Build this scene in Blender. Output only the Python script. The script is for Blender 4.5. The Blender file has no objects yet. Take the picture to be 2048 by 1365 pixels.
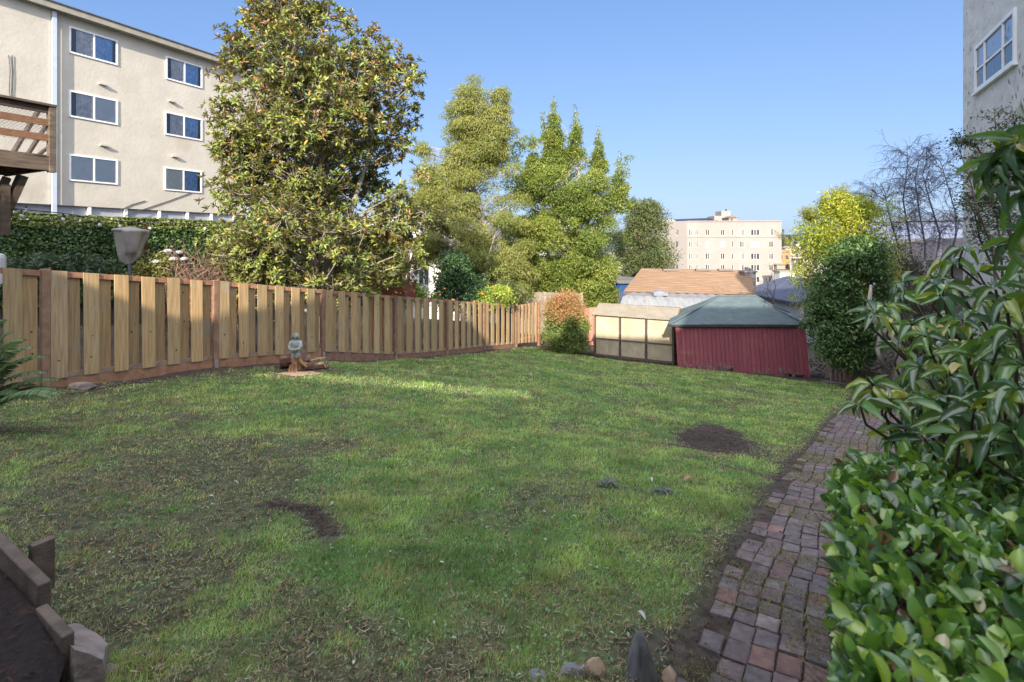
import bpy, math, random
import numpy as np
from mathutils import Vector, Matrix
from mathutils import noise as mnoise
R = math.radians
sc = bpy.context.scene
COL = sc.collection
EYE = 2.0
FPX, HU, HV = 1024.0, 1024.0, 487.0      # calibration of the photograph (pixels of the 2048 px wide original)
rnd = random.Random(7)
D = Vector((0.4636, 0.8860, 0))           # direction of the lots, away from the camera
N = Vector((0.8860, -0.4636, 0))          # across the lots, towards the right

def P(u, v, Y):
    return Vector(((u-HU)/FPX*Y, Y, EYE+(HV-v)/FPX*Y))

# ------------------------------------------------------------------ camera and light
cam_d = bpy.data.cameras.new('camera'); cam = bpy.data.objects.new('camera', cam_d); COL.objects.link(cam)
cam.location = (0, 0, EYE); cam.rotation_euler = (R(90), 0, 0)
cam_d.lens = 18; cam_d.sensor_width = 36; cam_d.shift_y = -(682.5-487)/2048.0
cam_d.dof.use_dof = True; cam_d.dof.focus_distance = 6.5; cam_d.dof.aperture_fstop = 4.0
cam_d.clip_start = 0.05; cam_d.clip_end = 6000
sc.camera = cam
SUN_AZ, SUN_EL = R(180+8.5), R(23.5)
sun_dir = Vector((math.sin(SUN_AZ)*math.cos(SUN_EL), math.cos(SUN_AZ)*math.cos(SUN_EL), math.sin(SUN_EL)))
sd = bpy.data.lights.new('sun', 'SUN'); sd.energy = 5.0; sd.angle = R(0.6); sd.color = (1, .885, .73)
so = bpy.data.objects.new('sun', sd); COL.objects.link(so)
so.rotation_euler = sun_dir.to_track_quat('Z', 'Y').to_euler(); so.location = (0, 0, 30)
w = bpy.data.worlds.new('World'); sc.world = w; w.use_nodes = True
nt = w.node_tree; bg = nt.nodes['Background']
sky = nt.nodes.new('ShaderNodeTexSky'); sky.sky_type = 'NISHITA'; sky.sun_disc = False
sky.sun_elevation = SUN_EL; sky.sun_rotation = SUN_AZ; sky.altitude = 50; sky.air_density = 1.0; sky.dust_density = 1.0; sky.ozone_density = 1.6
# the photograph is a tone-mapped exposure: the sky's bright horizon is rolled off and its blue kept, for camera and light alike
def vm(op, a, b):
    n = nt.nodes.new('ShaderNodeVectorMath'); n.operation = op
    for i, x in enumerate((a, b)):
        if hasattr(x, 'node'): nt.links.new(x, n.inputs[i])
        else: n.inputs[i].default_value = x
    return n.outputs[0]
c0 = sky.outputs[0]
den = vm('ADD', vm('MULTIPLY', c0, (.20, .20, .20)), (1, 1, 1))
c1 = vm('DIVIDE', c0, den)
c2 = vm('MULTIPLY', c1, (.79, 1.00, 1.46))
# brightness added to the sky overhead and behind the viewpoint, lifts the shade
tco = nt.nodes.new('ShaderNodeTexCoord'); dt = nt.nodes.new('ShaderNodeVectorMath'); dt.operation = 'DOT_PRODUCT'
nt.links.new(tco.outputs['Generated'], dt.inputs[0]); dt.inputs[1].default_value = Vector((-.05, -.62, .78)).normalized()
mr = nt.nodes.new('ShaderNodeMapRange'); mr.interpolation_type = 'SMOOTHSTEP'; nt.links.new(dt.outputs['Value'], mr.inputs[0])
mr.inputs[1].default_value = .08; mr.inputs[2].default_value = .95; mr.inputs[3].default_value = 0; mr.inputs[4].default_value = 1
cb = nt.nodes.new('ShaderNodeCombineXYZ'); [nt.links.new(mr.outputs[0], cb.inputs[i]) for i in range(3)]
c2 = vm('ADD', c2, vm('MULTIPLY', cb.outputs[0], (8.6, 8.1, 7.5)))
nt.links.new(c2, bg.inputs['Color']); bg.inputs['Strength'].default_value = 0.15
sc.view_settings.view_transform = 'Standard'; sc.view_settings.look = 'None'
sc.view_settings.exposure = 0.85; sc.view_settings.gamma = 1
sc.cycles.max_bounces = 6; sc.cycles.diffuse_bounces = 3; sc.cycles.glossy_bounces = 3
sc.cycles.transmission_bounces = 4; sc.cycles.transparent_max_bounces = 6
sc.cycles.use_denoising = True

# ------------------------------------------------------------------ materials
def mat(name, c1, c2=None, rough=.8, scale=4, bump=0, bscale=None, stretch=(1, 1, 1), detail=6, metal=0, spec=.5, c3=None, s3=.6, t3=.55, attr=False, coords='Object', contrast=(.35, .65)):
    m = bpy.data.materials.new(name); m.use_nodes = True
    t = m.node_tree; b = t.nodes['Principled BSDF']; L = t.links.new
    b.inputs['Roughness'].default_value = rough; b.inputs['Metallic'].default_value = metal
    b.inputs['Specular IOR Level'].default_value = spec
    tc = t.nodes.new('ShaderNodeTexCoord'); mp = t.nodes.new('ShaderNodeMapping'); mp.inputs['Scale'].default_value = stretch
    L(tc.outputs[coords], mp.inputs[0])
    out = None
    c2 = c2 or tuple(x*.75 for x in c1)
    n = t.nodes.new('ShaderNodeTexNoise'); n.inputs['Scale'].default_value = scale; n.inputs['Detail'].default_value = detail; L(mp.outputs[0], n.inputs[0])
    r = t.nodes.new('ShaderNodeValToRGB'); r.color_ramp.elements[0].position = contrast[0]; r.color_ramp.elements[1].position = contrast[1]
    r.color_ramp.elements[0].color = (*c1, 1); r.color_ramp.elements[1].color = (*c2, 1)
    L(n.outputs[0], r.inputs[0]); out = r.outputs[0]
    if c3:
        n3 = t.nodes.new('ShaderNodeTexNoise'); n3.inputs['Scale'].default_value = s3; n3.inputs['Detail'].default_value = 8; n3.inputs['Roughness'].default_value = .65; L(tc.outputs[coords], n3.inputs[0])
        r3 = t.nodes.new('ShaderNodeValToRGB'); r3.color_ramp.elements[0].position = t3; r3.color_ramp.elements[1].position = min(1, t3+.12)
        L(n3.outputs[0], r3.inputs[0])
        mx = t.nodes.new('ShaderNodeMix'); mx.data_type = 'RGBA'; L(r3.outputs[0], mx.inputs[0]); L(out, mx.inputs[6]); mx.inputs[7].default_value = (*c3, 1); out = mx.outputs[2]
    if attr:
        a = t.nodes.new('ShaderNodeAttribute'); a.attribute_name = 'col'
        mx = t.nodes.new('ShaderNodeMix'); mx.data_type = 'RGBA'; mx.blend_type = 'MULTIPLY'; mx.inputs[0].default_value = 1
        L(out, mx.inputs[6]); L(a.outputs['Color'], mx.inputs[7]); out = mx.outputs[2]
    L(out, b.inputs['Base Color'])
    if bump:
        nb = t.nodes.new('ShaderNodeTexNoise'); nb.inputs['Scale'].default_value = bscale or scale*3; nb.inputs['Detail'].default_value = 6; L(mp.outputs[0], nb.inputs[0])
        bp = t.nodes.new('ShaderNodeBump'); bp.inputs['Strength'].default_value = 1; bp.inputs['Distance'].default_value = bump; L(nb.outputs[0], bp.inputs['Height']); L(bp.outputs[0], b.inputs['Normal'])
    return m

def leafmat(name, rough=.5, trans=.3, back=None, spec=.5, tint=1.0, coat=0):
    """leaf surface: colour comes from each leaf's own attribute, light passes through"""
    m = bpy.data.materials.new(name); m.use_nodes = True
    t = m.node_tree; b = t.nodes['Principled BSDF']; L = t.links.new
    o = [n for n in t.nodes if n.type == 'OUTPUT_MATERIAL'][0]
    a = t.nodes.new('ShaderNodeAttribute'); a.attribute_name = 'col'; col = a.outputs['Color']
    if back:
        g = t.nodes.new('ShaderNodeNewGeometry')
        mx = t.nodes.new('ShaderNodeMix'); mx.data_type = 'RGBA'; L(g.outputs['Backfacing'], mx.inputs[0]); L(col, mx.inputs[6]); mx.inputs[7].default_value = (*back, 1); colb = mx.outputs[2]
    else: colb = col
    L(colb, b.inputs['Base Color']); b.inputs['Roughness'].default_value = rough; b.inputs['Specular IOR Level'].default_value = spec
    b.inputs['Coat Weight'].default_value = coat; b.inputs['Coat Roughness'].default_value = .12
    if trans > 0:
        tr = t.nodes.new('ShaderNodeBsdfTranslucent')
        h = t.nodes.new('ShaderNodeHueSaturation'); h.inputs['Saturation'].default_value = 1.15; h.inputs['Value'].default_value = 1.6*tint; h.inputs['Hue'].default_value = .485
        L(col, h.inputs['Color']); L(h.outputs[0], tr.inputs['Color'])
        ms = t.nodes.new('ShaderNodeMixShader'); ms.inputs[0].default_value = trans
        L(b.outputs[0], ms.inputs[1]); L(tr.outputs[0], ms.inputs[2]); L(ms.outputs[0], o.inputs['Surface'])
    return m

# ------------------------------------------------------------------ objects
def tag(o, label=None, cat=None, group=None, kind=None):
    if label: o['label'] = label
    if cat: o['category'] = cat
    if group: o['group'] = group
    if kind: o['kind'] = kind
    return o
def empty(name, loc, label, cat, group=None, rz=0):
    o = bpy.data.objects.new(name, None); COL.objects.link(o); o.location = loc; o.rotation_euler = (0, 0, rz); o.empty_display_size = .2
    return tag(o, label, cat, group)
def copy_tree(o, loc, rz=None, label=None, scale=None):
    c = o.copy(); COL.objects.link(c); c.location = loc
    if rz is not None: c.rotation_euler = (0, 0, rz)
    if scale: c.scale = (scale,)*3
    if label: c['label'] = label
    for ch in o.children:
        k = ch.copy(); COL.objects.link(k); k.parent = c
        for g in ch.children:
            q = g.copy(); COL.objects.link(q); q.parent = k
    return c
class MB:
    """collects shapes in WORLD coordinates (or local when the parent is at the origin)"""
    def __init__(s): s.v = []; s.f = []; s.mi = []; s.c = []; s.cur = 0; s.col = (1, 1, 1)
    def add(s, vs, fs):
        b = len(s.v); s.v += [tuple(p) for p in vs]; s.f += [tuple(b+i for i in f) for f in fs]; s.mi += [s.cur]*len(fs); s.c += [s.col]*len(vs)
    def quad(s, a, b, c, d): s.add([a, b, c, d], [(0, 1, 2, 3)])
    def frame_box(s, o, ax, ay, az):
        """box with corner o and edge vectors"""
        o, ax, ay, az = map(Vector, (o, ax, ay, az))
        vs = [o, o+ax, o+ax+ay, o+ay, o+az, o+ax+az, o+ax+ay+az, o+ay+az]
        fs = [(0, 3, 2, 1), (4, 5, 6, 7), (0, 1, 5, 4), (1, 2, 6, 5), (2, 3, 7, 6), (3, 0, 4, 7)]
        if ax.cross(ay).dot(az) < 0: fs = [tuple(reversed(f)) for f in fs]
        s.add(vs, fs)
    def box(s, x0, x1, y0, y1, z0, z1): s.frame_box((x0, y0, z0), (x1-x0, 0, 0), (0, y1-y0, 0), (0, 0, z1-z0))
    def beam(s, a, b, w, h, up=(0, 0, 1)):
        a, b, up = Vector(a), Vector(b), Vector(up); t = (b-a).normalized(); sd_ = t.cross(up).normalized(); u = sd_.cross(t)
        s.frame_box(a-sd_*w/2-u*h/2, b-a, sd_*w, u*h)
    def tube(s, pts, rad, n=6, cap=True):
        pts = [Vector(p) for p in pts]
        if not hasattr(rad, '__len__'): rad = [rad]*len(pts)
        b0 = len(s.v); vs = []; prev = None
        for i, p in enumerate(pts):
            t = (pts[min(i+1, len(pts)-1)]-pts[max(i-1, 0)])
            t = t.normalized() if t.length > 1e-9 else Vector((0, 0, 1))
            if prev is None: prev = t.orthogonal().normalized()
            a = (prev-t*prev.dot(t)); a = a.normalized() if a.length > 1e-6 else t.orthogonal().normalized(); prev = a; c = t.cross(a)
            for k in range(n):
                an = 2*math.pi*k/n; vs.append(p+(a*math.cos(an)+c*math.sin(an))*rad[i])
        fs = []
        for i in range(len(pts)-1):
            for k in range(n):
                fs.append((i*n+k, i*n+(k+1) % n, (i+1)*n+(k+1) % n, (i+1)*n+k))
        if cap:
            fs.append(tuple(reversed(range(n)))); m_ = (len(pts)-1)*n; fs.append(tuple(range(m_, m_+n)))
        s.add(vs, fs)
    def lathe(s, o, prof, n=16):
        o = Vector(o); vs = []; fs = []
        for r, z in prof:
            for k in range(n):
                an = 2*math.pi*k/n; vs.append(o+Vector((r*math.cos(an), r*math.sin(an), z)))
        for i in range(len(prof)-1):
            for k in range(n): fs.append((i*n+k, i*n+(k+1) % n, (i+1)*n+(k+1) % n, (i+1)*n+k))
        fs.append(tuple(reversed(range(n)))); m_ = (len(prof)-1)*n; fs.append(tuple(range(m_, m_+n)))
        s.add(vs, fs)
    def build(s, name, mats, parent=None, smooth=False, bevel=0):
        me = bpy.data.meshes.new(name)
        vs = s.v
        if parent is not None:
            inv = parent_matrix(parent).inverted()
            vs = [tuple(inv @ Vector(p)) for p in vs]
        me.from_pydata(vs, [], s.f); me.update()
        if not isinstance(mats, (list, tuple)): mats = [mats]
        for m in mats: me.materials.append(m)
        if len(mats) > 1: me.polygons.foreach_set('material_index', s.mi)
        if smooth: me.polygons.foreach_set('use_smooth', [True]*len(s.f))
        ca = me.color_attributes.new('col', 'FLOAT_COLOR', 'POINT')
        ca.data.foreach_set('color', np.array([(*c, 1) for c in s.c], dtype=np.float32).ravel())
        o = bpy.data.objects.new(name, me); COL.objects.link(o)
        if parent is not None: o.parent = parent
        if bevel:
            bv = o.modifiers.new('bevel', 'BEVEL'); bv.width = bevel; bv.segments = 2; bv.limit_method = 'ANGLE'
        return o
def parent_matrix(p):
    m = Matrix.Identity(4)
    while p is not None:
        m = Matrix.LocRotScale(p.location, p.rotation_euler, p.scale) @ m; p = p.parent
    return m

def np_mesh(name, V, F, col, m, parent=None, smooth=False, uv=None):
    """big mesh out of numpy arrays; F is (n,3) or (n,4)"""
    if parent is not None:
        inv = np.array(parent_matrix(parent).inverted()); V = V @ inv[:3, :3].T + inv[:3, 3]
    me = bpy.data.meshes.new(name); k = F.shape[1]
    me.vertices.add(len(V)); me.vertices.foreach_set('co', np.ascontiguousarray(V, dtype=np.float32).ravel())
    me.loops.add(F.size); me.loops.foreach_set('vertex_index', np.ascontiguousarray(F, dtype=np.int32).ravel())
    me.polygons.add(len(F)); me.polygons.foreach_set('loop_start', np.arange(0, F.size, k, dtype=np.int32))
    if smooth: me.polygons.foreach_set('use_smooth', np.ones(len(F), dtype=bool))
    me.update(calc_edges=True)
    ca = me.color_attributes.new('col', 'FLOAT_COLOR', 'POINT')
    c4 = np.ones((len(V), 4), dtype=np.float32); c4[:, :3] = col; ca.data.foreach_set('color', c4.ravel())
    if uv is not None:
        l = me.uv_layers.new(name='UVMap'); l.data.foreach_set('uv', np.ascontiguousarray(uv[F.ravel()], dtype=np.float32).ravel())
    me.materials.append(m)
    o = bpy.data.objects.new(name, me); COL.objects.link(o)
    if parent is not None: o.parent = parent
    return o

def norm(a): return a/np.maximum(np.linalg.norm(a, axis=-1, keepdims=True), 1e-9)
def scatter(pos, dirs, nrm, size, col, tv, tf, tc=None):
    """instances of a leaf template (length along +Y, width X, up Z) merged into arrays"""
    n = len(pos); y = norm(dirs); x = norm(np.cross(y, nrm)); z = np.cross(x, y)
    M = np.stack([x, y, z], axis=-1)                       # n,3,3
    if size.ndim == 1: S = size[:, None, None]
    else: S = size[:, None, :]
    T = tv[None]*S
    V = np.einsum('nij,nkj->nki', M, T)+pos[:, None, :]
    k = len(tv); F = tf[None]+(np.arange(n)*k)[:, None, None]
    C = np.repeat(col[:, None, :], k, axis=1)
    if tc is not None: C = C*tc[None, :, None]
    return V.reshape(-1, 3), F.reshape(-1, tf.shape[1]), C.reshape(-1, 3)
LEAF4 = (np.array([[0, 0, 0], [.5, .5, .06], [0, 1, 0], [-.5, .5, .06]], float), np.array([[0, 1, 2, 3]]))
def leaf_template(nl=5, droop=.25, fold=.12, shape=None, wave=0):
    ys = np.linspace(0, 1, nl)
    w = shape(ys) if shape else np.sin(np.pi*np.clip(ys*.94+.04, 0, 1))**.8
    v = []; c = []
    for i, t in enumerate(ys):
        z = -droop*t*t; h = w[i]*.5
        wv = wave*math.sin(i*2.1)
        v += [[-h, t, z+fold*h*2+wv], [0, t, z], [h, t, z+fold*h*2-wv]]; c += [1, 1.25, 1]
    f = []
    for i in range(nl-1):
        a = i*3; f += [[a, a+1, a+4, a+3], [a+1, a+2, a+5, a+4]]
    return np.array(v, float), np.array(f), np.array(c, float)
def rvec(rg, n): return norm(rg.normal(size=(n, 3)))

# ------------------------------------------------------------------ the terrain
CP = []
def cp(u, v, Y): p = P(u, v, Y); CP.append((p.x, p.y, p.z-EYE)); return p
post_u = [90, 430, 645, 790, 893, 968, 1032]
post_Y = [(3.32+i)*2.26 for i in range(7)]
post_top = [541, 562, 580, 592, 600, 606, 610]
post_bot = [780, 734, 716, 720, 710, 701, 695]
for u, v, Y in zip(post_u, post_bot, post_Y): cp(u, v, Y)
cp(1078, 692, 22.2)
cp(1190, 714, 21.0); cp(1345, 731, 19.57); cp(1360, 736, 18.3); cp(1618, 758, 18.3); cp(1700, 772, 15.5)
cp(600, 752, 10.0); cp(700, 741, 10.4); cp(870, 773, 9.9); cp(1100, 803, 9.5); cp(1260, 850, 8.6)
cp(780, 727, 12.2); cp(1000, 742, 13.2); cp(1150, 764, 12.2); cp(1300, 800, 10.8)
cp(1690, 835, 9.2); cp(1560, 980, 4.5); cp(1500, 1090, 3.3)
for u in (0, 400, 900, 1400): cp(u, 1365, 2.05)
cp(200, 1000, 3.9); cp(700, 1000, 4.0); cp(1200, 1000, 4.15); cp(300, 860, 5.9); cp(800, 860, 6.3)
CP = np.array(CP)
A_ = np.c_[CP[:, :2], np.ones(len(CP))]
coef, *_ = np.linalg.lstsq(A_, CP[:, 2], rcond=None)
res = CP[:, 2]-A_@coef
def kern(d): return np.exp(-(d/3.2)**1.3)
K = kern(np.linalg.norm(CP[:, None, :2]-CP[None, :, :2], axis=-1)+1e-9); wts = np.linalg.solve(K+np.eye(len(CP))*.12, res)
RIDGE = [(-3.4, 10.5), (-1.6, 10.0), (.6, 9.5), (2.1, 8.6), (3.0, 7.9)]     # the low swell across the lawn
def dseg(x, y, a, b):
    bx, by = b[0]-a[0], b[1]-a[1]; t = np.clip(((x-a[0])*bx+(y-a[1])*by)/(bx*bx+by*by), 0, 1); return np.hypot(x-a[0]-t*bx, y-a[1]-t*by)
def ground_np(x, y):
    x = np.asarray(x, float); y = np.asarray(y, float)
    yc = np.clip(y, -3, 24); xc = np.clip(x, -14, 16)
    z = coef[0]*xc+coef[1]*yc+coef[2]
    d = np.sqrt((x[..., None]-CP[:, 0])**2+(y[..., None]-CP[:, 1])**2)
    z = z+(kern(d)*wts).sum(-1)
    rd = np.min([dseg(x, y, RIDGE[i], RIDGE[i+1]) for i in range(len(RIDGE)-1)], axis=0); z = z+.13*np.exp(-(rd/.75)**2)
    rd2 = np.min([dseg(x, y-1.9, RIDGE[i], RIDGE[i+1]) for i in range(len(RIDGE)-1)], axis=0); z = z-.10*np.exp(-(rd2/1.0)**2)
    far = np.clip((y-24)/60, 0, 1); far = far*far*(3-2*far)
    z = z*(1-far)+(-14.0)*far
    hill = np.clip((y-500)/900, 0, 1); hill = hill*hill*(3-2*hill)
    z = z+hill*(34+16*np.sin(x/210+1.0)+8*np.sin(x/77+2))
    return z+EYE
def gz(x, y): return float(ground_np(np.array([x]), np.array([y]))[0])
def G(u, v):
    """where the line of sight through a pixel meets the ground"""
    lo = .8
    for i in range(4000):
        y = lo+i*.02; p = P(u, v, y)
        if p.z <= gz(p.x, p.y): return Vector((p.x, p.y, gz(p.x, p.y)))
    return P(u, v, 30)
print('coef', coef, 'max residual', max(abs(CP[i, 2]+EYE-gz(CP[i, 0], CP[i, 1])) for i in range(len(CP))))
# ------------------------------------------------------------------ ground sheet
def fbm(x, y, s, o=0):
    return mnoise.fractal(Vector((x*s+o, y*s, o*.37)), 1.0, 2.0, 4)
def grid_axis(lo, hi, fine_lo, fine_hi, step, grow):
    a = list(np.arange(fine_lo, fine_hi+1e-6, step)); s = step; x = a[-1]
    while x < hi: s *= grow; x += s; a.append(x)
    s = step; x = a[0]
    while x > lo: s *= grow; x -= s; a.insert(0, x)
    return np.array(a)
gx = grid_axis(-2600, 2600, -9, 11, .1, 1.16); gy = grid_axis(-60, 3200, .4, 23, .1, 1.14)
GX, GY = np.meshgrid(gx, gy); GZ = ground_np(GX, GY)
mask = (GX > -10) & (GX < 12) & (GY > 0) & (GY < 24)
idx = np.argwhere(mask)
for i, j in idx:
    x, y = GX[i, j], GY[i, j]
    GZ[i, j] += .035*fbm(x, y, .9)+.014*fbm(x, y, 5, 3)
DIRT_E = [(G(1430, 883), .58, .92, .42)]
nv = len(gx)
V = np.stack([GX, GY, GZ], -1).reshape(-1, 3)
ii, jj = np.meshgrid(np.arange(len(gy)-1), np.arange(nv-1), indexing='ij'); a = (ii*nv+jj).ravel()
F = np.stack([a, a+1, a+nv+1, a+nv], -1)

# where turf grows: 1 = dense green lawn, 0 = bare soil
pathL = [G(1335, 1365), G(1400, 1250), G(1455, 1160), G(1500, 1090), G(1560, 980), G(1605, 910), G(1645, 850), G(1690, 822)]
def dist_seg(x, y, a, b):
    ax, ay = a[0], a[1]; bx, by = b[0]-ax, b[1]-ay; L2 = bx*bx+by*by
    t = np.clip(((x-ax)*bx+(y-ay)*by)/L2, 0, 1); return np.hypot(x-ax-t*bx, y-ay-t*by)
PLX = np.array([p.x for p in pathL]); PLY = np.array([p.y for p in pathL])
PCO = np.polyfit(PLY, PLX, 2)
def path_left(y):
    y = np.asarray(y, float); yc = np.clip(y, 1.0, PLY[-1]); return np.polyval(PCO, yc)+np.clip(y-PLY[-1], 0, 9)*.75+np.clip(y-1.0, -3, 0)*.6
PW = .92
def vnoise(x, y, s, seed=0):
    """smooth value noise in numpy"""
    X = x*s+seed*17.3; Y = y*s+seed*5.1; xi = np.floor(X).astype(int); yi = np.floor(Y).astype(int); fx = X-xi; fy = Y-yi
    fx = fx*fx*(3-2*fx); fy = fy*fy*(3-2*fy)
    def h(i, j):
        n = (i*374761393+j*668265263+seed*1442695) & 0x7fffffff; n = (n ^ (n >> 13))*1274126177 & 0x7fffffff; return ((n ^ (n >> 16)) & 0xffff)/65535.
    return (h(xi, yi)*(1-fx)+h(xi+1, yi)*fx)*(1-fy)+(h(xi, yi+1)*(1-fx)+h(xi+1, yi+1)*fx)*fy
def vfbm(x, y, s, seed=0): return (vnoise(x, y, s, seed)+.5*vnoise(x, y, s*2.1, seed+1)+.25*vnoise(x, y, s*4.3, seed+2))/1.75
trench = [G(545, 1020), G(590, 1022), G(625, 1030), G(640, 1048), G(662, 1072)]
fenceP = [P(u, v, Y) for u, v, Y in zip(post_u, post_bot, post_Y)]
fA, fB = fenceP[0], fenceP[-1]
farL = [(fB.x, fB.y+.2), (P(1190, 714, 21).x, 20.8), (P(1345, 731, 19.57).x, 19.4), (5.9, 18.2), (10.7, 18.2)]
def far_edge(x):
    return np.interp(x, [-8, fB.x-.3, fB.x+.8, 3.2, 6.0, 8.2, 10.7], [24, 21.6, 21.6, 20.5, 18.6, 17.8, 14.6])
def lawn_in(x, y):
    tf = (y-fA.y)/(fB.y-fA.y); fx = fA.x+tf*(fB.x-fA.x)
    g = np.where(y > 7.0, np.clip((x-fx-.12)*2.2, 0, 1), 1.0)
    g *= np.clip((path_left(y)-.02-x)*6, 0, 1) if True else 1
    g *= np.clip((far_edge(x)-y)*3, 0, 1)
    return g
def turf(x, y):
    x = np.asarray(x, float); y = np.asarray(y, float)
    n1 = vfbm(x, y, .9, 3); n2 = vfbm(x, y, 3.1, 9); n4 = vfbm(x, y, 8.5, 19)
    q = 1.02-.0*x
    near = np.clip((5.2-y)/4.2, 0, 1); left = np.clip((-x-.3+.12*y)/3.2, 0, 1)
    q = q-.34*near-.50*left*np.clip((9.5-y)/5, 0, 1)
    q = q+.0*q
    q = q+(n1-.5)*1.3+(n2-.5)*1.1+(n4-.5)*(.5+.7*near+.7*left)
    q = np.maximum(q, .20+.25*n4*(1-near*.3))
    c, rx, ry, an = DIRT_E[0]
    dx, dy = x-c.x, y-c.y; ex = dx*math.cos(an)-dy*math.sin(an); ey = dx*math.sin(an)+dy*math.cos(an)
    e = np.hypot(ex/rx, ey/ry)+(n2-.5)*.55
    q = q*np.clip((e-.85)*3, 0, 1)
    dt = np.min([dist_seg(x, y, trench[i], trench[i+1]) for i in range(4)], axis=0)
    q = q*np.clip((dt-.035-.05*n2)*14, 0, 1)
    pl = path_left(y)-x
    q = q-.42*np.clip(1-pl/(.28+.25*n1), 0, 1)
    # bare strip along the foot of the fence and round the statue
    tf = (y-fA.y)/(fB.y-fA.y); fx = fA.x+tf*(fB.x-fA.x); q = q-np.where(y > 6.4, .8*np.clip(1-(x-fx)/(1.25*np.clip(1.5-tf*1.6, .25, 1)), 0, 1), 0)
    q = q-.9*np.clip(1.6-np.hypot(x+4.15, y-10.1)/.42, 0, 1)
    return np.clip(q, 0, 1)*lawn_in(x, y)
tq = turf(GX.ravel(), GY.ravel()); farm = np.clip((GY.ravel()-24)/10, 0, 1)
soil = np.array([.085, .068, .058]); green = np.array([.12, .20, .078]); dist = np.array([.06, .075, .045])
k = (np.clip(tq*1.1, 0, 1)*.9)[:, None]
C = soil*(1-k)+green*k
C = C*(1-farm[:, None])+dist*farm[:, None]
inlot = ((GX.ravel() > -9) & (GX.ravel() < 11.5) & (GY.ravel() < 23))
groundm = mat('soil_and_turf', (1.15, 1.12, 1.1), (.5, .48, .46), rough=.95, scale=16, bump=.02, bscale=34, attr=True, spec=.2, c3=(.62, .56, .5), s3=3.2, t3=.54, detail=12)
gr = np_mesh('ground', V, F, C, groundm, smooth=True); tag(gr, kind='structure', label='sloping garden soil and land falling away to the distant city')

def gnd(x, y):
    i = min(max(int(np.searchsorted(gx, x))-1, 0), len(gx)-2); j = min(max(int(np.searchsorted(gy, y))-1, 0), len(gy)-2)
    fx = (x-gx[i])/(gx[i+1]-gx[i]); fy = (y-gy[j])/(gy[j+1]-gy[j])
    return float((GZ[j, i]*(1-fx)+GZ[j, i+1]*fx)*(1-fy)+(GZ[j+1, i]*(1-fx)+GZ[j+1, i+1]*fx)*fy)

# ------------------------------------------------------------------ brick path
brickm = mat('path_brick', (1, 1, 1), (.6, .58, .6), rough=.82, scale=22, bump=.006, bscale=55, attr=True, c3=(.62, .62, .55), s3=5, t3=.6)
mb = MB()
pts = [Vector((float(path_left(yy)), yy, 0)) for yy in np.linspace(1.05, 12.6, 60)]; seg = [(pts[i+1]-pts[i]).length for i in range(len(pts)-1)]; tot = sum(seg)
def on_path(s):
    for i, l in enumerate(seg):
        if s <= l or i == len(seg)-1: 
            t = pts[i].lerp(pts[i+1], s/l); return t
        s -= l
rowl = .135; s = 0; row = 0
while s < tot-.2:
    a = on_path(s); b = on_path(min(s+.6, tot)); t = (b-a).normalized(); sd_ = Vector((t.y, -t.x, 0))
    nb = 9; bw = PW/nb; off = .012*math.sin(row*.7)
    for c in range(nb+(1 if rnd.random() < .3 else 0)):
        if c == 0 and rnd.random() < .35: continue
        l = rowl*rnd.uniform(.93, .985); wdt = bw*rnd.uniform(.93, .985)
        o = a+sd_*(c*bw+off+rnd.uniform(-.003, .003))+t*(rnd.uniform(-.006, .006)+.012*math.sin(c*.9+row*.4))
        rot = rnd.uniform(-.03, .03); t2 = (t+sd_*rot).normalized(); s2 = Vector((t2.y, -t2.x, 0))
        cs = [o, o+s2*wdt, o+s2*wdt+t2*l, o+t2*l]
        z = [gnd(p.x, p.y)+.012+rnd.uniform(-.002, .002) for p in cs]; sink = rnd.uniform(-.004, .004)
        base = rnd.choice([(.27, .20, .19), (.26, .20, .195), (.24, .195, .195), (.28, .21, .20), (.235, .20, .20), (.29, .20, .18), (.26, .22, .21), (.22, .18, .18)])
        if rnd.random() < .02: base = (.42, .36, .33)
        if rnd.random() < .05: base = (.34, .205, .17)
        f = rnd.uniform(.55, .80); mb.col = tuple(x*f for x in base)
        top = [Vector((p.x, p.y, zz+sink)) for p, zz in zip(cs, z)]
        ctr = sum(top, Vector())/4
        inner = [ctr+(p-ctr)*rnd.uniform(.80, .88)+Vector((0, 0, .004+rnd.uniform(-.002, .002))) for p in top]; mid = [ctr+(p-ctr)*rnd.uniform(.93, 1.0) for p in top]; low = [p+Vector((0, 0, -.05)) for p in top]
        vs = low+mid+inner; fs = [(8, 9, 10, 11)]
        for k in range(4):
            k2 = (k+1) % 4; fs += [(k, k2, 4+k2, 4+k), (4+k, 4+k2, 8+k2, 8+k)]
        mb.add(vs, fs)
    s += rowl; row += 1
pth = mb.build('brick_path', brickm, smooth=False); tag(pth, kind='structure', label='worn red brick path running down beside the hedge')

# ------------------------------------------------------------------ grass blades
rg = np.random.default_rng(5)
def grass_patch():
    Ns = 1250000
    y = 1.25*(23/1.25)**(rg.random(Ns)**.86)
    x = (rg.random(Ns)*2-1)*(1.12*y+.6)
    q = turf(x, y)
    cl = vfbm(x, y, 7, 31)
    keep = (rg.random(Ns) < (q**1.25)*np.clip(.35+cl*1.1, 0, 1)) & (q > .03)
    x, y, q, cl = x[keep], y[keep], q[keep], cl[keep]
    return x, y, q, cl
x, y, q, cl = grass_patch(); n = len(x); print('grass blades', n)
z = ground_np(x, y)
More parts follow.
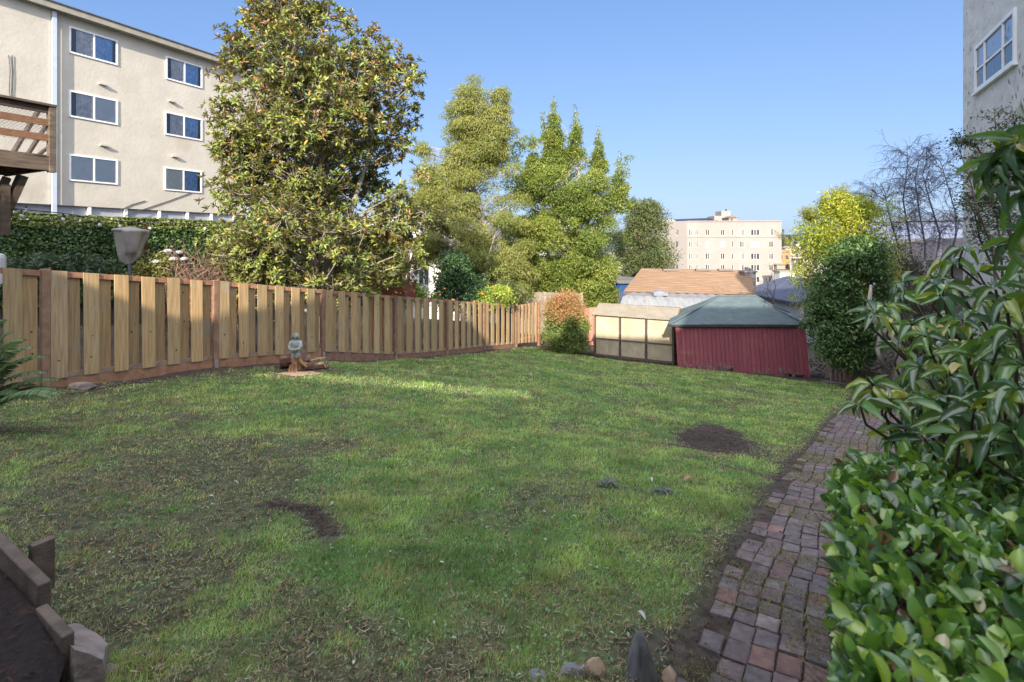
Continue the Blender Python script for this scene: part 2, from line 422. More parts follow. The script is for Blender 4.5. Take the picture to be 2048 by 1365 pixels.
# follow the lumps of the sheet: bilinear lookup
xi = np.clip(np.searchsorted(gx, x)-1, 0, len(gx)-2); yi = np.clip(np.searchsorted(gy, y)-1, 0, len(gy)-2)
fx = (x-gx[xi])/(gx[xi+1]-gx[xi]); fy = (y-gy[yi])/(gy[yi+1]-gy[yi])
z = (GZ[yi, xi]*(1-fx)+GZ[yi, xi+1]*fx)*(1-fy)+(GZ[yi+1, xi]*(1-fx)+GZ[yi+1, xi+1]*fx)*fy
hgt = (.011+.018*rg.random(n)*(.4+q)+.024*np.clip((cl-.55)*4, 0, 1))*(1+.04*y)
wid = np.maximum(.0032, .0014*y)*(.7+.6*rg.random(n))
lump = vfbm(x, y, 1.3, 12)
ang = rg.random(n)*2*np.pi; lean = .6+2.8*rg.random(n)*(1.3-.6*q)
dirs = np.stack([np.cos(ang)*lean, np.sin(ang)*lean, np.ones(n)], -1)
nr = np.stack([np.cos(ang+1.57), np.sin(ang+1.57), .3*np.ones(n)], -1); nr = np.cross(norm(dirs), nr)
tv = np.array([[-.5, 0, 0], [.5, 0, 0], [.38, .55, .10], [-.38, .55, .10], [0, 1, .34]], float); tf = np.array([[0, 1, 2], [0, 2, 3], [3, 2, 4]])
siz = np.stack([wid, hgt, hgt], -1)
g1 = np.array([.165, .30, .085]); g2 = np.array([.36, .47, .14]); straw = np.array([.40, .31, .17]); pale = np.array([.34, .42, .24]); brown = np.array([.20, .125, .07])
m_ = np.clip((vfbm(x, y, 2.2, 44)-.3)*2.2, 0, 1)[:, None]; col = g1*(1-m_)+g2*m_
dry = (rg.random(n) < np.clip(.70-.60*q+.9*(vfbm(x, y, 1.7, 77)-.5)+.7*(vfbm(x, y, 6, 78)-.5), .03, .85)); col[dry] = (straw*.75+brown*.25)
br = (rg.random(n) < .12*(1.3-q)); col[br] = brown
pl_ = rg.random(n) < .05; col[pl_] = pale
col = col*(.65+.7*rg.random((n, 1)))*(.60+.82*vfbm(x, y, 4.5, 91))[:, None]
V, F, C = scatter(np.stack([x, y, z-.003], -1), dirs, nr, siz, col, tv, tf)
grassm = leafmat('grass_blade', rough=.55, trans=.30, spec=.35)
go = np_mesh('grass', V, F, C, grassm); tag(go, kind='stuff', label='patchy shaded lawn of short grass with straw and bare soil', cat='grass')
# tufts of moss and fine grass in the joints of the path
n = 34000; y = 1.3*(12/1.3)**rg.random(n); x = path_left(y)+rg.random(n)*PW; mo_ = vfbm(x, y, 2.4, 55) > .50; x, y = x[mo_], y[mo_]; n = len(x)
xi = np.clip(np.searchsorted(gx, x)-1, 0, len(gx)-2); yi = np.clip(np.searchsorted(gy, y)-1, 0, len(gy)-2); z = GZ[yi, xi]; a = rg.random(n)*6.28
V, F, C = scatter(np.stack([x, y, z+.008], -1), np.stack([np.cos(a), np.sin(a), .5+rg.random(n)], -1), rvec(rg, n), np.stack([.0022+.0006*y, .010+.012*rg.random(n), .01+0*y], -1), np.array([[.22, .23, .07]])*(.5+.9*rg.random((n, 1))), tv, tf)
o = np_mesh('path_moss', V, F, C, grassm); tag(o, kind='stuff', label='yellow-green moss and grass in the joints of the brick path', cat='moss')
# dead stems and clippings lying flat on the thin parts of the lawn
n = 150000; y = 1.25*(14/1.25)**(rg.random(n)**.95); x = (rg.random(n)*2-1)*(1.12*y+.4); q = turf(x, y); cl = vfbm(x, y, 2.8, 131)
k_ = (lawn_in(x, y) > .4) & (q > .04) & (rg.random(n) < (1.12-q)*np.clip(cl*1.7-.25, .05, 1)); x, y, q = x[k_], y[k_], q[k_]; n = len(x)
xi = np.clip(np.searchsorted(gx, x)-1, 0, len(gx)-2); yi = np.clip(np.searchsorted(gy, y)-1, 0, len(gy)-2); z = GZ[yi, xi]; a = rg.random(n)*6.28+2*vfbm(x, y, 1.5, 7)
l = (.014+.030*rg.random(n)**1.5); cc = np.array([[.34, .27, .16], [.22, .15, .09], [.46, .40, .28], [.17, .11, .07], [.20, .23, .10]])[rg.choice(5, n, p=[.3, .25, .13, .17, .15])]*(.6+.7*rg.random((n, 1)))
V, F, C = scatter(np.stack([x, y, z+.004+.014*rg.random(n)], -1), np.stack([np.cos(a), np.sin(a), .12*rg.normal(size=n)], -1), np.stack([.3*rg.normal(size=n), .3*rg.normal(size=n), np.ones(n)], -1), np.stack([.0024+.0009*y, l, l*.5], -1), cc, tv, tf)
o = np_mesh('dead_grass', V, F, C, grassm); tag(o, kind='stuff', label='dead straw and clippings lying over the thin parts of the lawn', cat='straw')
# broad weed leaves and clippings lying in the turf
n = 16000; y = 1.3*(20/1.3)**(rg.random(n)**.8); x = (rg.random(n)*2-1)*(1.1*y+.5)
q = turf(x, y); cl = vfbm(x, y, 2.6, 61)
k_ = (lawn_in(x, y) > .5) & (cl > .50) & (rg.random(n) < .8) & (q > .12); x, y = x[k_], y[k_]; n = len(x); z = ground_np(x, y)
xi = np.clip(np.searchsorted(gx, x)-1, 0, len(gx)-2); yi = np.clip(np.searchsorted(gy, y)-1, 0, len(gy)-2); z = GZ[yi, xi]
a = rg.random(n)*2*np.pi; dirs = np.stack([np.cos(a), np.sin(a), .1+.4*rg.random(n)], -1); nr = np.stack([np.zeros(n), np.zeros(n), np.ones(n)], -1)+.35*rvec(rg, n)
s_ = (.008+.014*rg.random(n))*(1+.07*y); tvl, tfl, tcl = leaf_template(4, .25, .15)
cc = np.where(rg.random((n, 1)) < .93, np.array([[.15, .25, .10]]), np.array([[.34, .40, .32]]))*(.7+.6*rg.random((n, 1)))
V, F, C = scatter(np.stack([x, y, z+.012+.012*rg.random(n)], -1), dirs, nr, np.stack([s_*.55, s_, s_], -1), cc, tvl, tfl, tcl)
wo = np_mesh('lawn_weeds', V, F, C, leafmat('weed_leaf', rough=.45, trans=.2), smooth=True); tag(wo, kind='stuff', label='small broad-leaved weeds growing through the lawn', cat='weeds')
# crumbs of soil on the bare spots
n = 60000; y = 1.3*(19/1.3)**(rg.random(n)**.9); x = (rg.random(n)*2-1)*(1.1*y+.5)
c0 = DIRT_E[0][0]; n2 = 2600; x = np.r_[x, c0.x+rg.normal(size=n2)*.32]; y = np.r_[y, c0.y+rg.normal(size=n2)*.5]
tr_ = rg.random(1500)*3.999; ti = tr_.astype(int); tp = np.array([[p.x, p.y] for p in trench]); q_ = tp[ti]+(tp[ti+1]-tp[ti])*(tr_-ti)[:, None]+rg.normal(size=(1500, 2))*.035
x = np.r_[x, q_[:, 0]]; y = np.r_[y, q_[:, 1]]
q = turf(x, y); k_ = (q < .6) & (x < path_left(y)+.22) & (y < far_edge(x)+.6) & (rg.random(len(x)) < 1.1-q*1.6); x, y = x[k_], y[k_]; n = len(x)
xi = np.clip(np.searchsorted(gx, x)-1, 0, len(gx)-2); yi = np.clip(np.searchsorted(gy, y)-1, 0, len(gy)-2); z = GZ[yi, xi]
oct_v = np.array([[1, 0, 0], [-1, 0, 0], [0, 1, 0], [0, -1, 0], [0, 0, 1], [0, 0, -.6]], float)*.5
oct_f = np.array([[0, 2, 4], [2, 1, 4], [1, 3, 4], [3, 0, 4], [2, 0, 5], [1, 2, 5], [3, 1, 5], [0, 3, 5]])
s_ = (.003+.011*rg.random(n)**2.6)*(1+.06*y)
V, F, C = scatter(np.stack([x, y, z+.002], -1), rvec(rg, n), rvec(rg, n), np.stack([s_*1.3, s_, s_*.8], -1), np.array([[.095, .076, .064]])*(.5+1.0*rg.random((n, 1))), oct_v, oct_f)
co = np_mesh('soil_crumbs', V, F, C, mat('soil_crumb', (1, 1, 1), (.7, .68, .66), rough=.95, scale=30, attr=True)); tag(co, kind='stuff', label='dark loose crumbs of soil on the bare patches', cat='soil')
# ------------------------------------------------------------------ wood materials
def wood(name, c1, c2, attr=True, grain=38, c3=None, t3=.6):
    return mat(name, c1, c2, rough=.75, scale=1.0, stretch=(grain, grain, 2.2), bump=.0016, bscale=1.6, attr=attr, detail=8, c3=c3, s3=2.3, t3=t3, contrast=(.38, .64))
woodm = wood('cedar_board', (.47, .33, .17), (.33, .225, .115), c3=(.36, .31, .25), t3=.58)
redwood = mat('redwood_rail', (.32, .19, .125), (.22, .125, .08), rough=.75, scale=3, stretch=(3, 3, 3), bump=.002, bscale=30, attr=True, c3=(.22, .15, .12), s3=2, t3=.58)
greyboard = mat('weathered_board', (.33, .28, .22), (.22, .19, .16), rough=.85, scale=2, stretch=(2, 2, 10), bump=.002, attr=True)
galv = mat('galvanised_steel', (.5, .52, .55), (.4, .42, .45), rough=.45, metal=.7, scale=12)
knotm = mat('board_knot', (.10, .05, .025), (.07, .035, .02), rough=.8)

# ------------------------------------------------------------------ the long fence
ftop = [P(u, v, Y) for u, v, Y in zip(post_u, post_top, post_Y)]
fbase = [Vector((t.x, t.y, P(u, v, Y).z)) for t, u, v, Y in zip(ftop, post_u, post_bot, post_Y)]
# one bay more to the left, towards the camera
st = ftop[0]-ftop[1]; ftop.insert(0, ftop[0]+st+Vector((0, 0, .02))); fbase.insert(0, fbase[0]+Vector((st.x, st.y, .10)))
froot = empty('board_fence', fbase[3], 'long tan wooden fence of alternating boards with red-brown posts along the lawn', 'fence')
nb_r = random.Random(3)
for i in range(len(ftop)):
    mb = MB(); mb.col = (1, 1, 1) if i in (1, 2) else (.85, .85, .9)
    t = ftop[i]; b = fbase[i]; hw = .048
    mb.frame_box(t-D*hw-N*.05+Vector((0, 0, b.z-t.z-.12)), D*2*hw, N*.10, (0, 0, t.z-b.z+.12+(.012 if i != 1 else .02)))
    po = mb.build('fence_post', redwood, froot, bevel=.004)
    if i >= 2:
        mb = MB(); mb.frame_box(b-D*.03+N*.051+Vector((0, 0, -.10)), D*.06, N*.004, (0, 0, .24))
        for k in range(3): mb.lathe(b+N*.055+Vector((0, 0, -.02+.07*k)), [(.006, 0), (.006, .008)], 6)
        mb.build('post_bracket', galv, po)
def bay(i, nbrd, off0, ext=None):
    a, b = ftop[i], ftop[i+1]; ab, bb = fbase[i], fbase[i+1]
    L = Vector((b.x-a.x, b.y-a.y, 0)).length
    def top(s): return a.z+(b.z-a.z)*s/L
    def bot(s): return ab.z+(bb.z-ab.z)*s/L
    def at(s, z): return Vector((a.x, a.y, 0))+D_*s+Vector((0, 0, z))
    D_ = Vector((b.x-a.x, b.y-a.y, 0)).normalized(); N_ = Vector((D_.y, -D_.x, 0))
    bd = MB(); kn = MB(); s0, s1 = .055, L-.055; pitch = (s1-s0)/nbrd; bw = pitch*.5
    for k in range(nbrd):
        for side in (0, 1):
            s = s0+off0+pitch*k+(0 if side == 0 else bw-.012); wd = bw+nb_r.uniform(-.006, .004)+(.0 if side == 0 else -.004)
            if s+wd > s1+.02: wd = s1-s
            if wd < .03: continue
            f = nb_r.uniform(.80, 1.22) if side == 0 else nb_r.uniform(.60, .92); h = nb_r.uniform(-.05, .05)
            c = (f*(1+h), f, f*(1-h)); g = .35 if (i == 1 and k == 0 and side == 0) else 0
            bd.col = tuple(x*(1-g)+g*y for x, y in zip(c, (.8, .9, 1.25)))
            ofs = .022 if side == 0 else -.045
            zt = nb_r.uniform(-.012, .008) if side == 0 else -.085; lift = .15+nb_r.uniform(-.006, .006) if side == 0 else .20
            o = at(s, 0)+N_*ofs; tilt = nb_r.uniform(-.009, .009)
            z0, z1, z2, z3 = bot(s)+lift, bot(s+wd)+lift, top(s)+zt, top(s+wd)+zt
            th = .019; p = [o, o+D_*wd]
            vs = [Vector((p[0].x, p[0].y, z0)), Vector((p[1].x, p[1].y, z1)), Vector((p[1].x, p[1].y, z3))+D_*tilt, Vector((p[0].x, p[0].y, z2))+D_*tilt]
            vs2 = [q+N_*th for q in vs]
            bd.add(vs+vs2, [(3, 2, 1, 0), (4, 5, 6, 7), (0, 1, 5, 4), (1, 2, 6, 5), (2, 3, 7, 6), (3, 0, 4, 7)])
            if nb_r.random() < .55:
                for _ in range(nb_r.choice([1, 1, 2])):
                    zz = z0+(z2-z0)*nb_r.uniform(.15, .9); c0 = o+D_*nb_r.uniform(.3, .7)*wd+N_*(th+.0006); c0.z = zz; r = nb_r.uniform(.008, .017)
                    bd.cur = 1; bd.add([c0+D_*r*math.cos(q*1.05)+Vector((0, 0, r*1.2*math.sin(q*1.05))) for q in range(6)], [tuple(range(6))]); bd.cur = 0
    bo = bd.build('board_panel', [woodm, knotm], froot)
    r = MB(); r.col = (1.5, 1.35, 1.2) if i == 2 else (1.15, 1, .95)
    r.frame_box(at(s0, top(s0)-.085)-N_*.022, D_*(s1-s0)+Vector((0, 0, top(s1)-top(s0))), N_*.038, (0, 0, .083))
    r.build('top_rail', redwood, froot)
    r = MB(); r.col = (1.0, 1.25, 1.4)
    r.frame_box(at(s0, bot(s0)+.15)-N_*.022, D_*(s1-s0)+Vector((0, 0, bot(s1)-bot(s0))), N_*.038, (0, 0, .075)); r.build('bottom_rail', redwood, froot)
    r = MB(); r.col = (1.25, 1.15, 1.0) if i < 3 else (.9, .85, .95)
    r.frame_box(at(s0, bot(s0)-.14)-N_*.020, D_*(s1-s0)+Vector((0, 0, bot(s1)-bot(s0))), N_*.034, (0, 0, .285)); r.build('kickboard', redwood, froot)
for i in range(len(ftop)-1): bay(i, 6 if i < 6 else 6, .0)
# gate at the end
g0 = ftop[-1]; g1 = P(1078, 612, 22.4)
groot = empty('garden_gate', (g0.x, g0.y, P(1032, 701, post_Y[-1]).z), 'pale wooden board gate closing the far end of the tan fence', 'gate')
Dg = (Vector((g1.x-g0.x, g1.y-g0.y, 0))); Lg = Dg.length; Dg.normalize(); Ng = Vector((Dg.y, -Dg.x, 0))
bd = MB(); nbg = 6; z0 = gnd(g0.x, g0.y)+.16; z1 = gnd(g1.x, g1.y)+.18; zt = g0.z-.02
for k in range(nbg):
    for side in (0, 1):
        pitch = (Lg-.16)/nbg; s = .08+k*pitch+(0 if side == 0 else pitch*.5-.01); f = rnd.uniform(.95, 1.2) if side == 0 else .7; bd.col = (f, f*.98, f*1.02)
        zz = z0+(z1-z0)*s/Lg; o = Vector((g0.x, g0.y, zz))+Dg*s+Ng*(.02 if side == 0 else -.03); bd.frame_box(o, Dg*pitch*.52, Ng*.018, (0, 0, zt-zz-(.0 if side == 0 else .08)))
bd.build('gate_boards', woodm, groot)
r = MB(); r.frame_box(Vector((g0.x, g0.y, zt-.09))+Dg*.07-Ng*.01, Dg*(Lg-.14), Ng*.028, (0, 0, .08)); r.build('gate_rail', redwood, groot); r = MB(); r.frame_box(Vector((g0.x, g0.y, z0+.08))+Dg*.07-Ng*.01, Dg*(Lg-.14), Ng*.028, (0, 0, .08)); r.build('gate_rail', redwood, groot)
r = MB(); r.col = (1.3, 1.1, 1); r.frame_box(Vector((g1.x, g1.y, z1-.4))-Dg*.05-Ng*.05, Dg*.10, Ng*.10, (0, 0, zt-z1+.44)); r.build('gate_post', redwood, groot)

# ------------------------------------------------------------------ red shed
def shed():
    Y0 = 18.3; Y1 = 21.2
    zE = P(0, 648, Y0).z
    root = empty('garden_shed', (8.2, 19.7, zE-1.9), 'dark red boarded shed with green-blue hipped roof and peeling paint at its foot', 'shed')
    redm = mat('red_shed_paint', (.36, .10, .125), (.28, .072, .095), rough=.65, scale=3, stretch=(9, 9, 1), bump=.0015, bscale=30, attr=True, c3=(.40, .15, .15), s3=1.6, t3=.56)
    xl, xr = P(1352, 0, Y0).x, P(1609, 0, Y0).x; xlb, xrb = P(1360, 0, Y0).x-.05, P(1618, 0, Y0).x
    zbl, zbr = P(0, 737, Y0).z, P(0, 760, Y0).z
    mb = MB(); n = 30
    for k in range(n):
        a, b = k/n, (k+1)/n; g = .006/(xr-xl)
        f = rnd.uniform(.9, 1.1); mb.col = (f, f, f); dy = rnd.uniform(-.004, .004)
        def pt(t, top): return (xl+(xr-xl)*t, Y0+dy, zE+.02) if top else (xlb+(xrb-xlb)*t, Y0+dy, zbl+(zbr-zbl)*t+rnd.uniform(-.012, .012))
        A, B, C_, D2 = map(Vector, (pt(a+g, 0), pt(b-g, 0), pt(b-g, 1), pt(a+g, 1)))
        q = Vector((0, .02, 0)); mb.add([A, B, C_, D2, A+q, B+q, C_+q, D2+q], [(0, 1, 2, 3), (7, 6, 5, 4), (0, 4, 5, 1), (1, 5, 6, 2), (2, 6, 7, 3), (3, 7, 4, 0)])
    fw_ = mb
    mb = MB(); mb.col = (.55, .5, .5)   # backing behind the grooves, side and rear walls
    y = Y0+.03
    sk = .345*(Y1-y); vs = [(xlb+.02, y, zbl), (xrb-.02, y, zbr), (xr-.02, y, zE), (xl+.02, y, zE), (xlb+.02+sk, Y1, zbl-.3), (xrb-.02+sk, Y1, zbr-.3), (xr-.02+sk, Y1, zE), (xl+.02+sk, Y1, zE)]
    mb.add(vs, [(0, 1, 2, 3), (5, 4, 7, 6), (4, 0, 3, 7), (1, 5, 6, 2)]); mb.build('rear_walls', redm, root)
    mb = MB(); mb.col = (.75, .7, .7); mb.box(xl-.02, xr+.02, Y0-.025, Y0-.002, zE-.10, zE); mb.col = (1.1, 1, 1)
    mb.frame_box((xlb-.03, Y0-.025, zbl), (.09, 0, 0), (0, .02, 0), (xl-xlb, 0, zE-zbl-.1)); mb.frame_box((xrb-.05, Y0-.025, zbr), (.07, 0, 0), (0, .02, 0), (xr-xrb, 0, zE-zbr-.1)); mb.build('wall_trim', redm, root)
    # flaked paint along the foot
    fl = MB(); pm = mat('bare_flaked_wood', (.34, .28, .27), (.25, .19, .19), rough=.9, scale=18)
    for _ in range(330):
        t = rnd.choice([rnd.uniform(0, .32), rnd.uniform(.30, .42), rnd.uniform(.55, 1), rnd.uniform(.8, .97)]); x0 = xlb+(xrb-xlb)*t; z0_ = zbl+(zbr-zbl)*t+.02+abs(rnd.gauss(0, .13)); w_ = rnd.uniform(.01, .05); h_ = rnd.uniform(.02, .08)
        if x0 > xrb-.08: continue
        n_ = 7; fw_.cur = 1; fw_.add([(x0+w_*math.cos(q*.9)*rnd.uniform(.5, 1), Y0-.0065, z0_+h_*math.sin(q*.9)*rnd.uniform(.5, 1)) for q in range(n_)], [tuple(range(n_))])
    fw_.build('front_wall', [redm, pm], root)
    # foundation sill
    mb = MB(); cm = mat('shed_footing', (.24, .22, .2), (.16, .14, .13), rough=.95, scale=6, bump=.01)
    mb.frame_box((xlb-.05, Y0-.04, zbl-.25), (xrb-xlb+.1, 0, zbr-zbl), (0, .09, 0), (0, 0, .235)); mb.build('footing', cm, root)
    # hipped roof, corners curling a little
    roofm = mat('green_blue_roofing', (.10, .14, .15), (.075, .11, .125), rough=.75, scale=2.5, stretch=(1, 1, 5), bump=.004, bscale=40, c3=(.14, .17, .165), s3=3, t3=.55)
    ex0, ex1 = P(1337, 0, Y0-.12).x, P(1613, 0, Y0-.12).x; ye = Y0-.13; yb = Y1+.12; yr = 19.75
    zr = P(0, 593, yr).z; rx0, rx1 = P(1436, 0, yr).x, P(1512, 0, yr).x
    mb = MB(); nx, ny = 14, 8
    def surf(a0, a1, r0, r1, th=.035):
        vs = []; 
        for j in range(ny+1):
            t = j/ny
            for i in range(nx+1):
                s_ = i/nx; e = Vector(a0).lerp(Vector(a1), s_); r_ = Vector(r0).lerp(Vector(r1), s_); p = e.lerp(r_, t)
                lap = (t*6) % 1
                p.z += -.05*math.sin(math.pi*t)*.8+.03*(abs(2*s_-1)**4)*(1-t)*-1+.008*(1-lap)
                vs.append(p)
        fs = [(j*(nx+1)+i, j*(nx+1)+i+1, (j+1)*(nx+1)+i+1, (j+1)*(nx+1)+i) for j in range(ny) for i in range(nx)]
        mb.add(vs, fs)
    FL, FR, BL, BR = (ex0, ye, zE-.01), (ex1, ye, zE-.01), (ex0+.345*(yb-ye), yb, zE-.01), (ex1+.345*(yb-ye), yb, zE-.01); RL, RR = (rx0, yr, zr), (rx1, yr, zr)
    surf(FL, FR, RL, RR); surf(FR, BR, RR, RR); surf(BR, BL, RR, RL); surf(BL, FL, RL, RL)
    ro = mb.build('roof', roofm, root)
    mb = MB()
    for a_, b_ in ((FL, RL), (FR, RR), (RL, RR), (BL, RL), (BR, RR)):
        pts_ = [Vector(a_).lerp(Vector(b_), k/6)+Vector((0, 0, .012-.04*math.sin(math.pi*k/6)*(1 if a_ is not RL else 0))) for k in range(7)]; mb.tube(pts_, .035, 6)
    mb.build('hip_cap', roofm, ro)
    mb = MB(); mb.box(ex0+.02, ex1-.02, ye, ye+.03, zE-.085, zE-.015); mb.frame_box((ex0+.03, ye+.04, zE-.03), (ex1-ex0-.06, 0, 0), (.345*(yb-ye), yb-ye-.08, 0), (0, 0, .012)); mb.build('fascia', mat('dark_fascia', (.05, .055, .06), (.035, .04, .045), rough=.8), root)
shed()

# ------------------------------------------------------------------ greenhouse shed with corrugated panels
def greenhouse():
    A = P(1190, 628, 21.0); B = P(1347, 640, 19.57)
    Dn = Vector((B.x-A.x, B.y-A.y, 0)); L = Dn.length; Dn.normalize(); Bk = Vector((-Dn.y, Dn.x, 0)); W = 1.9
    zt = (A.z+B.z)/2; zb0, zb1 = P(1190, 712, 21).z, P(1347, 729, 19.57).z
    root = empty('corrugated_greenhouse', A+Vector((0, 0, zb0-A.z)), 'low greenhouse of cream corrugated plastic with dark timber frame, left of the red shed', 'greenhouse')
    pm = mat('cream_corrugated_plastic', (.50, .43, .31), (.43, .365, .25), rough=.5, scale=3, stretch=(1, 1, 1), c3=(.54, .48, .37), s3=2, t3=.5)
    rm = mat('beige_corrugated_roof', (.30, .265, .205), (.25, .22, .165), rough=.6, scale=3, c3=(.24, .22, .18), s3=2.5, t3=.55)
    fm = mat('dark_greenhouse_timber', (.15, .115, .095), (.10, .075, .06), rough=.8, scale=10)
    def corr(o, ax, up, nrm_, length, height, pitch=.075, amp=.012, top_at=None):
        n = int(length/pitch*4); vs = []; fs = []
        for i in range(n+1):
            s_ = i/n*length; d = amp*math.sin(2*math.pi*s_/pitch)
            z_ = 0 if top_at is None else top_at(s_)
            vs += [o+ax*s_+nrm_*d+up*z_, o+ax*s_+nrm_*d+up*height]
        for i in range(n): fs.append((2*i, 2*i+2, 2*i+3, 2*i+1))
        return vs, fs
    def bz(s_): return zb0+(zb1-zb0)*s_/L
    cuts = [.0, .333, .667, 1.0]
    for k in range(3):
        a, b = cuts[k]*L+.05, cuts[k+1]*L-.05
        mb = MB(); o = Vector((A.x, A.y, 0))+Dn*a
        zmid = zt-(zt-(zb0+zb1)/2)*.60
        vs, fs = corr(o, Dn, Vector((0, 0, 1)), -Bk, b-a, zt-.06, top_at=lambda s_: bz(s_+a)+.09); mb.add(vs, fs); mb.build('wall_panel', pm, root, smooth=True)
    fr = MB()
    for k in cuts:
        s_ = min(max(k*L, .0), L); o = Vector((A.x, A.y, bz(s_)-.03))+Dn*(s_-.024)-Bk*.03; fr.frame_box(o, Dn*.048, Bk*.06, (0, 0, zt-bz(s_)))
    fr.frame_box(Vector((A.x, A.y, bz(0)))-Bk*.028, Dn*L+Vector((0, 0, bz(L)-bz(0))), Bk*.056, (0, 0, .10))
    zm0 = bz(0)+(zt-bz(0))*.41; zm1 = bz(L)+(zt-bz(L))*.41
    fr.frame_box(Vector((A.x, A.y, zm0))-Bk*.020, Dn*L+Vector((0, 0, zm1-zm0)), Bk*.035, (0, 0, .055))
    fr.frame_box(Vector((A.x, A.y, zt-.075))-Bk*.02, Dn*L, Bk*.05, (0, 0, .06)); fr.build('frame', fm, root)
    # raised skid below
    sk = MB(); sk.frame_box(Vector((A.x, A.y, bz(0)-.09))-Bk*.05, Dn*(L+.02)+Vector((0, 0, bz(L)-bz(0))), Bk*.12, (0, 0, .06)); sk.build('floor_sill', mat('grey_sill', (.16, .155, .15), (.1, .1, .1), rough=.8), root)
    # side and rear walls
    sw = MB()
    for s_ in (0, L):
        vs, fs = corr(Vector((A.x, A.y, 0))+Dn*s_+Bk*.05, Bk, Vector((0, 0, 1)), Dn, W-.1, zt, top_at=lambda q, s_=s_: bz(s_)+.02); sw.add(vs, fs)
    vs, fs = corr(Vector((A.x, A.y, 0))+Bk*W, Dn, Vector((0, 0, 1)), Bk, L, zt, top_at=lambda q: bz(q)); sw.add(vs, fs); sw.build('side_walls', pm, root, smooth=True)
    # gabled roof
    zr = P(1215, 607, 21.8).z; half = W/2
    for sgn, nm in ((1, 'roof'), (-1, 'roof')):
        mb = MB(); n = int((L+.2)/.075*4); vs = []; fs = []
        e0 = Vector((A.x, A.y, zt-.02))-Dn*.12+(-Bk*.12 if sgn > 0 else Bk*(W+.12)); r0 = Vector((A.x, A.y, zr))-Dn*.12+Bk*half
        sl = (r0-e0); nn = Dn.cross(sl).normalized()
        for i in range(n+1):
            s_ = i/n*(L+.2); d = .011*math.sin(2*math.pi*s_/.075)+(.006 if s_ < L*.36 else 0)+(-.006 if s_ > L*.7 else 0)
            vs += [e0+Dn*s_+nn*d, r0+Dn*s_+nn*d]
        for i in range(n): fs.append((2*i, 2*i+2, 2*i+3, 2*i+1))
        mb.add(vs, fs); mb.build(nm, rm, root, smooth=True)
    for s_ in (-.10, L+.08):
        mb = MB(); o = Vector((A.x, A.y, 0))+Dn*s_; p1, p2, p3 = o-Bk*.1+Vector((0, 0, zt-.05)), o+Bk*half+Vector((0, 0, zr-.04)), o+Bk*(W+.1)+Vector((0, 0, zt-.05)); mb.beam(p1, p2, .04, .07); mb.beam(p2, p3, .04, .07)
        mb.add([o+Dn*.01+Vector((0, 0, zt-.04)), o+Dn*.01+Bk*W+Vector((0, 0, zt-.04)), o+Dn*.01+Bk*half+Vector((0, 0, zr-.05))], [(0, 1, 2)])
        mb.build('gable', mat('gable_board', (.33, .24, .13), (.25, .18, .1), rough=.8, scale=6), root)
greenhouse()

# ------------------------------------------------------------------ windows used on both stucco houses
whitem = mat('white_window_frame', (.80, .80, .80), (.72, .72, .72), rough=.4, scale=3)
def glassmat(name, c, refl=.05):
    m = bpy.data.materials.new(name); m.use_nodes = True; t = m.node_tree; t.nodes.clear(); o = t.nodes.new('ShaderNodeOutputMaterial')
    tr = t.nodes.new('ShaderNodeBsdfTransparent'); tr.inputs[0].default_value = (*c, 1); gl = t.nodes.new('ShaderNodeBsdfGlossy'); gl.inputs['Roughness'].default_value = .02; gl.inputs['Color'].default_value = (.9, .95, 1, 1)
    lw = t.nodes.new('ShaderNodeFresnel'); lw.inputs[0].default_value = 1.45; ad = t.nodes.new('ShaderNodeMath'); ad.operation = 'ADD'; ad.inputs[1].default_value = refl; t.links.new(lw.outputs[0], ad.inputs[0])
    mx = t.nodes.new('ShaderNodeMixShader'); t.links.new(ad.outputs[0], mx.inputs[0]); t.links.new(tr.outputs[0], mx.inputs[1]); t.links.new(gl.outputs[0], mx.inputs[2]); t.links.new(mx.outputs[0], o.inputs[0]); return m
clear_glass = glassmat('window_glass', (.88, .93, .98))
darkm = mat('dark_room', (.035, .04, .05), (.02, .022, .03), rough=.9)
blindm = mat('slatted_blind', (.80, .80, .80), (.74, .74, .75), rough=.7)
curtm = mat('blue_curtain', (.30, .46, .70), (.17, .30, .55), rough=.9, scale=6)
curtg = mat('grey_curtain', (.62, .58, .57), (.40, .37, .38), rough=.9, scale=6)
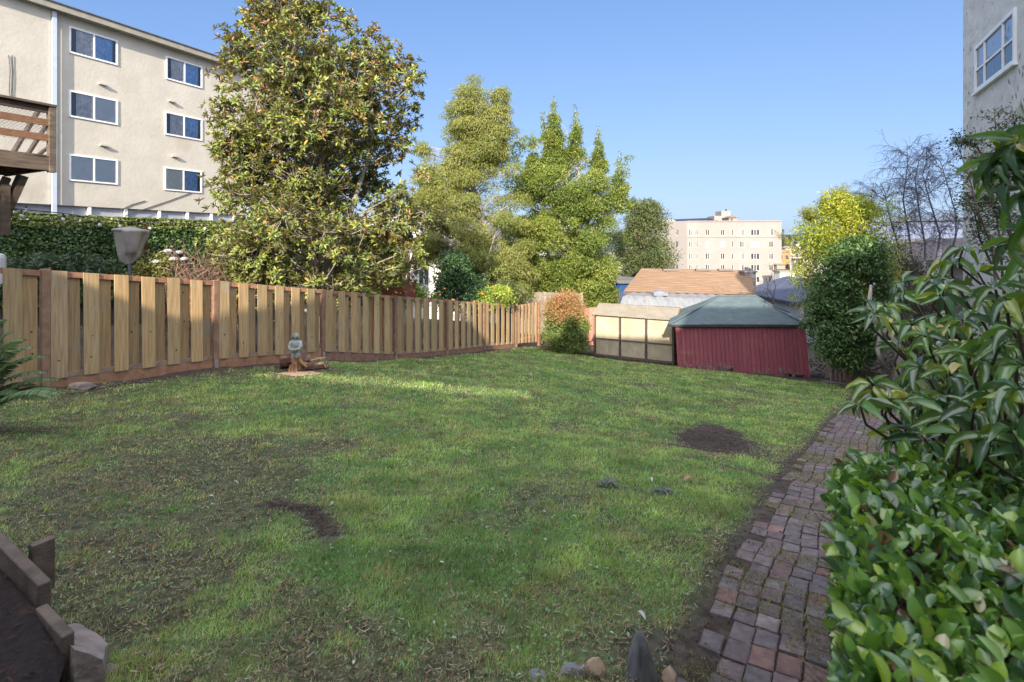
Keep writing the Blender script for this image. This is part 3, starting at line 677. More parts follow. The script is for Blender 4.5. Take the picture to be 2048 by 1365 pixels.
def wall_window(root, o, ax, out, w_, h_, kind, frame=.07, split=.5, third=False):
    """o: lower corner on the wall face, ax: unit vector along the wall, out: unit outward normal"""
    up = Vector((0, 0, 1)); fr = MB(); d = .05
    def bar(s0, s1, z0, z1, dd=d, back=-.02): fr.frame_box(o+ax*s0+up*z0+out*back, ax*(s1-s0), up*(z1-z0), out*(dd-back))
    bar(0, w_, 0, frame); bar(0, w_, h_-frame, h_); bar(0, frame, frame, h_-frame); bar(w_-frame, w_, frame, h_-frame)
    bars = [split] if not third else [.27, .73]
    for t in bars: bar(w_*t-.03, w_*t+.03, frame, h_-frame, d-.006)
    if third: bar(frame, w_-frame, h_*.45, h_*.45+.05, d-.012)
    f = fr.build('window', whitem, root)
    q4 = [o+ax*frame+up*frame+out*.012, o+ax*(w_-frame)+up*frame+out*.012, o+ax*(w_-frame)+up*(h_-frame)+out*.012, o+ax*frame+up*(h_-frame)+out*.012]
    if ax.cross(up).dot(out) < 0: q4.reverse()
    pn = MB(); pn.quad(*q4); pn.build('pane', clear_glass, f)
    # what shows behind the glass
    edges = [frame]+[w_*t for t in bars]+[w_-frame]
    for j in range(len(edges)-1):
        a, b = edges[j]+.01, edges[j+1]-.01; kd = kind[min(j, len(kind)-1)]; mb = MB()
        if kd == 'h':      # blind drawn part of the way, curtain showing below
            cu = MB(); vs = []; n_ = 24
            for i in range(n_+1): s_ = a+(b-a)*i/n_; q = -.034+.010*math.sin(i*1.9); vs += [o+ax*s_+up*frame+out*q, o+ax*s_+up*(h_*.42)+out*q]
            cu.add(vs, [(2*i, 2*i+2, 2*i+3, 2*i+1) for i in range(n_)]); cu.build('curtain', curtm, f, smooth=True)
        if kd in 'bh':
            z = frame+.02 if kd == 'b' else h_*.42
            while z < h_-frame-.02:
                mb.quad(o+ax*a+up*z-out*.012, o+ax*b+up*z-out*.012, o+ax*b+up*(z+.034)-out*.030, o+ax*a+up*(z+.034)-out*.030); z += .042
            mb.build('blind', blindm, f)
        elif kd in 'cg':
            n = 30; vs = []; fs = []
            if kd == 'g' and not third: a = a+(b-a)*.24
            if kd == 'c' and j: b = b-(b-a)*.12
            for i in range(n+1):
                s_ = a+(b-a)*i/n; q = -.03+.016*math.sin(i*1.15+j); vs += [o+ax*s_+up*(frame)+out*q, o+ax*s_+up*(h_-frame)+out*q]
            for i in range(n): fs.append((2*i, 2*i+2, 2*i+3, 2*i+1))
            mb.add(vs, fs); mb.build('curtain', curtm if kd == 'c' else curtg, f, smooth=True)
        elif kd == 'w':
            mb.quad(o+ax*a+up*(h_*.5)-out*.02, o+ax*b+up*(h_*.5)-out*.02, o+ax*b+up*(h_-frame)-out*.02, o+ax*a+up*(h_-frame)-out*.02); mb.build('roller_shade', mat('white_shade', (.72, .72, .80), (.68, .68, .76), rough=.8), f)
    bk = MB(); q = -.06
    bk.quad(o+ax*.01+up*.01+out*-.05, o+ax*(w_-.01)+up*.01+out*-.05, o+ax*(w_-.01)+up*(h_-.01)+out*-.05, o+ax*.01+up*(h_-.01)+out*-.05); bk.build('room_behind', darkm, f)
    return f

# wall sheet with rectangular holes
def holed_wall(mb, o, ax, L, z0, z1, holes, step=None):
    """wall face from s=0..L and z0..z1 leaving out (s0,s1,za,zb)"""
    ss = sorted({0, L, *[h for q in holes for h in q[:2]]}); zs = sorted({z0, z1, *[h for q in holes for h in q[2:]]})
    for i in range(len(ss)-1):
        for j in range(len(zs)-1):
            sm, zm = (ss[i]+ss[i+1])/2, (zs[j]+zs[j+1])/2
            if any(h[0] < sm < h[1] and h[2] < zm < h[3] for h in holes): continue
            mb.quad(o+ax*ss[i]+Vector((0, 0, zs[j])), o+ax*ss[i+1]+Vector((0, 0, zs[j])), o+ax*ss[i+1]+Vector((0, 0, zs[j+1])), o+ax*ss[i]+Vector((0, 0, zs[j+1])))

# ------------------------------------------------------------------ apartment house on the left
def apartment():
    stucco = mat('cream_stucco', (.535, .50, .43), (.475, .445, .385), rough=.92, scale=1.2, bump=.010, bscale=7, c3=(.45, .41, .34), s3=.8, t3=.56, detail=10)
    root = empty('apartment_house', (-19, 24, -1), 'cream stucco apartment house with three rows of sliding windows above the ivy wall', 'building')
    def Yof(u): return 30.5/(.523-(u-1024)/1024)
    DD = Vector((.523, 1, 0)).normalized(); NN = Vector((DD.y, -DD.x, 0))
    O = Vector((-30.5+.523*14, 14, 0)); s_of = lambda u: (Yof(u)-14)/DD.y
    sP = s_of(105)                      # the downpipe and the step in the wall
    sEnd = s_of(560)
    zt = EYE+9.72; zb = EYE+1.62
    wins = [(137, 235, 52, 'gc'), (137, 235, 180, 'gb'), (137, 235, 308, 'bb'), (331, 404, 112, 'gc'), (329, 404, 223, 'gc'), (328, 403, 334, 'bc')]
    specs = []
    for ul, ur, vt, kd in wins:
        s0, s1 = s_of(ul), s_of(ur); z1 = EYE+(487-vt)/1024*Yof(ul); specs.append((s0, s1, z1-1.15, z1, kd))
    mb = MB(); holes = [(a+.03, b-.03, c+.03, d-.03) for a, b, c, d, k in specs]
    o = O.copy(); holed_wall(mb, o+DD*sP, DD, sEnd-sP, zb, zt, [(a-sP, b-sP, c, d) for a, b, c, d in holes])
    # projecting part on the left
    p = .13; holed_wall(mb, o+NN*p-DD*0, DD, sP-.10, zb, zt, []); mb.quad(o+NN*p+DD*(sP-.10)+Vector((0, 0, zb)), o+DD*(sP-.10)+Vector((0, 0, zb)), o+DD*(sP-.10)+Vector((0, 0, zt)), o+NN*p+DD*(sP-.10)+Vector((0, 0, zt)))
    mb.quad(o+DD*(sP-.10)+Vector((0, 0, zb)), o+DD*sP+Vector((0, 0, zb)), o+DD*sP+Vector((0, 0, zt)), o+DD*(sP-.10)+Vector((0, 0, zt)))
    # underside, end and lower wall set back
    back = -.16
    mb.quad(o+Vector((0, 0, zb)), o+NN*back+Vector((0, 0, zb)), o+NN*back+DD*sEnd+Vector((0, 0, zb)), o+DD*sEnd+Vector((0, 0, zb)))
    mb.quad(o+DD*sEnd+Vector((0, 0, zb)), o+DD*sEnd-NN*10+Vector((0, 0, zb)), o+DD*sEnd-NN*10+Vector((0, 0, zt)), o+DD*sEnd+Vector((0, 0, zt)))
    mb.build('wall', stucco, root)
    for a, b, c, d, k in specs: wall_window(root, o+DD*a+Vector((0, 0, c)), DD, NN, b-a, d-c, k)
    # carport band
    mb = MB(); gm = mat('grey_carport_panel', (.36, .385, .44), (.30, .32, .37), rough=.6, scale=2)
    mb.quad(o+NN*back+Vector((0, 0, -4)), o+NN*back+DD*sEnd+Vector((0, 0, -4)), o+NN*back+DD*sEnd+Vector((0, 0, zb)), o+NN*back+Vector((0, 0, zb))); mb.build('recessed_band', gm, root)
    mb = MB(); zs = EYE+1.22
    mb.frame_box(o+NN*-.14+Vector((0, 0, zs-3)), DD*sEnd, NN*.14, (0, 0, 3)); mb.build('parapet', stucco, root)
    for u in (24, 180, 253, 320, 376, 424, 470, 510):
        s_ = s_of(u); mb = MB(); mb.frame_box(o+DD*(s_-.06)+NN*-.02+Vector((0, 0, zs+.002)), DD*.12, NN*-.12, (0, 0, zb-zs-.004)); mb.build('carport_post', whitem, root)
    # eaves
    mb = MB(); fm = mat('eaves_board', (.33, .31, .26), (.27, .25, .21), rough=.8, scale=4)
    mb.frame_box(o-DD*1+NN*-.5+Vector((0, 0, zt)), DD*(sEnd+1.4), NN*.92, (0, 0, .05)); mb.frame_box(o-DD*1+NN*.42+Vector((0, 0, zt-.02)), DD*(sEnd+1.4), NN*.04, (0, 0, .27)); ev = mb.build('eaves', fm, root)
    mb = MB(); mb.frame_box(o-DD*1+NN*-10+Vector((0, 0, zt+.24)), DD*(sEnd+1.4), NN*10.5, (0, 0, .05)); mb.frame_box(o-DD*1+NN*.46+Vector((0, 0, zt+.24)), DD*(sEnd+1.4), NN*.05, (0, 0, .03)); mb.build('roof', mat('gravel_roof', (.12, .12, .115), (.09, .09, .09), rough=.95), root)
    # downpipe
    mb = MB(); bp_ = mat('pale_blue_downpipe', (.50, .58, .70), (.45, .53, .64), rough=.5); mb.frame_box(o+DD*(sP-.09)+NN*.14+Vector((0, 0, zs-.3)), DD*.15, NN*.10, (0, 0, zt-zs+.25)); mb.build('downpipe', bp_, root)
    mb = MB(); s_ = s_of(492); mb.frame_box(o+DD*s_+Vector((0, 0, zs)), DD*.09, NN*.09, (0, 0, 5.2)); mb.build('downpipe', bp_, root)
    # little vents
    for u, v in ((205, 171), (343, 205), (207, 293), (349, 315)):
        s_ = s_of(u); z_ = EYE+(487-v)/1024*Yof(u); mb = MB(); mb.frame_box(o+DD*(s_-.17)+Vector((0, 0, z_)), DD*.30, NN*.16, (0, 0, .07)); mb.build('vent_hood', stucco, root)
    # slack cable lying on the wall
    def wp(u, v, off=.03): s_ = s_of(u); return o+DD*s_+NN*off+Vector((0, 0, EYE+(487-v)/1024*Yof(u)))
    cab = mat('dark_cable', (.06, .055, .05), (.05, .05, .05), rough=.7)
    for ln in ([(240, 421), (262, 410), (290, 402)], [(250, 432), (290, 418), (335, 403), (382, 386)], [(404, 374), (430, 366), (462, 345), (490, 325)]):
        mb = MB(); mb.tube([wp(*q) for q in ln], .018, 5); mb.build('cable', cab, root)
    for ln in ([(14, 112), (17, 140), (15, 185), (18, 200)], [(21, 112), (22, 160), (20, 195)]):
        mb = MB(); mb.tube([wp(q[0], q[1], .16) for q in ln], .012, 5); mb.build('cable', cab, root)
apartment()

# ------------------------------------------------------------------ stucco house on the right
def right_house():
    st = mat('grey_rough_stucco', (.62, .62, .60), (.54, .545, .54), rough=.95, scale=2.2, bump=.05, bscale=3.2, c3=(.48, .47, .44), s3=1.3, t3=.55, detail=9)
    root = empty('stucco_house', (13, 15, -2), 'tall shaded grey stucco house at the right edge with a white three-part window', 'building')
    DD = Vector((.523, 1, 0)).normalized(); NN = Vector((-DD.y, DD.x, 0))
    def Yof(u): return 5.2/((u-1024)/1024-.523)
    O = Vector((5.2+.523*9.2, 9.2, 0)); s_of = lambda u: (Yof(u)-9.2)/DD.y
    sE = s_of(1926); a, b = s_of(2034), s_of(1953)
    z1 = EYE+(487-95)/1024*Yof(1953); z0 = EYE+(487-187)/1024*Yof(1953)
    mb = MB(); holed_wall(mb, O, DD, sE, -4, EYE+7.3, [(a+.04, b-.04, z0+.04, z1-.04)])
    mb.quad(O+DD*sE+Vector((0, 0, -4)), O+DD*sE-NN*9+Vector((0, 0, -4)), O+DD*sE-NN*9+Vector((0, 0, EYE+7.3)), O+DD*sE+Vector((0, 0, EYE+7.3)))
    mb.quad(O+Vector((0, 0, -4)), O-NN*9+Vector((0, 0, -4)), O-NN*9+Vector((0, 0, EYE+7.3)), O+Vector((0, 0, EYE+7.3)))
    mb.quad(O+Vector((0, 0, EYE+7.3)), O+DD*sE+Vector((0, 0, EYE+7.3)), O+DD*sE-NN*9+Vector((0, 0, EYE+7.3)), O-NN*9+Vector((0, 0, EYE+7.3)))
    wallmb = mb
    wall_window(root, O+DD*a+Vector((0, 0, z0)), DD, NN, b-a, z1-z0, 'www', frame=.09, third=True)
    mb = MB(); mb.frame_box(O+DD*(a-.06)+NN*.002+Vector((0, 0, z0-.06)), DD*(b-a+.12), NN*.09, (0, 0, .058)); mb.build('sill', whitem, root)
    # small blocked opening low on the wall, and old vine scars
    mb = MB(); s_ = s_of(1982); z_ = EYE+(487-483)/1024*Yof(1982); mb.frame_box(O+DD*s_+NN*.0+Vector((0, 0, z_)), DD*.12, NN*.02, (0, 0, .13)); mb.build('wall_vent', darkm, root)
    sc_ = wallmb; sc_.cur = 1
    for _ in range(260):
        s_ = rnd.uniform(.3, sE-.05); z_ = EYE+rnd.uniform(-1, 6.5); l = rnd.uniform(.02, .11); w_ = l*rnd.uniform(.15, .5); q = rnd.uniform(-.6, .6); c = O+DD*s_+NN*.004+Vector((0, 0, z_))
        sc_.add([c+DD*(w_*math.cos(t)*1+q*l*math.sin(t))+Vector((0, 0, l*math.sin(t)))*rnd.uniform(.6, 1) for t in (0, 1.05, 2.1, 3.14, 4.2, 5.2)], [tuple(range(6))])
    sc_.build('wall', [st, mat('stucco_scar', (.25, .24, .22), (.2, .19, .18), rough=.95)], root)
right_house()

# ------------------------------------------------------------------ unseen house behind the camera and neighbour, outlines shaped for their shadows
def behind():
    st = mat('pale_house_wall', (.62, .6, .55), (.55, .53, .49), rough=.9, scale=2)
    def prism(mb, top, y0, y1, bot=None):
        n = len(top); bot = bot or [-.5-EYE]*n; vs = [(x, y0, z+EYE) for x, z in top]+[(x, y0, b+EYE) for (x, z), b in zip(top, bot)]+[(x, y1, z+EYE) for x, z in top]+[(x, y1, b+EYE) for (x, z), b in zip(top, bot)]; fs = []
        for i in range(n-1): fs += [(i, n+i, n+i+1, i+1), (2*n+i, 2*n+i+1, 3*n+i+1, 3*n+i), (i, i+1, 2*n+i+1, 2*n+i), (n+i, 3*n+i, 3*n+i+1, n+i+1)]
        fs += [(0, 2*n, 3*n, n), (n-1, 2*n-1, 4*n-1, 3*n-1)]; mb.add(vs, fs)
    def cast(u, v, Y, dz=0):
        p = P(u, v, Y); t = (p.y+3)/(-sun_dir.y); return (p.x+sun_dir.x*t, p.z+sun_dir.z*t-EYE+dz)
    iv_ = cast(105, 445, 16.3); f0 = cast(112, 543, 7.7, .25)
    left = [(-36, 10.3), (-16.9, 10.3), (-15.0, 8.6), (-12.3, 7.5), (-11.3, 5.3), (f0[0]-1.2, 5.0), f0]+[cast(*q) for q in ((135, 552, 7.85), (250, 595, 8.6), (330, 628, 9.1), (385, 646, 9.45), (430, 640, 9.76), (500, 632, 10.5), (555, 625, 11.05), (605, 612, 11.6), (642, 600, 12.0))]
    mid = [left[-1]]+[cast(*q) for q in ((662, 560, 12.3), (790, 570, 14.3), (880, 580, 16.3), (935, 640, 17.7), (1000, 708, 20.0), (1085, 700, 21.8))]
    own = [cast(*q) for q in ((1186, 672, 21.0), (1345, 678, 19.6), (1385, 610, 18.9), (1600, 610, 18.9), (1620, 620, 15.7), (1700, 525, 15.7), (1775, 460, 15.7), (1830, 405, 15.7))]; own = [(own[0][0]-.5, own[0][1])]+own+[(own[-1][0]+7, own[-1][1])]
    mid.append((own[0][0]+.02, own[0][1]))
    mono = lambda a: [p for k, p in enumerate(a) if k == 0 or p[0] > max(q[0] for q in a[:k])+.01]
    left, mid, own = mono(left), mono(mid), mono(own); print('casters', [tuple(round(c, 2) for c in p) for p in left+mid+own])
    root = empty('own_house_caster', (3, -5, 0), 'pale stucco house behind the viewpoint, unseen, its outline shaped to shade the garden', 'building')
    mb = MB(); prism(mb, own, -6.0, -3.0); mb.build('wall', st, root)
    bb = cast(1143, 643, 21.0); mb = MB(); prism(mb, [(bb[0]-.42, bb[1]-.55), (bb[0]-.25, bb[1]), (bb[0]+.2, bb[1]+.02), (bb[0]+.4, bb[1]-.4)], -3.5, -3.3); mb.build('chimney', st, root)  # added block shaped to cast a small rounded shadow on the bush
    for x in (3.5, 6, 9): f = MB(); f.box(x, x+1.2, -3.0, -2.94, 3.2, 4.6); f.build('window', whitem, root)
    root = empty('neighbour_house_caster', (-12, -5, 0), 'unseen neighbouring house behind the viewpoint, with added slotted walls shaped for sun and shade', 'building')
    s0 = cast(590, 752, 10.1); s1 = cast(870, 776, 9.95)
    def slot(x): return s0[1]+(x-s0[0])*(s1[1]-s0[1])/(s1[0]-s0[0])  # added slot, passes a thin strip of sun onto the lawn
    mb = MB(); prism(mb, left, -4.0, -3.0); mb.build('wall', st, root)
    xs = [p[0] for p in mid]
    mb = MB(); prism(mb, mid, -3.25, -3.0, [slot(x)+.15 for x in xs]); mb.build('upper_shade_wall', st, root)  # added wall above the slot, shaped to block sun; no porch known
    mb = MB(); prism(mb, [(x, slot(x)-.15) for x in xs], -3.25, -3.0); mb.build('lower_shade_wall', st, root)  # added wall below the slot, also there to block sun
behind()

# ------------------------------------------------------------------ deck on the neighbour's side
def deck():
    dm = mat('weathered_deck_timber', (.16, .12, .085), (.085, .062, .047), rough=.85, scale=2.5, stretch=(1, 1, 7), bump=.002, attr=True, c3=(.24, .2, .15), s3=3, t3=.55)
    redr = mat('brown_deck_rail', (.26, .13, .065), (.16, .08, .045), rough=.75, scale=5, stretch=(2, 2, 8), attr=True)
    Yc = 10.6; C0 = P(108, 213, Yc); zt = C0.z; zd = P(0, 316, Yc).z; zj = P(0, 343, Yc).z
    root = empty('timber_deck', (C0.x, C0.y, zj), 'weathered timber deck with rails jutting in at the upper left above the fence', 'deck')
    a = Vector((C0.x, C0.y, 0)); Z = lambda z: Vector((0, 0, z))
    mb = MB(); mb.frame_box(a-D*.10-N*.07+Z(zj-.03), D*.12, N*.14, (0, 0, zt-zj+.0)); mb.build('corner_post', dm, root, bevel=.006)
    mb = MB(); mb.col = (.8, .8, .8); mb.frame_box(a-D*3.2-N*.07+Z(zt-.028), D*3.22, N*.16, (0, 0, .045)); mb.build('handrail', dm, root)
    mb = MB(); mb.col = (.45, .4, .4); mb.frame_box(a-D*3.2-N*.03+Z(zt-.17), D*3.10, N*.045, (0, 0, .14)); mb.build('rail', dm, root)
    for zz in (zt-.43, zt-.74):
        mb = MB(); mb.frame_box(a-D*3.2-N*.02+Z(zz), D*3.10, N*.04, (0, 0, .135)); mb.build('rail', redr, root)
    mb = MB(); mb.frame_box(a-D*3.2-N*.0+Z(zj), D*3.10, N*.045, (0, 0, zd-zj)); mb.build('rim_joist', dm, root)
    for k in range(18):
        mb.frame_box
    mb = MB()
    for k in range(16):
        mb.col = (rnd.uniform(.8, 1.15),)*3; mb.frame_box(a-D*(.14+.19*k)-N*2.0+Z(zd), D*-.175, N*(2.0+rnd.uniform(.03, .06)), (0, 0, .035))
    mb.build('deck_boards', dm, root)
    mb = MB(); mb.col = (.6, .55, .5)
    for k in range(5): mb.frame_box(a-D*3.1-N*(.3+.42*k)+Z(zj+.02), D*3.0, N*.05, (0, 0, zd-zj-.022))
    mb.frame_box(a-D*.14-N*2.0+Z(zj), D*.05, N*1.93, (0, 0, zd-zj-.002)); mb.build('joists', dm, root)
    # mesh behind the rails
    mb = MB(); wm = mat('wire_mesh', (.35, .36, .35), (.3, .3, .3), rough=.5, metal=.3); z0, z1 = zd+.3, zt-.1; L = 2.6; st = .065
    n = int((L+(z1-z0))/st)
    for k in range(n):
        for sg in (1, -1):
            s0 = k*st; pts_ = []
            sA, zA, sB, zB = s0, z0, s0-(z1-z0), z1
            if sA > L: zA = z0+(sA-L); sA = L
            if sB < 0: zB = z1+sB; sB = 0
            if zB <= zA: continue
            if sg < 0: sA, sB = L-sA, L-sB
            mb.tube([a-D*(.1+sA)-N*.05+Z(zA), a-D*(.1+sB)-N*.05+Z(zB)], .0035, 3, cap=False)
    mb.build('wire_screen', wm, root)
    # stair stringers behind the rail, knee brace and hanging post below
    mb = MB(); mb.col = (.5, .5, .5)
    mb.beam(P(25, 308, 12.0), P(75, 225, 12.4), .05, .24, N); mb.beam(P(55, 310, 12.6), P(100, 240, 13), .05, .2, N); mb.beam(P(75, 312, 12.2), P(100, 292, 12.4), .05, .18, N)
    mb.build('stair_stringer', dm, root)
    mb = MB(); mb.col = (.6, .55, .5); mb.beam(P(45, 352, 10.4), P(2, 446, 10.2), .12, .26, N); mb.beam(P(14, 356, 10.2), P(-25, 430, 10.2), .12, .10, N); mb.build('knee_brace', dm, root)
    mb = MB(); mb.col = (.7, .65, .6)
    for v_ in (374, 396, 418): mb.beam(P(-30, v_, 10.25), P(24, v_+1, 10.25), .22, .035)
    mb.build('stair_tread', dm, root)
    mb = MB(); mb.col = (.75, .7, .65); c = P(8, 470, 10.15); mb.frame_box(c-N*.07-D*.07, D*.14, N*.16, (0, 0, 1.0)); mb.build('support_post', dm, root)
deck()

# ------------------------------------------------------------------ statue, stump, logs
def statue():
    stone = mat('weathered_statue_stone', (.44, .45, .44), (.20, .215, .22), rough=.9, scale=14, bump=.006, c3=(.27, .30, .27), s3=9, t3=.5)
    Y = 10.15; S = Y/1024.0
    b = P(592, 716, Y); x, y, z = b.x, b.y, b.z
    root = empty('garden_statue', b, 'small grey stone figure of a robed seated saint on a bleached tree stump', 'statue')
    def blob(name, prof, o, sx=1, sy=1, tilt=0, par=root, n=18, m=stone):
        mb = MB(); vs = []; k = len(prof)
        for r, zz in prof:
            for i in range(n):
                an = 2*math.pi*i/n; rr = r*(1+.05*math.sin(5*an+zz*40)); vs.append(Vector((o[0]+rr*math.cos(an)*sx+tilt*zz, o[1]+rr*math.sin(an)*sy, o[2]+zz)))
        fs = [(i*n+j, i*n+(j+1) % n, (i+1)*n+(j+1) % n, (i+1)*n+j) for i in range(k-1) for j in range(n)]+[tuple(reversed(range(n))), tuple(range((k-1)*n, k*n))]
        mb.add(vs, fs); return mb.build(name, m, par, smooth=True)
    blob('robe', [(.085, 0), (.088, .03), (.075, .09), (.068, .13), (.085, .19), (.10, .25), (.10, .30), (.085, .34), (.045, .37), (.035, .385)], (x, y, z), 1.05, .75)
    blob('head', [(.01, 0), (.034, .012), (.046, .04), (.05, .07), (.045, .10), (.025, .125), (.008, .13)], (x+.004, y-.012, z+.365), 1, 1.05)
    mb = MB()    # cowl, sleeves, forearms and the bowl they hold
    mb.tube([(x-.055, y-.02, z+.375), (x-.05, y-.045, z+.43), (x-.02, y-.035, z+.485), (x+.02, y-.035, z+.487), (x+.052, y-.045, z+.43), (x+.058, y-.02, z+.375)], [.018, .02, .016, .016, .02, .018], 8)
    mb.tube([(x-.085, y, z+.33), (x-.115, y-.03, z+.25), (x-.09, y-.08, z+.19), (x-.02, y-.105, z+.19)], [.03, .036, .03, .018], 10)
    mb.tube([(x+.085, y, z+.33), (x+.118, y-.03, z+.25), (x+.09, y-.08, z+.19), (x+.02, y-.105, z+.19)], [.03, .036, .03, .018], 10); mb.build('arms', stone, root, smooth=True)
    mb = MB(); mb.lathe((x-.003, y-.10, z+.135), [(.02, 0), (.055, .02), (.075, .05), (.078, .06), (.06, .052)], 16); mb.build('bowl', stone, root, smooth=True)
    mb = MB(); mb.tube([(x-.04, y-.06, z+.11), (x-.045, y-.075, z)], [.02, .03], 8); mb.tube([(x+.04, y-.06, z+.11), (x+.045, y-.075, z)], [.02, .03], 8); mb.build('robe_folds', stone, root, smooth=True)
    mb = MB(); mb.tube([(x-.012, y-.062, z+.44), (x-.004, y-.068, z+.425), (x+.012, y-.062, z+.44)], [.005, .008, .005], 6); mb.tube([(x-.006, y-.066, z+.405), (x+.014, y-.066, z+.405)], .004, 6); mb.build('face', stone, root)
    barkm = mat('orange_bare_wood', (.40, .21, .10), (.22, .11, .06), rough=.8, scale=3, stretch=(22, 22, 2), bump=.008, bscale=4, c3=(.48, .36, .25), s3=7, t3=.55)
    stump = empty('tree_stump', (x, y, gnd(x, y)), 'split orange-brown tree stump carrying the stone figure', 'tree stump')
    g = gnd(x, y)-.05; mb = MB(); n = 22; prof = [(.125, g), (.10, g+.10), (.085, (g+z)/2), (.09, z-.05), (.095, z+.003)]; vs = []
    for r, zz in prof:
        for i in range(n): an = 2*math.pi*i/n; rr = r*(1+.22*math.sin(3*an+1)+.13*math.sin(7*an+zz*9)); vs.append((x+rr*math.cos(an), y+.01+rr*math.sin(an), zz+(.02*math.sin(4*an) if zz > z-.1 and zz < z else 0)))
    mb.add(vs, [(i*n+j, i*n+(j+1) % n, (i+1)*n+(j+1) % n, (i+1)*n+j) for i in range(4) for j in range(n)]+[tuple(range(4*n, 5*n))])
    mb.tube([(x+.02, y-.09, z-.08), (x+.05, y-.12, g+.2), (x+.075, y-.13, g+.03)], [.02, .016, .02], 6); mb.tube([(x+.08, y-.02, z-.03), (x+.16, y-.06, z-.10), (x+.25, y-.08, z-.17)], [.035, .03, .018], 7); mb.tube([(x-.06, y-.08, z-.12), (x-.085, y-.12, g+.02)], [.03, .028], 7)
    mb.build('stump_wood', barkm, stump)
    # dark log lying on the left and piled broken wood on the right
    lg = mat('dark_log_bark', (.16, .075, .045), (.08, .04, .028), rough=.9, scale=2, stretch=(3, 18, 18), bump=.008, c3=(.26, .17, .13), s3=6, t3=.5)
    a, bq = P(560, 733, 10.35), P(618, 727, 10.6); a.z = gnd(a.x, a.y)+.13; bq.z = gnd(bq.x, bq.y)+.15
    lr = empty('split_log', a.lerp(bq, .5), 'dark split log lying to the left of the stump', 'log')
    mb = MB(); mb.tube([a, a.lerp(bq, .5)+Vector((0, 0, .02)), bq], [.13, .14, .12], 10); mb.build('log_wood', lg, lr)
    mb = MB(); q = (a-bq).normalized(); s1 = q.orthogonal().normalized(); s2 = q.cross(s1); mb.add([a+q*.003+(s1*math.cos(k*.7)+s2*math.sin(k*.7))*.10 for k in range(9)], [tuple(range(9))]); mb.build('cut_end', barkm, lr)
    pale = mat('broken_pale_wood', (.52, .40, .27), (.33, .2, .12), rough=.8, scale=8, c3=(.2, .1, .06), s3=12, t3=.52)
    pieces = [((610, 743), (655, 741), .075, lg, 'thick log lying at the right foot of the stump'), ((622, 722), (652, 716), .022, pale, 'thin pale stick slanting up across the log pile'), ((634, 733), (648, 728), .05, pale, 'pale broken wood chunk on the log pile'), ((606, 727), (628, 735), .035, barkm, 'orange limb slanting down from the stump'), ((648, 734), (654, 733), .045, pale, 'round pale sawn block at the right end of the log'), ((612, 738), (640, 732), .05, barkm, 'reddish log on the pile beside the stump'), ((640, 720), (645, 718), .035, pale, 'small pale block on top of the log pile')]
    for (u0, v0), (u1, v1), r, m, lab in pieces:
        p, q = P(u0, v0, 10.15), P(u1, v1, 10.2); 
        for e in (p, q): e.z = max(e.z, gnd(e.x, e.y)+r*.6)
        mb = MB(); md = p.lerp(q, .5)+Vector((0, 0, .01)); mb.tube([p, md, q], [r, r*1.1, r*.85], 7); o_ = mb.build('wood_piece', m); tag(o_, lab, 'wood piece', 'broken wood beside the stump')
    # pale sawdust patch
    c = G(592, 752); mb = MB(); vs = [Vector((c.x, c.y, gnd(c.x, c.y)+.02))]; n = 26
    for i in range(n):
        an = 2*math.pi*i/n; rr = rnd.uniform(.85, 1.1); px, py = c.x+.42*rr*math.cos(an)-.0, c.y+.17*rr*math.sin(an)+.1; vs.append(Vector((px, py, gnd(px, py)+.006)))
    mb.add(vs, [(0, 1+i, 1+(i+1) % n) for i in range(n)]); o_ = mb.build('wood_chip_patch', mat('pale_wood_chips', (.42, .30, .19), (.27, .18, .11), rough=.95, scale=30, bump=.006, bscale=60)); tag(o_, 'pale patch of wood chips on the ground under the stump', 'wood chips', kind='stuff')
statue()

# ------------------------------------------------------------------ rocks
def rock(name, c, sx, sy, sz, seed, m, label, cat='rock', group=None, flat=.3, rot=0, sub=3, sharp=.25):
    import bmesh
    bm = bmesh.new(); bmesh.ops.create_icosphere(bm, subdivisions=sub, radius=1); rr = random.Random(seed)
    planes = [Vector((rr.gauss(0, 1), rr.gauss(0, 1), rr.gauss(0, 1))).normalized() for _ in range(14)]; off = [rr.uniform(.62, .95) for _ in planes]
    for v in bm.verts:
        p = v.co.copy(); k = 1.0
        for q, d_ in zip(planes, off):
            e = p.dot(q)
            if e > d_: k = min(k, d_/e)
        p = p*k; p *= 1+sharp*.25*mnoise.noise(p*2.3+Vector((seed, 0, 0)))+.03*mnoise.noise(p*9)
        v.co = Vector((p.x*sx, p.y*sy, p.z*sz))
    bm.transform(Matrix.Rotation(rot, 4, 'Z')); me = bpy.data.meshes.new(name); bm.to_mesh(me); bm.free(); me.materials.append(m)
    o = bpy.data.objects.new(name, me); COL.objects.link(o); o.location = c; tag(o, label, cat, group); return o
stone_g = mat('grey_stone', (.22, .225, .235), (.12, .125, .135), rough=.85, scale=6, bump=.008, c3=(.3, .29, .27), s3=5, t3=.6)
stone_b = mat('broken_concrete', (.30, .25, .22), (.17, .14, .125), rough=.9, scale=9, bump=.01, c3=(.14, .11, .1), s3=4, t3=.56)
stone_t = mat('tan_stone', (.42, .31, .21), (.27, .20, .15), rough=.85, scale=6, bump=.006)
def on(u, v, dz=0): p = G(u, v); return Vector((p.x, p.y, gnd(p.x, p.y)+dz))
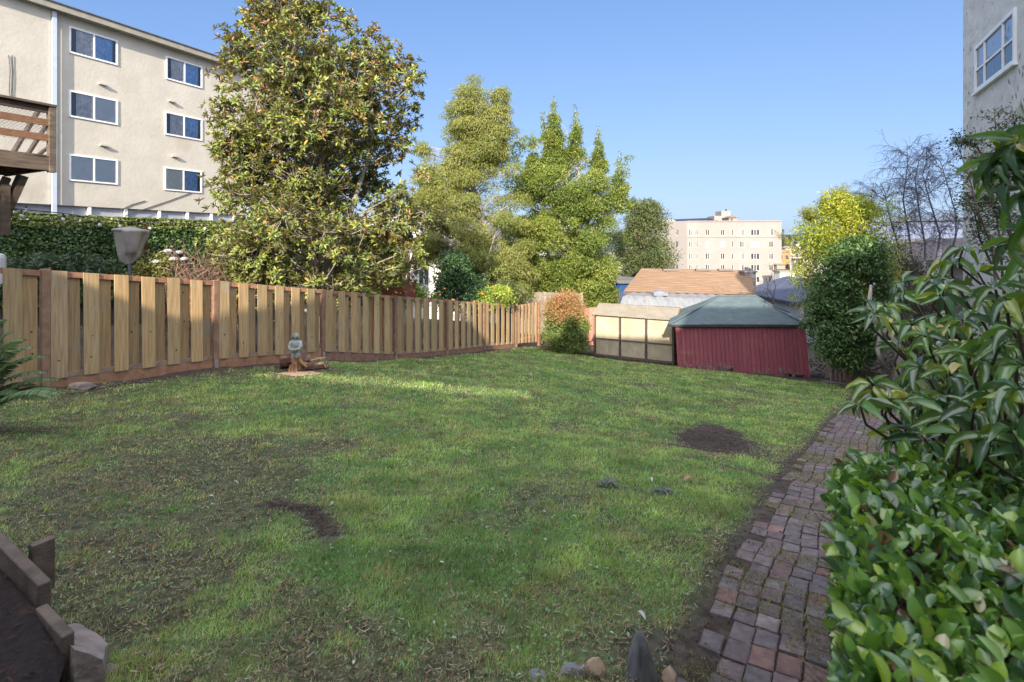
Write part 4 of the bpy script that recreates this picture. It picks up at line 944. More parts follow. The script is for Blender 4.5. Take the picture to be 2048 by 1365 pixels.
# big chunk by the raised bed: an angular slab of concrete
def chunk():
    c = on(160, 1325, 0); S = c.y/1024*1.0
    top = [P(112, 1262, c.y+.02), P(150, 1300, c.y-.25), P(206, 1316, c.y-.20), P(213, 1288, c.y+.0), P(196, 1266, c.y+.08), P(150, 1245, c.y+.18)]
    zt = max(p.z for p in top); g = c.z-.05
    mb = MB(); n = len(top); ctr = sum(top, Vector())/n
    tp = [Vector((p.x, p.y, p.z)) for p in top]; bot = [Vector((ctr.x+(p.x-ctr.x)*1.02, ctr.y+(p.y-ctr.y)*1.05, g-.05)) for p in top]
    mid = [a.lerp(b, .5)+Vector((rnd.uniform(-.012, .012), rnd.uniform(-.015, .015), 0)) for a, b in zip(tp, bot)]
    mb.add(tp+mid+bot, [tuple(range(n))[::-1]]+[(i, n+i, n+(i+1) % n, (i+1) % n) for i in range(n)]+[(n+i, 2*n+i, 2*n+(i+1) % n, n+(i+1) % n) for i in range(n)])
    o = mb.build('concrete_chunk', stone_b); tag(o, 'large angular chunk of broken concrete at the end of the raised bed board', 'concrete chunk')
    import bmesh
    bm = bmesh.new(); bm.from_mesh(o.data); bmesh.ops.recalc_face_normals(bm, faces=bm.faces); bmesh.ops.triangulate(bm, faces=bm.faces); bmesh.ops.subdivide_edges(bm, edges=bm.edges, cuts=4, use_grid_fill=True)
    for v in bm.verts: v.co += Vector((mnoise.noise(v.co*14), mnoise.noise(v.co*14+Vector((5, 0, 0))), mnoise.noise(v.co*14+Vector((0, 5, 0)))))*.008
    bm.to_mesh(o.data); bm.free()
chunk()
rock('rock', on(115, 1362, .0), .10, .06, .05, 5, stone_b, 'mottled grey stone lying below the big concrete chunk', group='stones along the edge of the bed')
rock('rock', on(222, 1352, -.01), .07, .05, .03, 8, stone_b, 'flat half-buried stone to the right of the concrete chunk', group='stones along the edge of the bed')
rock('rock', on(1148, 1352, .0), .075, .05, .045, 11, stone_g, 'rounded blue-grey stone at the bottom edge of the lawn', group='stones by the standing rock')
rock('rock', on(1190, 1358, .02), .05, .045, .055, 13, stone_t, 'tan pointed stone leaning on the blue-grey stone', group='stones by the standing rock')
rock('rock', on(1075, 1362, -.01), .045, .04, .03, 17, stone_g, 'small grey pebble left of the blue-grey stone', group='stones by the standing rock')
rock('rock', on(1340, 1360, .0), .04, .045, .05, 23, stone_t, 'small squarish brown stone right of the standing rock', group='stones by the standing rock')
# standing pointed rock
def spike():
    b = on(1286, 1362, -.12); y = b.y; mb = MB(); n = 12; vs = []; tip = P(1279, 1262, y)
    prof = [(0, .075, .05), (.25, .075, .05), (.5, .062, .042), (.7, .048, .034), (.86, .030, .024), (.95, .017, .014), (1, .006, .005)]
    for t, rx, ry in prof:
        zz = b.z+(tip.z-b.z)*t
        for i in range(n):
            an = 2*math.pi*i/n; q = 1+.16*mnoise.noise(Vector((math.cos(an)*2, math.sin(an)*2, t*2))); vs.append((b.x+(tip.x-b.x)*t*1.0+rx*q*math.cos(an), y+ry*q*math.sin(an), zz))
    mb.add(vs, [(i*n+j, i*n+(j+1) % n, (i+1)*n+(j+1) % n, (i+1)*n+j) for i in range(len(prof)-1) for j in range(n)]+[tuple(range((len(prof)-1)*n, len(prof)*n))])
    m = mat('slate_rock', (.19, .20, .21), (.075, .08, .085), rough=.7, scale=2.2, stretch=(14, 14, 2), bump=.012, bscale=3, c3=(.26, .27, .26), s3=9, t3=.58)
    o = mb.build('standing_rock', m, smooth=True); tag(o, 'pointed dark slate rock standing upright at the bottom edge of the lawn', 'rock')
spike()
rock('rock', on(168, 781, .05), .42*.55, .10, .075, 31, stone_b, 'long pale stone lying against the foot of the fence behind the fern', sub=3)
for u, v, s_, sd_ in ((762, 716, .11, 3), (785, 717, .09, 4), (740, 717, .07, 6)):
    rock('rock', on(u, v, .0), s_*1.3, s_, s_*.6, sd_, stone_g, 'grey rubble stone wedged under the fence kickboard', group='rubble stones under the fence')

# ------------------------------------------------------------------ raised bed at the lower left
def planter():
    bm_ = mat('grey_bed_board', (.15, .115, .09), (.075, .057, .045), rough=.85, scale=2, stretch=(6, 6, 6), bump=.004, bscale=16, c3=(.21, .19, .18), s3=6, t3=.6)
    root = empty('raised_bed', on(60, 1200), 'raised bed of grey boards filled with dark mulch at the lower left corner', 'raised bed')
    a0, a1 = P(-60, 1002, 2.6), P(104, 1160, 2.17)
    g = gz(a1.x, a1.y); dr = (a1-a0); dr.z = 0; dr.normalize(); sn = Vector((-dr.y, dr.x, 0))
    if sn.x < 0: sn = -sn
    zt = a1.z
    a0.z = a0.z
    def bd(p, q, zt0, zt1, th, h, nm):
        mb = MB(); d_ = Vector((q.x-p.x, q.y-p.y, 0)); s_ = Vector((-d_.y, d_.x, 0)).normalized()*th
        if s_.x > 0: s_ = -s_
        A = Vector((p.x, p.y, zt0-h)); mb.frame_box(A, Vector((d_.x, d_.y, zt1-zt0)), s_, (0, 0, h)); return mb.build(nm, bm_, root, bevel=.006)
    bd(a0, a1, a0.z, a1.z, .045, .24, 'side_board')
    b0 = P(95, 1205, 2.12); b1 = P(150, 1262, 1.98); bd(b0, b1, b0.z, b1.z, .04, .2, 'side_board')
    # stake outside the board
    s0 = P(60, 1092, 2.42); mb = MB(); o = Vector((s0.x+.01, s0.y-.02, s0.z-.22)); mb.frame_box(o, sn*.085+dr*-.0, dr*.045, (0, 0, .24)); mb.build('stake', bm_, root, bevel=.004)
    mulch = mat('dark_red_mulch', (.022, .012, .010), (.008, .006, .006), rough=.95, scale=28, bump=.012, bscale=60, c3=(.06, .022, .016), s3=14, t3=.6)
    mb = MB(); vs = []; nx, ny = 26, 26
    for j in range(ny):
        for i in range(nx):
            y = .6+2.4*j/(ny-1); xe = np.interp(y, [b1.y-.5, b1.y, a1.y, a0.y, 3.2], [b1.x+.25, b1.x-.02, a1.x-.05, a0.x-.05, a0.x-.4]); x = xe-2.2*(1-i/(nx-1))
            vs.append((x, y, np.interp(y, [.6, 1.9, 2.6], [gz(x, 1.5)+.0, b1.z-.03, a0.z-.08])-.06*(i == nx-1)+.03*fbm(x, y, 5)))
    mb.add(vs, [(j*nx+i, j*nx+i+1, (j+1)*nx+i+1, (j+1)*nx+i) for j in range(ny-1) for i in range(nx-1)]); mo = mb.build('mulch_fill', mulch, root, smooth=True)
    # shreds of bark
    n = 5000; rg2 = np.random.default_rng(2); va = np.array(vs); idx_ = rg2.integers(0, len(va), n); ps = va[idx_]+rg2.normal(size=(n, 3))*[.05, .05, .004]+[0, 0, .006]
    xe = np.interp(ps[:, 1], [b1.y-.5, b1.y, a1.y, a0.y, 3.2], [b1.x+.25, b1.x-.02, a1.x-.05, a0.x-.05, a0.x-.4]); k_ = ps[:, 0] < xe-.03; ps = ps[k_]; n = len(ps)
    dd = rvec(rg2, n)*[1, 1, .3]; l = .01+.03*rg2.random(n)
    V, F, C = scatter(ps, dd, rvec(rg2, n)+[0, 0, 2], np.stack([l*.22, l, l], -1), np.array([[.055, .024, .018]])*(.3+1.0*rg2.random((n, 1))), *LEAF4)
    bo = np_mesh('bark_shreds', V, F, C, mat('bark_shred', (1, 1, 1), (.8, .8, .8), rough=.9, attr=True), mo); bo['kind'] = 'stuff'
planter()

# retaining boards by the right-hand tree
def retaining():
    m = mat('old_retaining_board', (.25, .20, .16), (.13, .10, .085), rough=.9, scale=3, bump=.004)
    root = empty('retaining_wall', on(1690, 772), 'low weathered timber retaining boards round the bed beside the red shed', 'retaining wall')
    for (u0, v0, Y0), (u1, v1, Y1), h in (((1672, 722, 17.2), (1697, 741, 15.6), .42), ((1697, 741, 15.6), (1732, 741, 15.3), .40), ((1735, 741, 15.2), (1800, 770, 12.6), .38), ((1650, 728, 17.6), (1672, 722, 17.3), .5)):
        a, b = P(u0, v0, Y0), P(u1, v1, Y1); mb = MB(); mb.frame_box(a-Vector((0, 0, h)), b-a, Vector((.02, .05, 0)), (0, 0, h)); mb.build('retaining_board', m, root)
    for u, v, Y, h in ((1664, 718, 17.2, .75), (1674, 712, 16.9, .8), (1683, 722, 16.4, .7), (1694, 738, 15.7, .45)):
        a = P(u, v, Y); mb = MB(); mb.frame_box(a-Vector((.04, .04, h)), (.09, 0, 0), (0, .09, 0), (0, 0, h)); mb.build('stake', m, root)
    mb = MB(); a, b = on(1645, 764), on(1698, 772); mb.beam(a+Vector((0, 0, .03)), b+Vector((0, 0, .03)), .12, .06); mb.build('kerb_plank', m, root)
retaining()

# ------------------------------------------------------------------ house with orange-brown roof, covered run, chimneys
def brown_house():
    root = empty('brown_roofed_house', (8, 30, -3), 'low house with long orange-brown shingled roof behind the two sheds', 'building')
    sh = mat('orange_shingle', (.29, .19, .12), (.22, .14, .088), rough=.9, scale=2.4, stretch=(.5, 5, 5), bump=.01, c3=(.22, .15, .11), s3=1.4, t3=.56)
    e0, e1 = P(1246, 585, 27.5), P(1510, 592, 27.0); r0, r1 = P(1283, 537, 32.0), P(1503, 541, 31.5)
    mb = MB(); nc = 15; vs = []; nx = 40
    for j in range(nc):
        for side in (0, 1):
            t = (j+side)/nc
            for i in range(nx+1):
                s_ = i/nx; p = e0.lerp(e1, s_).lerp(r0.lerp(r1, s_), t); p.z += (.035 if side == 0 else .0)+rnd.uniform(-.004, .004); vs.append(p)
    fs = []
    for j in range(2*nc-1):
        for i in range(nx): fs.append((j*(nx+1)+i, j*(nx+1)+i+1, (j+1)*(nx+1)+i+1, (j+1)*(nx+1)+i))
    mb.add(vs, fs); bk0, bk1 = e0+Vector((2, 9, 0)), e1+Vector((2, 9, 0)); mb.add([r0, r1, bk1, bk0], [(0, 1, 2, 3)]); ro = mb.build('roof', sh, root)
    mb = MB(); wm = mat('white_house_wall', (.62, .62, .60), (.55, .55, .54), rough=.85); zb = -9
    a, b, c, d_ = e0+Vector((.5, .6, -.12)), e1+Vector((-.4, .6, -.12)), bk1-Vector((.4, .6, .12)), bk0-Vector((-.5, .6, .12))
    for p, q in ((a, b), (b, c), (c, d_), (d_, a)): mb.quad(Vector((p.x, p.y, zb)), Vector((q.x, q.y, zb)), q, p)
    mb.add([b, c, r1-Vector((.4, 0, .12))], [(0, 1, 2)]); mb.add([a, d_, r0+Vector((.5, 0, -.12))], [(0, 2, 1)]); mb.build('wall', wm, root)
    mb = MB(); mb.beam(e0+Vector((0, -.03, -.05)), e1+Vector((0, -.03, -.05)), .05, .12); mb.build('gutter', mat('brown_gutter', (.16, .1, .07), (.12, .08, .06)), root)
    for u in (1340, 1405, 1450): p = P(u, 541, 31.4); mb = MB(); mb.box(p.x-.45, p.x+.45, p.y-.2, p.y+.1, p.z-.02, p.z+.09); mb.build('roof_vent', mat('vent_metal', (.22, .18, .16), (.2, .16, .14)), ro)
    # chimney
    br = mat('mottled_chimney', (.34, .26, .22), (.17, .15, .14), rough=.9, scale=9, c3=(.5, .5, .5), s3=4, t3=.5); p = P(1497, 560, 30.5); mb = MB(); mb.box(p.x-.33, p.x+.3, p.y-.3, p.y+.4, p.z-.9, p.z+.45); mb.box(p.x-.4, p.x+.37, p.y-.37, p.y+.47, p.z+.45, p.z+.55); mb.box(p.x-.2, p.x-.02, p.y-.1, p.y+.1, p.z+.552, p.z+.75); mb.box(p.x+.05, p.x+.2, p.y-.1, p.y+.1, p.z+.552, p.z+.68); mb.build('chimney', br, ro)
    # covered run: translucent corrugated canopy in front
    root2 = empty('covered_run', (6, 25, -3), 'white corrugated canopy between the greenhouse and the brown-roofed house', 'canopy')
    cm = mat('white_canopy_sheet', (.25, .26, .27), (.18, .19, .20), rough=.5, scale=2, stretch=(3, 1, 1)); gm = mat('grey_canopy_sheet', (.27, .26, .25), (.2, .19, .19), rough=.7, scale=4)
    def strip(mb, a, b, c, d_, n, bulge=0):
        k = 8; vs = []
        for i in range(n*4+1):
            s_ = i/(n*4); lo = a.lerp(b, s_); hi = d_.lerp(c, s_); off = .05*abs(math.sin(math.pi*i/4))
            for j in range(k+1): t = j/k; p = lo.lerp(hi, t); p.z += bulge*math.sin(math.pi*t*.9)+off; vs.append(p)
        mb.add(vs, [(i*(k+1)+j, (i+1)*(k+1)+j, (i+1)*(k+1)+j+1, i*(k+1)+j+1) for i in range(n*4) for j in range(k)])
    mb = MB(); strip(mb, P(1236, 630, 24.0), P(1450, 640, 23.6), P(1450, 602, 24.6), P(1246, 594, 25.0), 10, .12); mb.build('canopy_sheet', cm, root2, smooth=True)
    mb = MB(); strip(mb, P(1247, 595, 25.02), P(1450, 603, 24.62), P(1452, 591, 26.7), P(1258, 586, 27.2), 10, 0); g_ = mb.build('canopy_top', gm, root2, smooth=True)
    p = P(1318, 590, 25.9); mb = MB(); mb.box(p.x-.36, p.x+.36, p.y-.35, p.y+.3, p.z-.02, p.z+.12); mb.lathe((p.x, p.y, p.z+.12), [(.36, 0), (.3, .05), (.14, .1), (.02, .11)], 12); mb.build('skylight', mat('skylight_glass', (.25, .27, .32), (.2, .22, .26), rough=.2), g_)
brown_house()

# ------------------------------------------------------------------ cream apartment block in the distance
def far_block():
    Y = 130.; S = Y/1024; m = mat('cream_block_paint', (.285, .252, .232), (.27, .24, .222), rough=.9, scale=.3, c3=(.30, .275, .26), s3=.1, t3=.5)
    root = empty('cream_block', P(1450, 560, Y), 'large cream five-storey block with many small windows in the distance', 'building')
    xl, xc, xr = P(1290, 0, Y).x, P(1374, 0, Y).x, P(1557, 0, Y).x; zt = P(0, 443, Y).z; zb = -14
    A = Vector((xc, Y, 0)); Bv = Vector((xr, Y-1.5, 0)); Cl = Vector((P(1285, 0, Y+10).x, Y+9, 0)); mb = MB()
    rows = [465.5, 489, 513, 535.5, 559]; hh = 6.2*S
    cols = [(1381, 7), (1393, 6), (1414, 9), (1443.5, 9), (1463, 5), (1481, 9), (1506.5, 18), (1537, 9)]
    ax = (Bv-A).normalized(); L = (Bv-A).length; holes = []; wn = []
    def sx(u): return (P(u, 0, Y).x-xc)/ax.x
    for ri, v in enumerate(rows):
        for ci, (u, wpx) in enumerate(cols):
            w_ = wpx*S*.95; s_ = sx(u); z_ = P(0, v, Y).z; holes.append((s_-w_/2, s_+w_/2, z_-hh, z_+hh)); wn.append((ri, ci, s_, z_, w_))
    holed_wall(mb, A, ax, L, zb, zt, holes)
    ax2 = (A-Cl).normalized(); L2 = (A-Cl).length; holes2 = []; wn2 = []
    for ri, v in enumerate(rows):
        for ci, f in enumerate((.30, .52, .78)):
            w_ = (1.0, .9, .9)[ci]; z_ = P(0, v, Y+3).z; holes2.append((f*L2-w_/2, f*L2+w_/2, z_-hh, z_+hh)); wn2.append((ri, ci, f*L2, z_, w_))
    holed_wall(mb, Cl, ax2, L2, zb, zt+.1, holes2)
    bk = Vector((2, 14, 0)); mb.quad(Bv+Vector((0, 0, zb)), Bv+bk+Vector((0, 0, zb)), Bv+bk+Vector((0, 0, zt)), Bv+Vector((0, 0, zt)))
    mb.add([A+Vector((0, 0, zt-.3)), Bv+Vector((0, 0, zt-.3)), Bv+bk+Vector((0, 0, zt-.3)), Cl+bk+Vector((0, 0, zt-.3)), Cl+Vector((0, 0, zt-.3))], [(0, 1, 2, 3, 4)])
    mb.build('wall', m, root)
    out = Vector((ax.y, -ax.x, 0)); mb = MB(); mb.frame_box(A+out*.002+Vector((0, 0, P(0, 475, Y).z)), ax*L, out*.12, (0, 0, .22)); mb.frame_box(A+out*.002+Vector((0, 0, zt-.12)), ax*L, out*.18, (0, 0, .25)); mb.build('cornice', m, root)
    tm = {}
    def wm(k):
        if k not in tm:
            c = {'d': (.03, .032, .04), 'g': (.11, .11, .115), 'w': (.34, .35, .36), 'b': (.07, .05, .035)}[k]; tm[k] = mat('block_glazing_'+{'d': 'dark', 'g': 'grey', 'w': 'white', 'b': 'brown'}[k], c, rough=.25)
        return tm[k]
    rr = random.Random(5); fm = mat('block_window_frame', (.66, .63, .58), rough=.6)
    def put(o, axx, outv, w_, kinds):
        f = MB(); t = .10
        o = o-outv*.12
        f.frame_box(o, axx*w_, outv*.04, (0, 0, t)); f.frame_box(o+Vector((0, 0, 2*hh-t)), axx*w_, outv*.04, (0, 0, t)); n = len(kinds)
        for i in range(n+1):
            f.frame_box(o+axx*(i*w_/n-(.0 if i == 0 else t/2 if i < n else t))+Vector((0, 0, t)), axx*t, outv*.04, (0, 0, 2*hh-2*t))
        fo = f.build('window', fm, root)
        for i, kd in enumerate(kinds):
            pn = MB(); a = o+axx*(i*w_/n); pn.frame_box(a+outv*-.02, axx*(w_/n), outv*.03, (0, 0, 2*hh)); 
            pn.build('pane', wm(kd), fo)
    out2 = Vector((ax2.y, -ax2.x, 0))
    for ri, ci, s_, z_, w_ in wn:
        kinds = {6: 'dgd', 4: 'g', 0: 'dg', 1: 'dd'}.get(ci) or rr.choice(['bd', 'dg', 'wg', 'gd', 'wd'])
        if ri == 0 and ci in (2, 3): kinds = 'bb'
        if ri == 1 and ci in (2, 3, 6): kinds = 'ww' if ci != 6 else 'www'
        put(A+ax*(s_-w_/2)+Vector((0, 0, z_-hh)), ax, out, w_, kinds)
    for ri, ci, s_, z_, w_ in wn2: put(Cl+ax2*(s_-w_/2)+Vector((0, 0, z_-hh)), ax2, out2, w_, rr.choice(['g', 'gd', 'wd', 'd']))
    # roof: stair tower, small gable, solar strip, lift box
    mb = MB(); 
    def bx(u0, u1, v0, v1, y0, y1): a, b = P(u0, v1, Y), P(u1, v0, Y); mb.box(a.x, b.x, Y+y0, Y+y1, a.z, b.z)
    bx(1438, 1484, 431, 447, 3, 8); bx(1454, 1473, 420.5, 431.5, 3.5, 7.5); bx(1456, 1471, 436, 449, -.6, 3.2); mb.build('roof_tower', m, root)
    mb = MB(); a, b = P(1453, 436, Y), P(1474, 436, Y); mb.add([(a.x, Y-.9, a.z), (b.x, Y-.9, b.z), ((a.x+b.x)/2, Y-.9, a.z+.55), (a.x, Y+3.3, a.z), (b.x, Y+3.3, b.z), ((a.x+b.x)/2, Y+3.3, a.z+.55)], [(0, 1, 2), (3, 5, 4), (0, 2, 5, 3), (1, 4, 5, 2), (0, 3, 4, 1)]); mb.build('tower_roof', mat('tower_tile', (.24, .17, .14)), root)
    mb = MB(); a = P(1463.5, 446, Y-.7); mb.box(a.x-.3, a.x+.3, Y-.66, Y-.62, a.z, a.z+1.1); mb.build('louvre', wm('g'), root)
    mb = MB(); a, b = P(1355, 446, Y+3), P(1437, 442, Y+3); mb.frame_box(Vector((a.x, Y+3, zt-.1)), (b.x-a.x, 0, .4), (0, 3, .8), (0, 0, .08)); mb.build('solar_panel', wm('d'), root)
    mb = MB(); a = P(1310, 448, Y+14); b = P(1368, 440, Y+14); mb.box(a.x, b.x, Y+12, Y+18, a.z-3, b.z); mb.build('rear_wing', m, root)
    mb = MB(); p = P(1452, 421, Y+4); mb.tube([p, p+Vector((0, 0, -2))], .1, 5); mb.lathe(p+Vector((-.0, 0, -.1)), [(.18, 0), (.22, .3), (.1, .4)], 8); mb.build('flue', wm('d'), root)
far_block()

# ------------------------------------------------------------------ other houses glimpsed between trees
def simple_house(name, label, a, b, zt, zb, depth, wallc, roofc, rh, wins=(), skew=(0, 0), roof_flat=False):
    root = empty(name, (a.x, a.y, zb), label, 'building'); m = mat(name+'_wall', wallc, tuple(c*.9 for c in wallc), rough=.85, scale=.8, stretch=(1, 1, 9)); rm = mat(name+'_roof', roofc, tuple(c*.75 for c in roofc), rough=.9, scale=1.5)
    ax = Vector((b.x-a.x, b.y-a.y, 0)); L = ax.length; ax.normalize(); bk = Vector((-ax.y, ax.x, 0)); out = -bk; o = Vector((a.x, a.y, 0)); mb = MB()
    hs = [(s, s+w_, z, z+h) for s, z, w_, h in wins]; holed_wall(mb, o, ax, L, zb, zt, hs)
    Z = lambda z: Vector((0, 0, z))
    mb.quad(o+ax*L+Z(zb), o+ax*L+bk*depth+Z(zb), o+ax*L+bk*depth+Z(zt), o+ax*L+Z(zt)); mb.quad(o+bk*depth+Z(zb), o+Z(zb), o+Z(zt), o+bk*depth+Z(zt)); mb.quad(o+ax*L+bk*depth+Z(zb), o+bk*depth+Z(zb), o+bk*depth+Z(zt), o+ax*L+bk*depth+Z(zt))
    if not roof_flat: mb.add([o+Z(zt), o+bk*depth+Z(zt), o+bk*depth/2+Z(zt+rh)], [(0, 2, 1)]); mb.add([o+ax*L+Z(zt), o+ax*L+bk*depth+Z(zt), o+ax*L+bk*depth/2+Z(zt+rh)], [(0, 1, 2)])
    mb.build('wall', m, root)
    r = MB()
    if roof_flat: r.frame_box(o-ax*.2-bk*.2+Z(zt), ax*(L+.4), bk*(depth+.4), (0, 0, .2))
    else:
        for sg in (0, 1):
            e = o+(-bk*.4 if sg == 0 else bk*(depth+.4))-ax*.3+Z(zt-.15*1); rg_ = o+bk*depth/2-ax*.3+Z(zt+rh+.05); v = rg_-e; r.frame_box(e, ax*(L+.6), v, (0, 0, .12))
    r.build('roof', rm, root)
    for s, z, w_, h in wins:
        f = MB(); q = o+ax*s+Z(z)+out*.03
        for A_, B_, C_ in ((q, ax*w_, .08), (q+Z(h-.08), ax*w_, .08)): f.frame_box(A_, B_, out*-.08, (0, 0, C_))
        for t in (0, w_/2-.03, w_-.08): f.frame_box(q+ax*t+Z(.08), ax*(.07), out*-.08, (0, 0, h-.16))
        fo = f.build('window', whitem, root); g = MB(); g.quad(o+ax*s+Z(z)+bk*.04, o+ax*(s+w_)+Z(z)+bk*.04, o+ax*(s+w_)+Z(z+h)+bk*.04, o+ax*s+Z(z+h)+bk*.04); g.build('pane', mat('far_pane', (.10, .11, .13), rough=.15), fo)
    return root
p0, p1 = P(640, 0, 40), P(960, 0, 38)
simple_house('white_house', 'white clapboard house glimpsed between the magnolia and the feathery tree', p0, p1, EYE+1.9, -6, 9, (.74, .70, .66), (.3, .27, .25), .4, wins=[(8.0, EYE-3.2, .9, 1.3), (9.6, EYE-.3, .9, 1.3), (6.3, EYE-3.3, .7, .8), (10.6, EYE-2.0, .8, 1.1), (4, EYE+.2, 1, 1.3)], roof_flat=True)
p0, p1 = P(1000, 0, 33), P(1290, 0, 31)
simple_house('blue_house', 'deep blue boarded house almost hidden behind the conifers', p0, p1, EYE-2.45, -6, 8, (.012, .07, .22), (.17, .17, .18), .3, roof_flat=True, wins=[(.9, EYE-3.3, .9, .6), (6.4, EYE-3.6, .8, 1.2)])
p0, p1 = P(1500, 0, 44), P(1900, 0, 30)
simple_house('blue_roofed_house', 'grey house with slate blue roof right of the chimney', P(1490, 0, 40), P(1600, 0, 33), P(0, 572, 38).z-.6, -9, 7, (.36, .36, .38), (.075, .09, .14), 1.0)
# pale metal-sided hall behind the bare birch
h = simple_house('pale_hall', 'long pale blue-grey hall with flat roof behind the bare birch', P(1700, 0, 42), P(2100, 0, 36), P(0, 443, 40).z, -9, 12, (.17, .21, .32), (.2, .23, .3), 1, roof_flat=True)
for u in (1781, 1802):
    p = P(u, 441, 40.5); mb = MB(); mb.box(p.x-.35, p.x+.35, p.y, p.y+.9, p.z-.35, p.z-.1); mb.lathe((p.x, p.y+.45, p.z-.1), [(.42, 0), (.36, .1), (.1, .22)], 10); mb.build('roof_turbine', mat('turbine_green', (.16, .22, .21)), h)
simple_house('grey_bungalow', 'dull grey bungalow with low roof beneath the bare birch', P(1760, 0, 27), P(1990, 0, 23), P(0, 520, 25).z, -6, 6, (.17, .155, .15), (.13, .11, .11), .9, wins=[(1.7, P(0, 545, 25).z, .8, .5)])

# plank fence beyond the citrus, red fence
def plank_fence(name, label, a, b, h, n, m, capped=False):
    root = empty(name, a, label, 'fence'); ax = b-a; mb = MB()
    for k in range(n):
        o = a+ax*(k/n); f = rnd.uniform(.8, 1.15); mb.col = (f, f, f*1.02); mb.frame_box(o+Vector((0, rnd.uniform(-.006, .006), -.2)), ax/n*.95, (0, .02, 0), (0, 0, h+.2+rnd.uniform(-.02, .02)))
    mb.build('planks', m, root)
    r = MB(); r.frame_box(a+Vector((0, .022, h*.8)), ax, (0, .04, 0), (0, 0, .09)); r.frame_box(a+Vector((0, .022, h*.2)), ax, (0, .04, 0), (0, 0, .09)); r.build('rail', m, root)
a, b = P(1034, 660, 27.5), P(1166, 668, 26.0); plank_fence('plank_fence', 'tall weathered grey plank fence in front of the blue house', a, b, P(0, 585, 26.8).z-(a.z+b.z)/2, 26, greyboard)
pr = mat('faded_red_plank', (.42, .20, .15), (.33, .15, .11), rough=.85, scale=6, attr=True); a, b = P(1150, 690, 25.5), P(1196, 690, 25.3); plank_fence('red_plank_fence', 'short faded red plank fence left of the greenhouse', a, b, P(0, 616, 25.4).z-a.z, 5, pr)

# orange and red play frame behind the magnolia
def play():
    om = mat('orange_play_plastic', (.75, .27, .02), (.65, .22, .02), rough=.5); rm = mat('redwood_play_timber', (.24, .05, .03), (.16, .035, .022), rough=.7, scale=4); rl = mat('orange_timber', (.55, .16, .05), (.42, .12, .04), rough=.7, scale=4)
    Y = 17.5; c = P(790, 590, Y); g = gz(c.x, c.y); root = empty('play_tower', (c.x, c.y, g), 'red timber play tower with orange canopy and slide rim behind the fence', 'play tower')
    x0, x1 = P(745, 0, Y).x, P(806, 0, Y).x; y0, y1 = Y, Y+1.1
    for x, y in ((x0, y0), (x1-.08, y0), (x0, y1), (x1-.08, y1)): mb = MB(); mb.box(x, x+.08, y, y+.08, g-.3, P(0, 478, Y).z); mb.build('post', rl if x == x0 else rm, root)
    zf = P(0, 566, Y).z; mb = MB(); a = P(764, 566, Y); b = P(812, 562, Y); mb.frame_box((a.x, Y-.1, a.z-.62), (b.x-a.x, 0, 0), (0, .05, 0), (0, 0, .6)); mb.frame_box((b.x, Y-.1, a.z-.62), (.15, 1.0, 0), (0, .05, 0), (0, 0, .6)); mb.box(a.x-.03, b.x+.03, Y-.14, Y+1, a.z-.02, a.z+.03); mb.build('side_panel', rm, root)
    mb = MB(); t0, t1 = P(772, 492, Y), P(802, 492, Y); rz = P(0, 462, Y).z; mb.add([(x0-.1, Y-.1, t0.z), (x1+.1, Y-.1, t0.z), (x1+.1, y1+.2, t0.z), (x0-.1, y1+.2, t0.z), ((x0+x1)/2, Y-.1, rz), ((x0+x1)/2, y1+.2, rz)], [(0, 1, 4), (1, 2, 5, 4), (2, 3, 5), (3, 0, 4, 5)]); mb.build('canopy', om, root)
    mb = MB(); cc = P(790, 543, Y-.12); r = .34; mb.tube([cc+Vector((r*math.cos(t*.35), 0, r*math.sin(t*.35))) for t in range(19)], .075, 8); mb.build('slide_rim', om, root, smooth=True)
    mb = MB(); mb.add([cc+Vector(((r-.06)*math.cos(t*.35), .02, (r-.06)*math.sin(t*.35))) for t in range(18)], [tuple(range(18))]); mb.build('slide_window', mat('cream_plastic', (.72, .55, .3), (.65, .5, .27), rough=.4), root)
    mb = MB(); mb.beam(P(700, 520, Y), P(812, 526, Y), .08, .10); mb.build('beam', rl, root)
play()

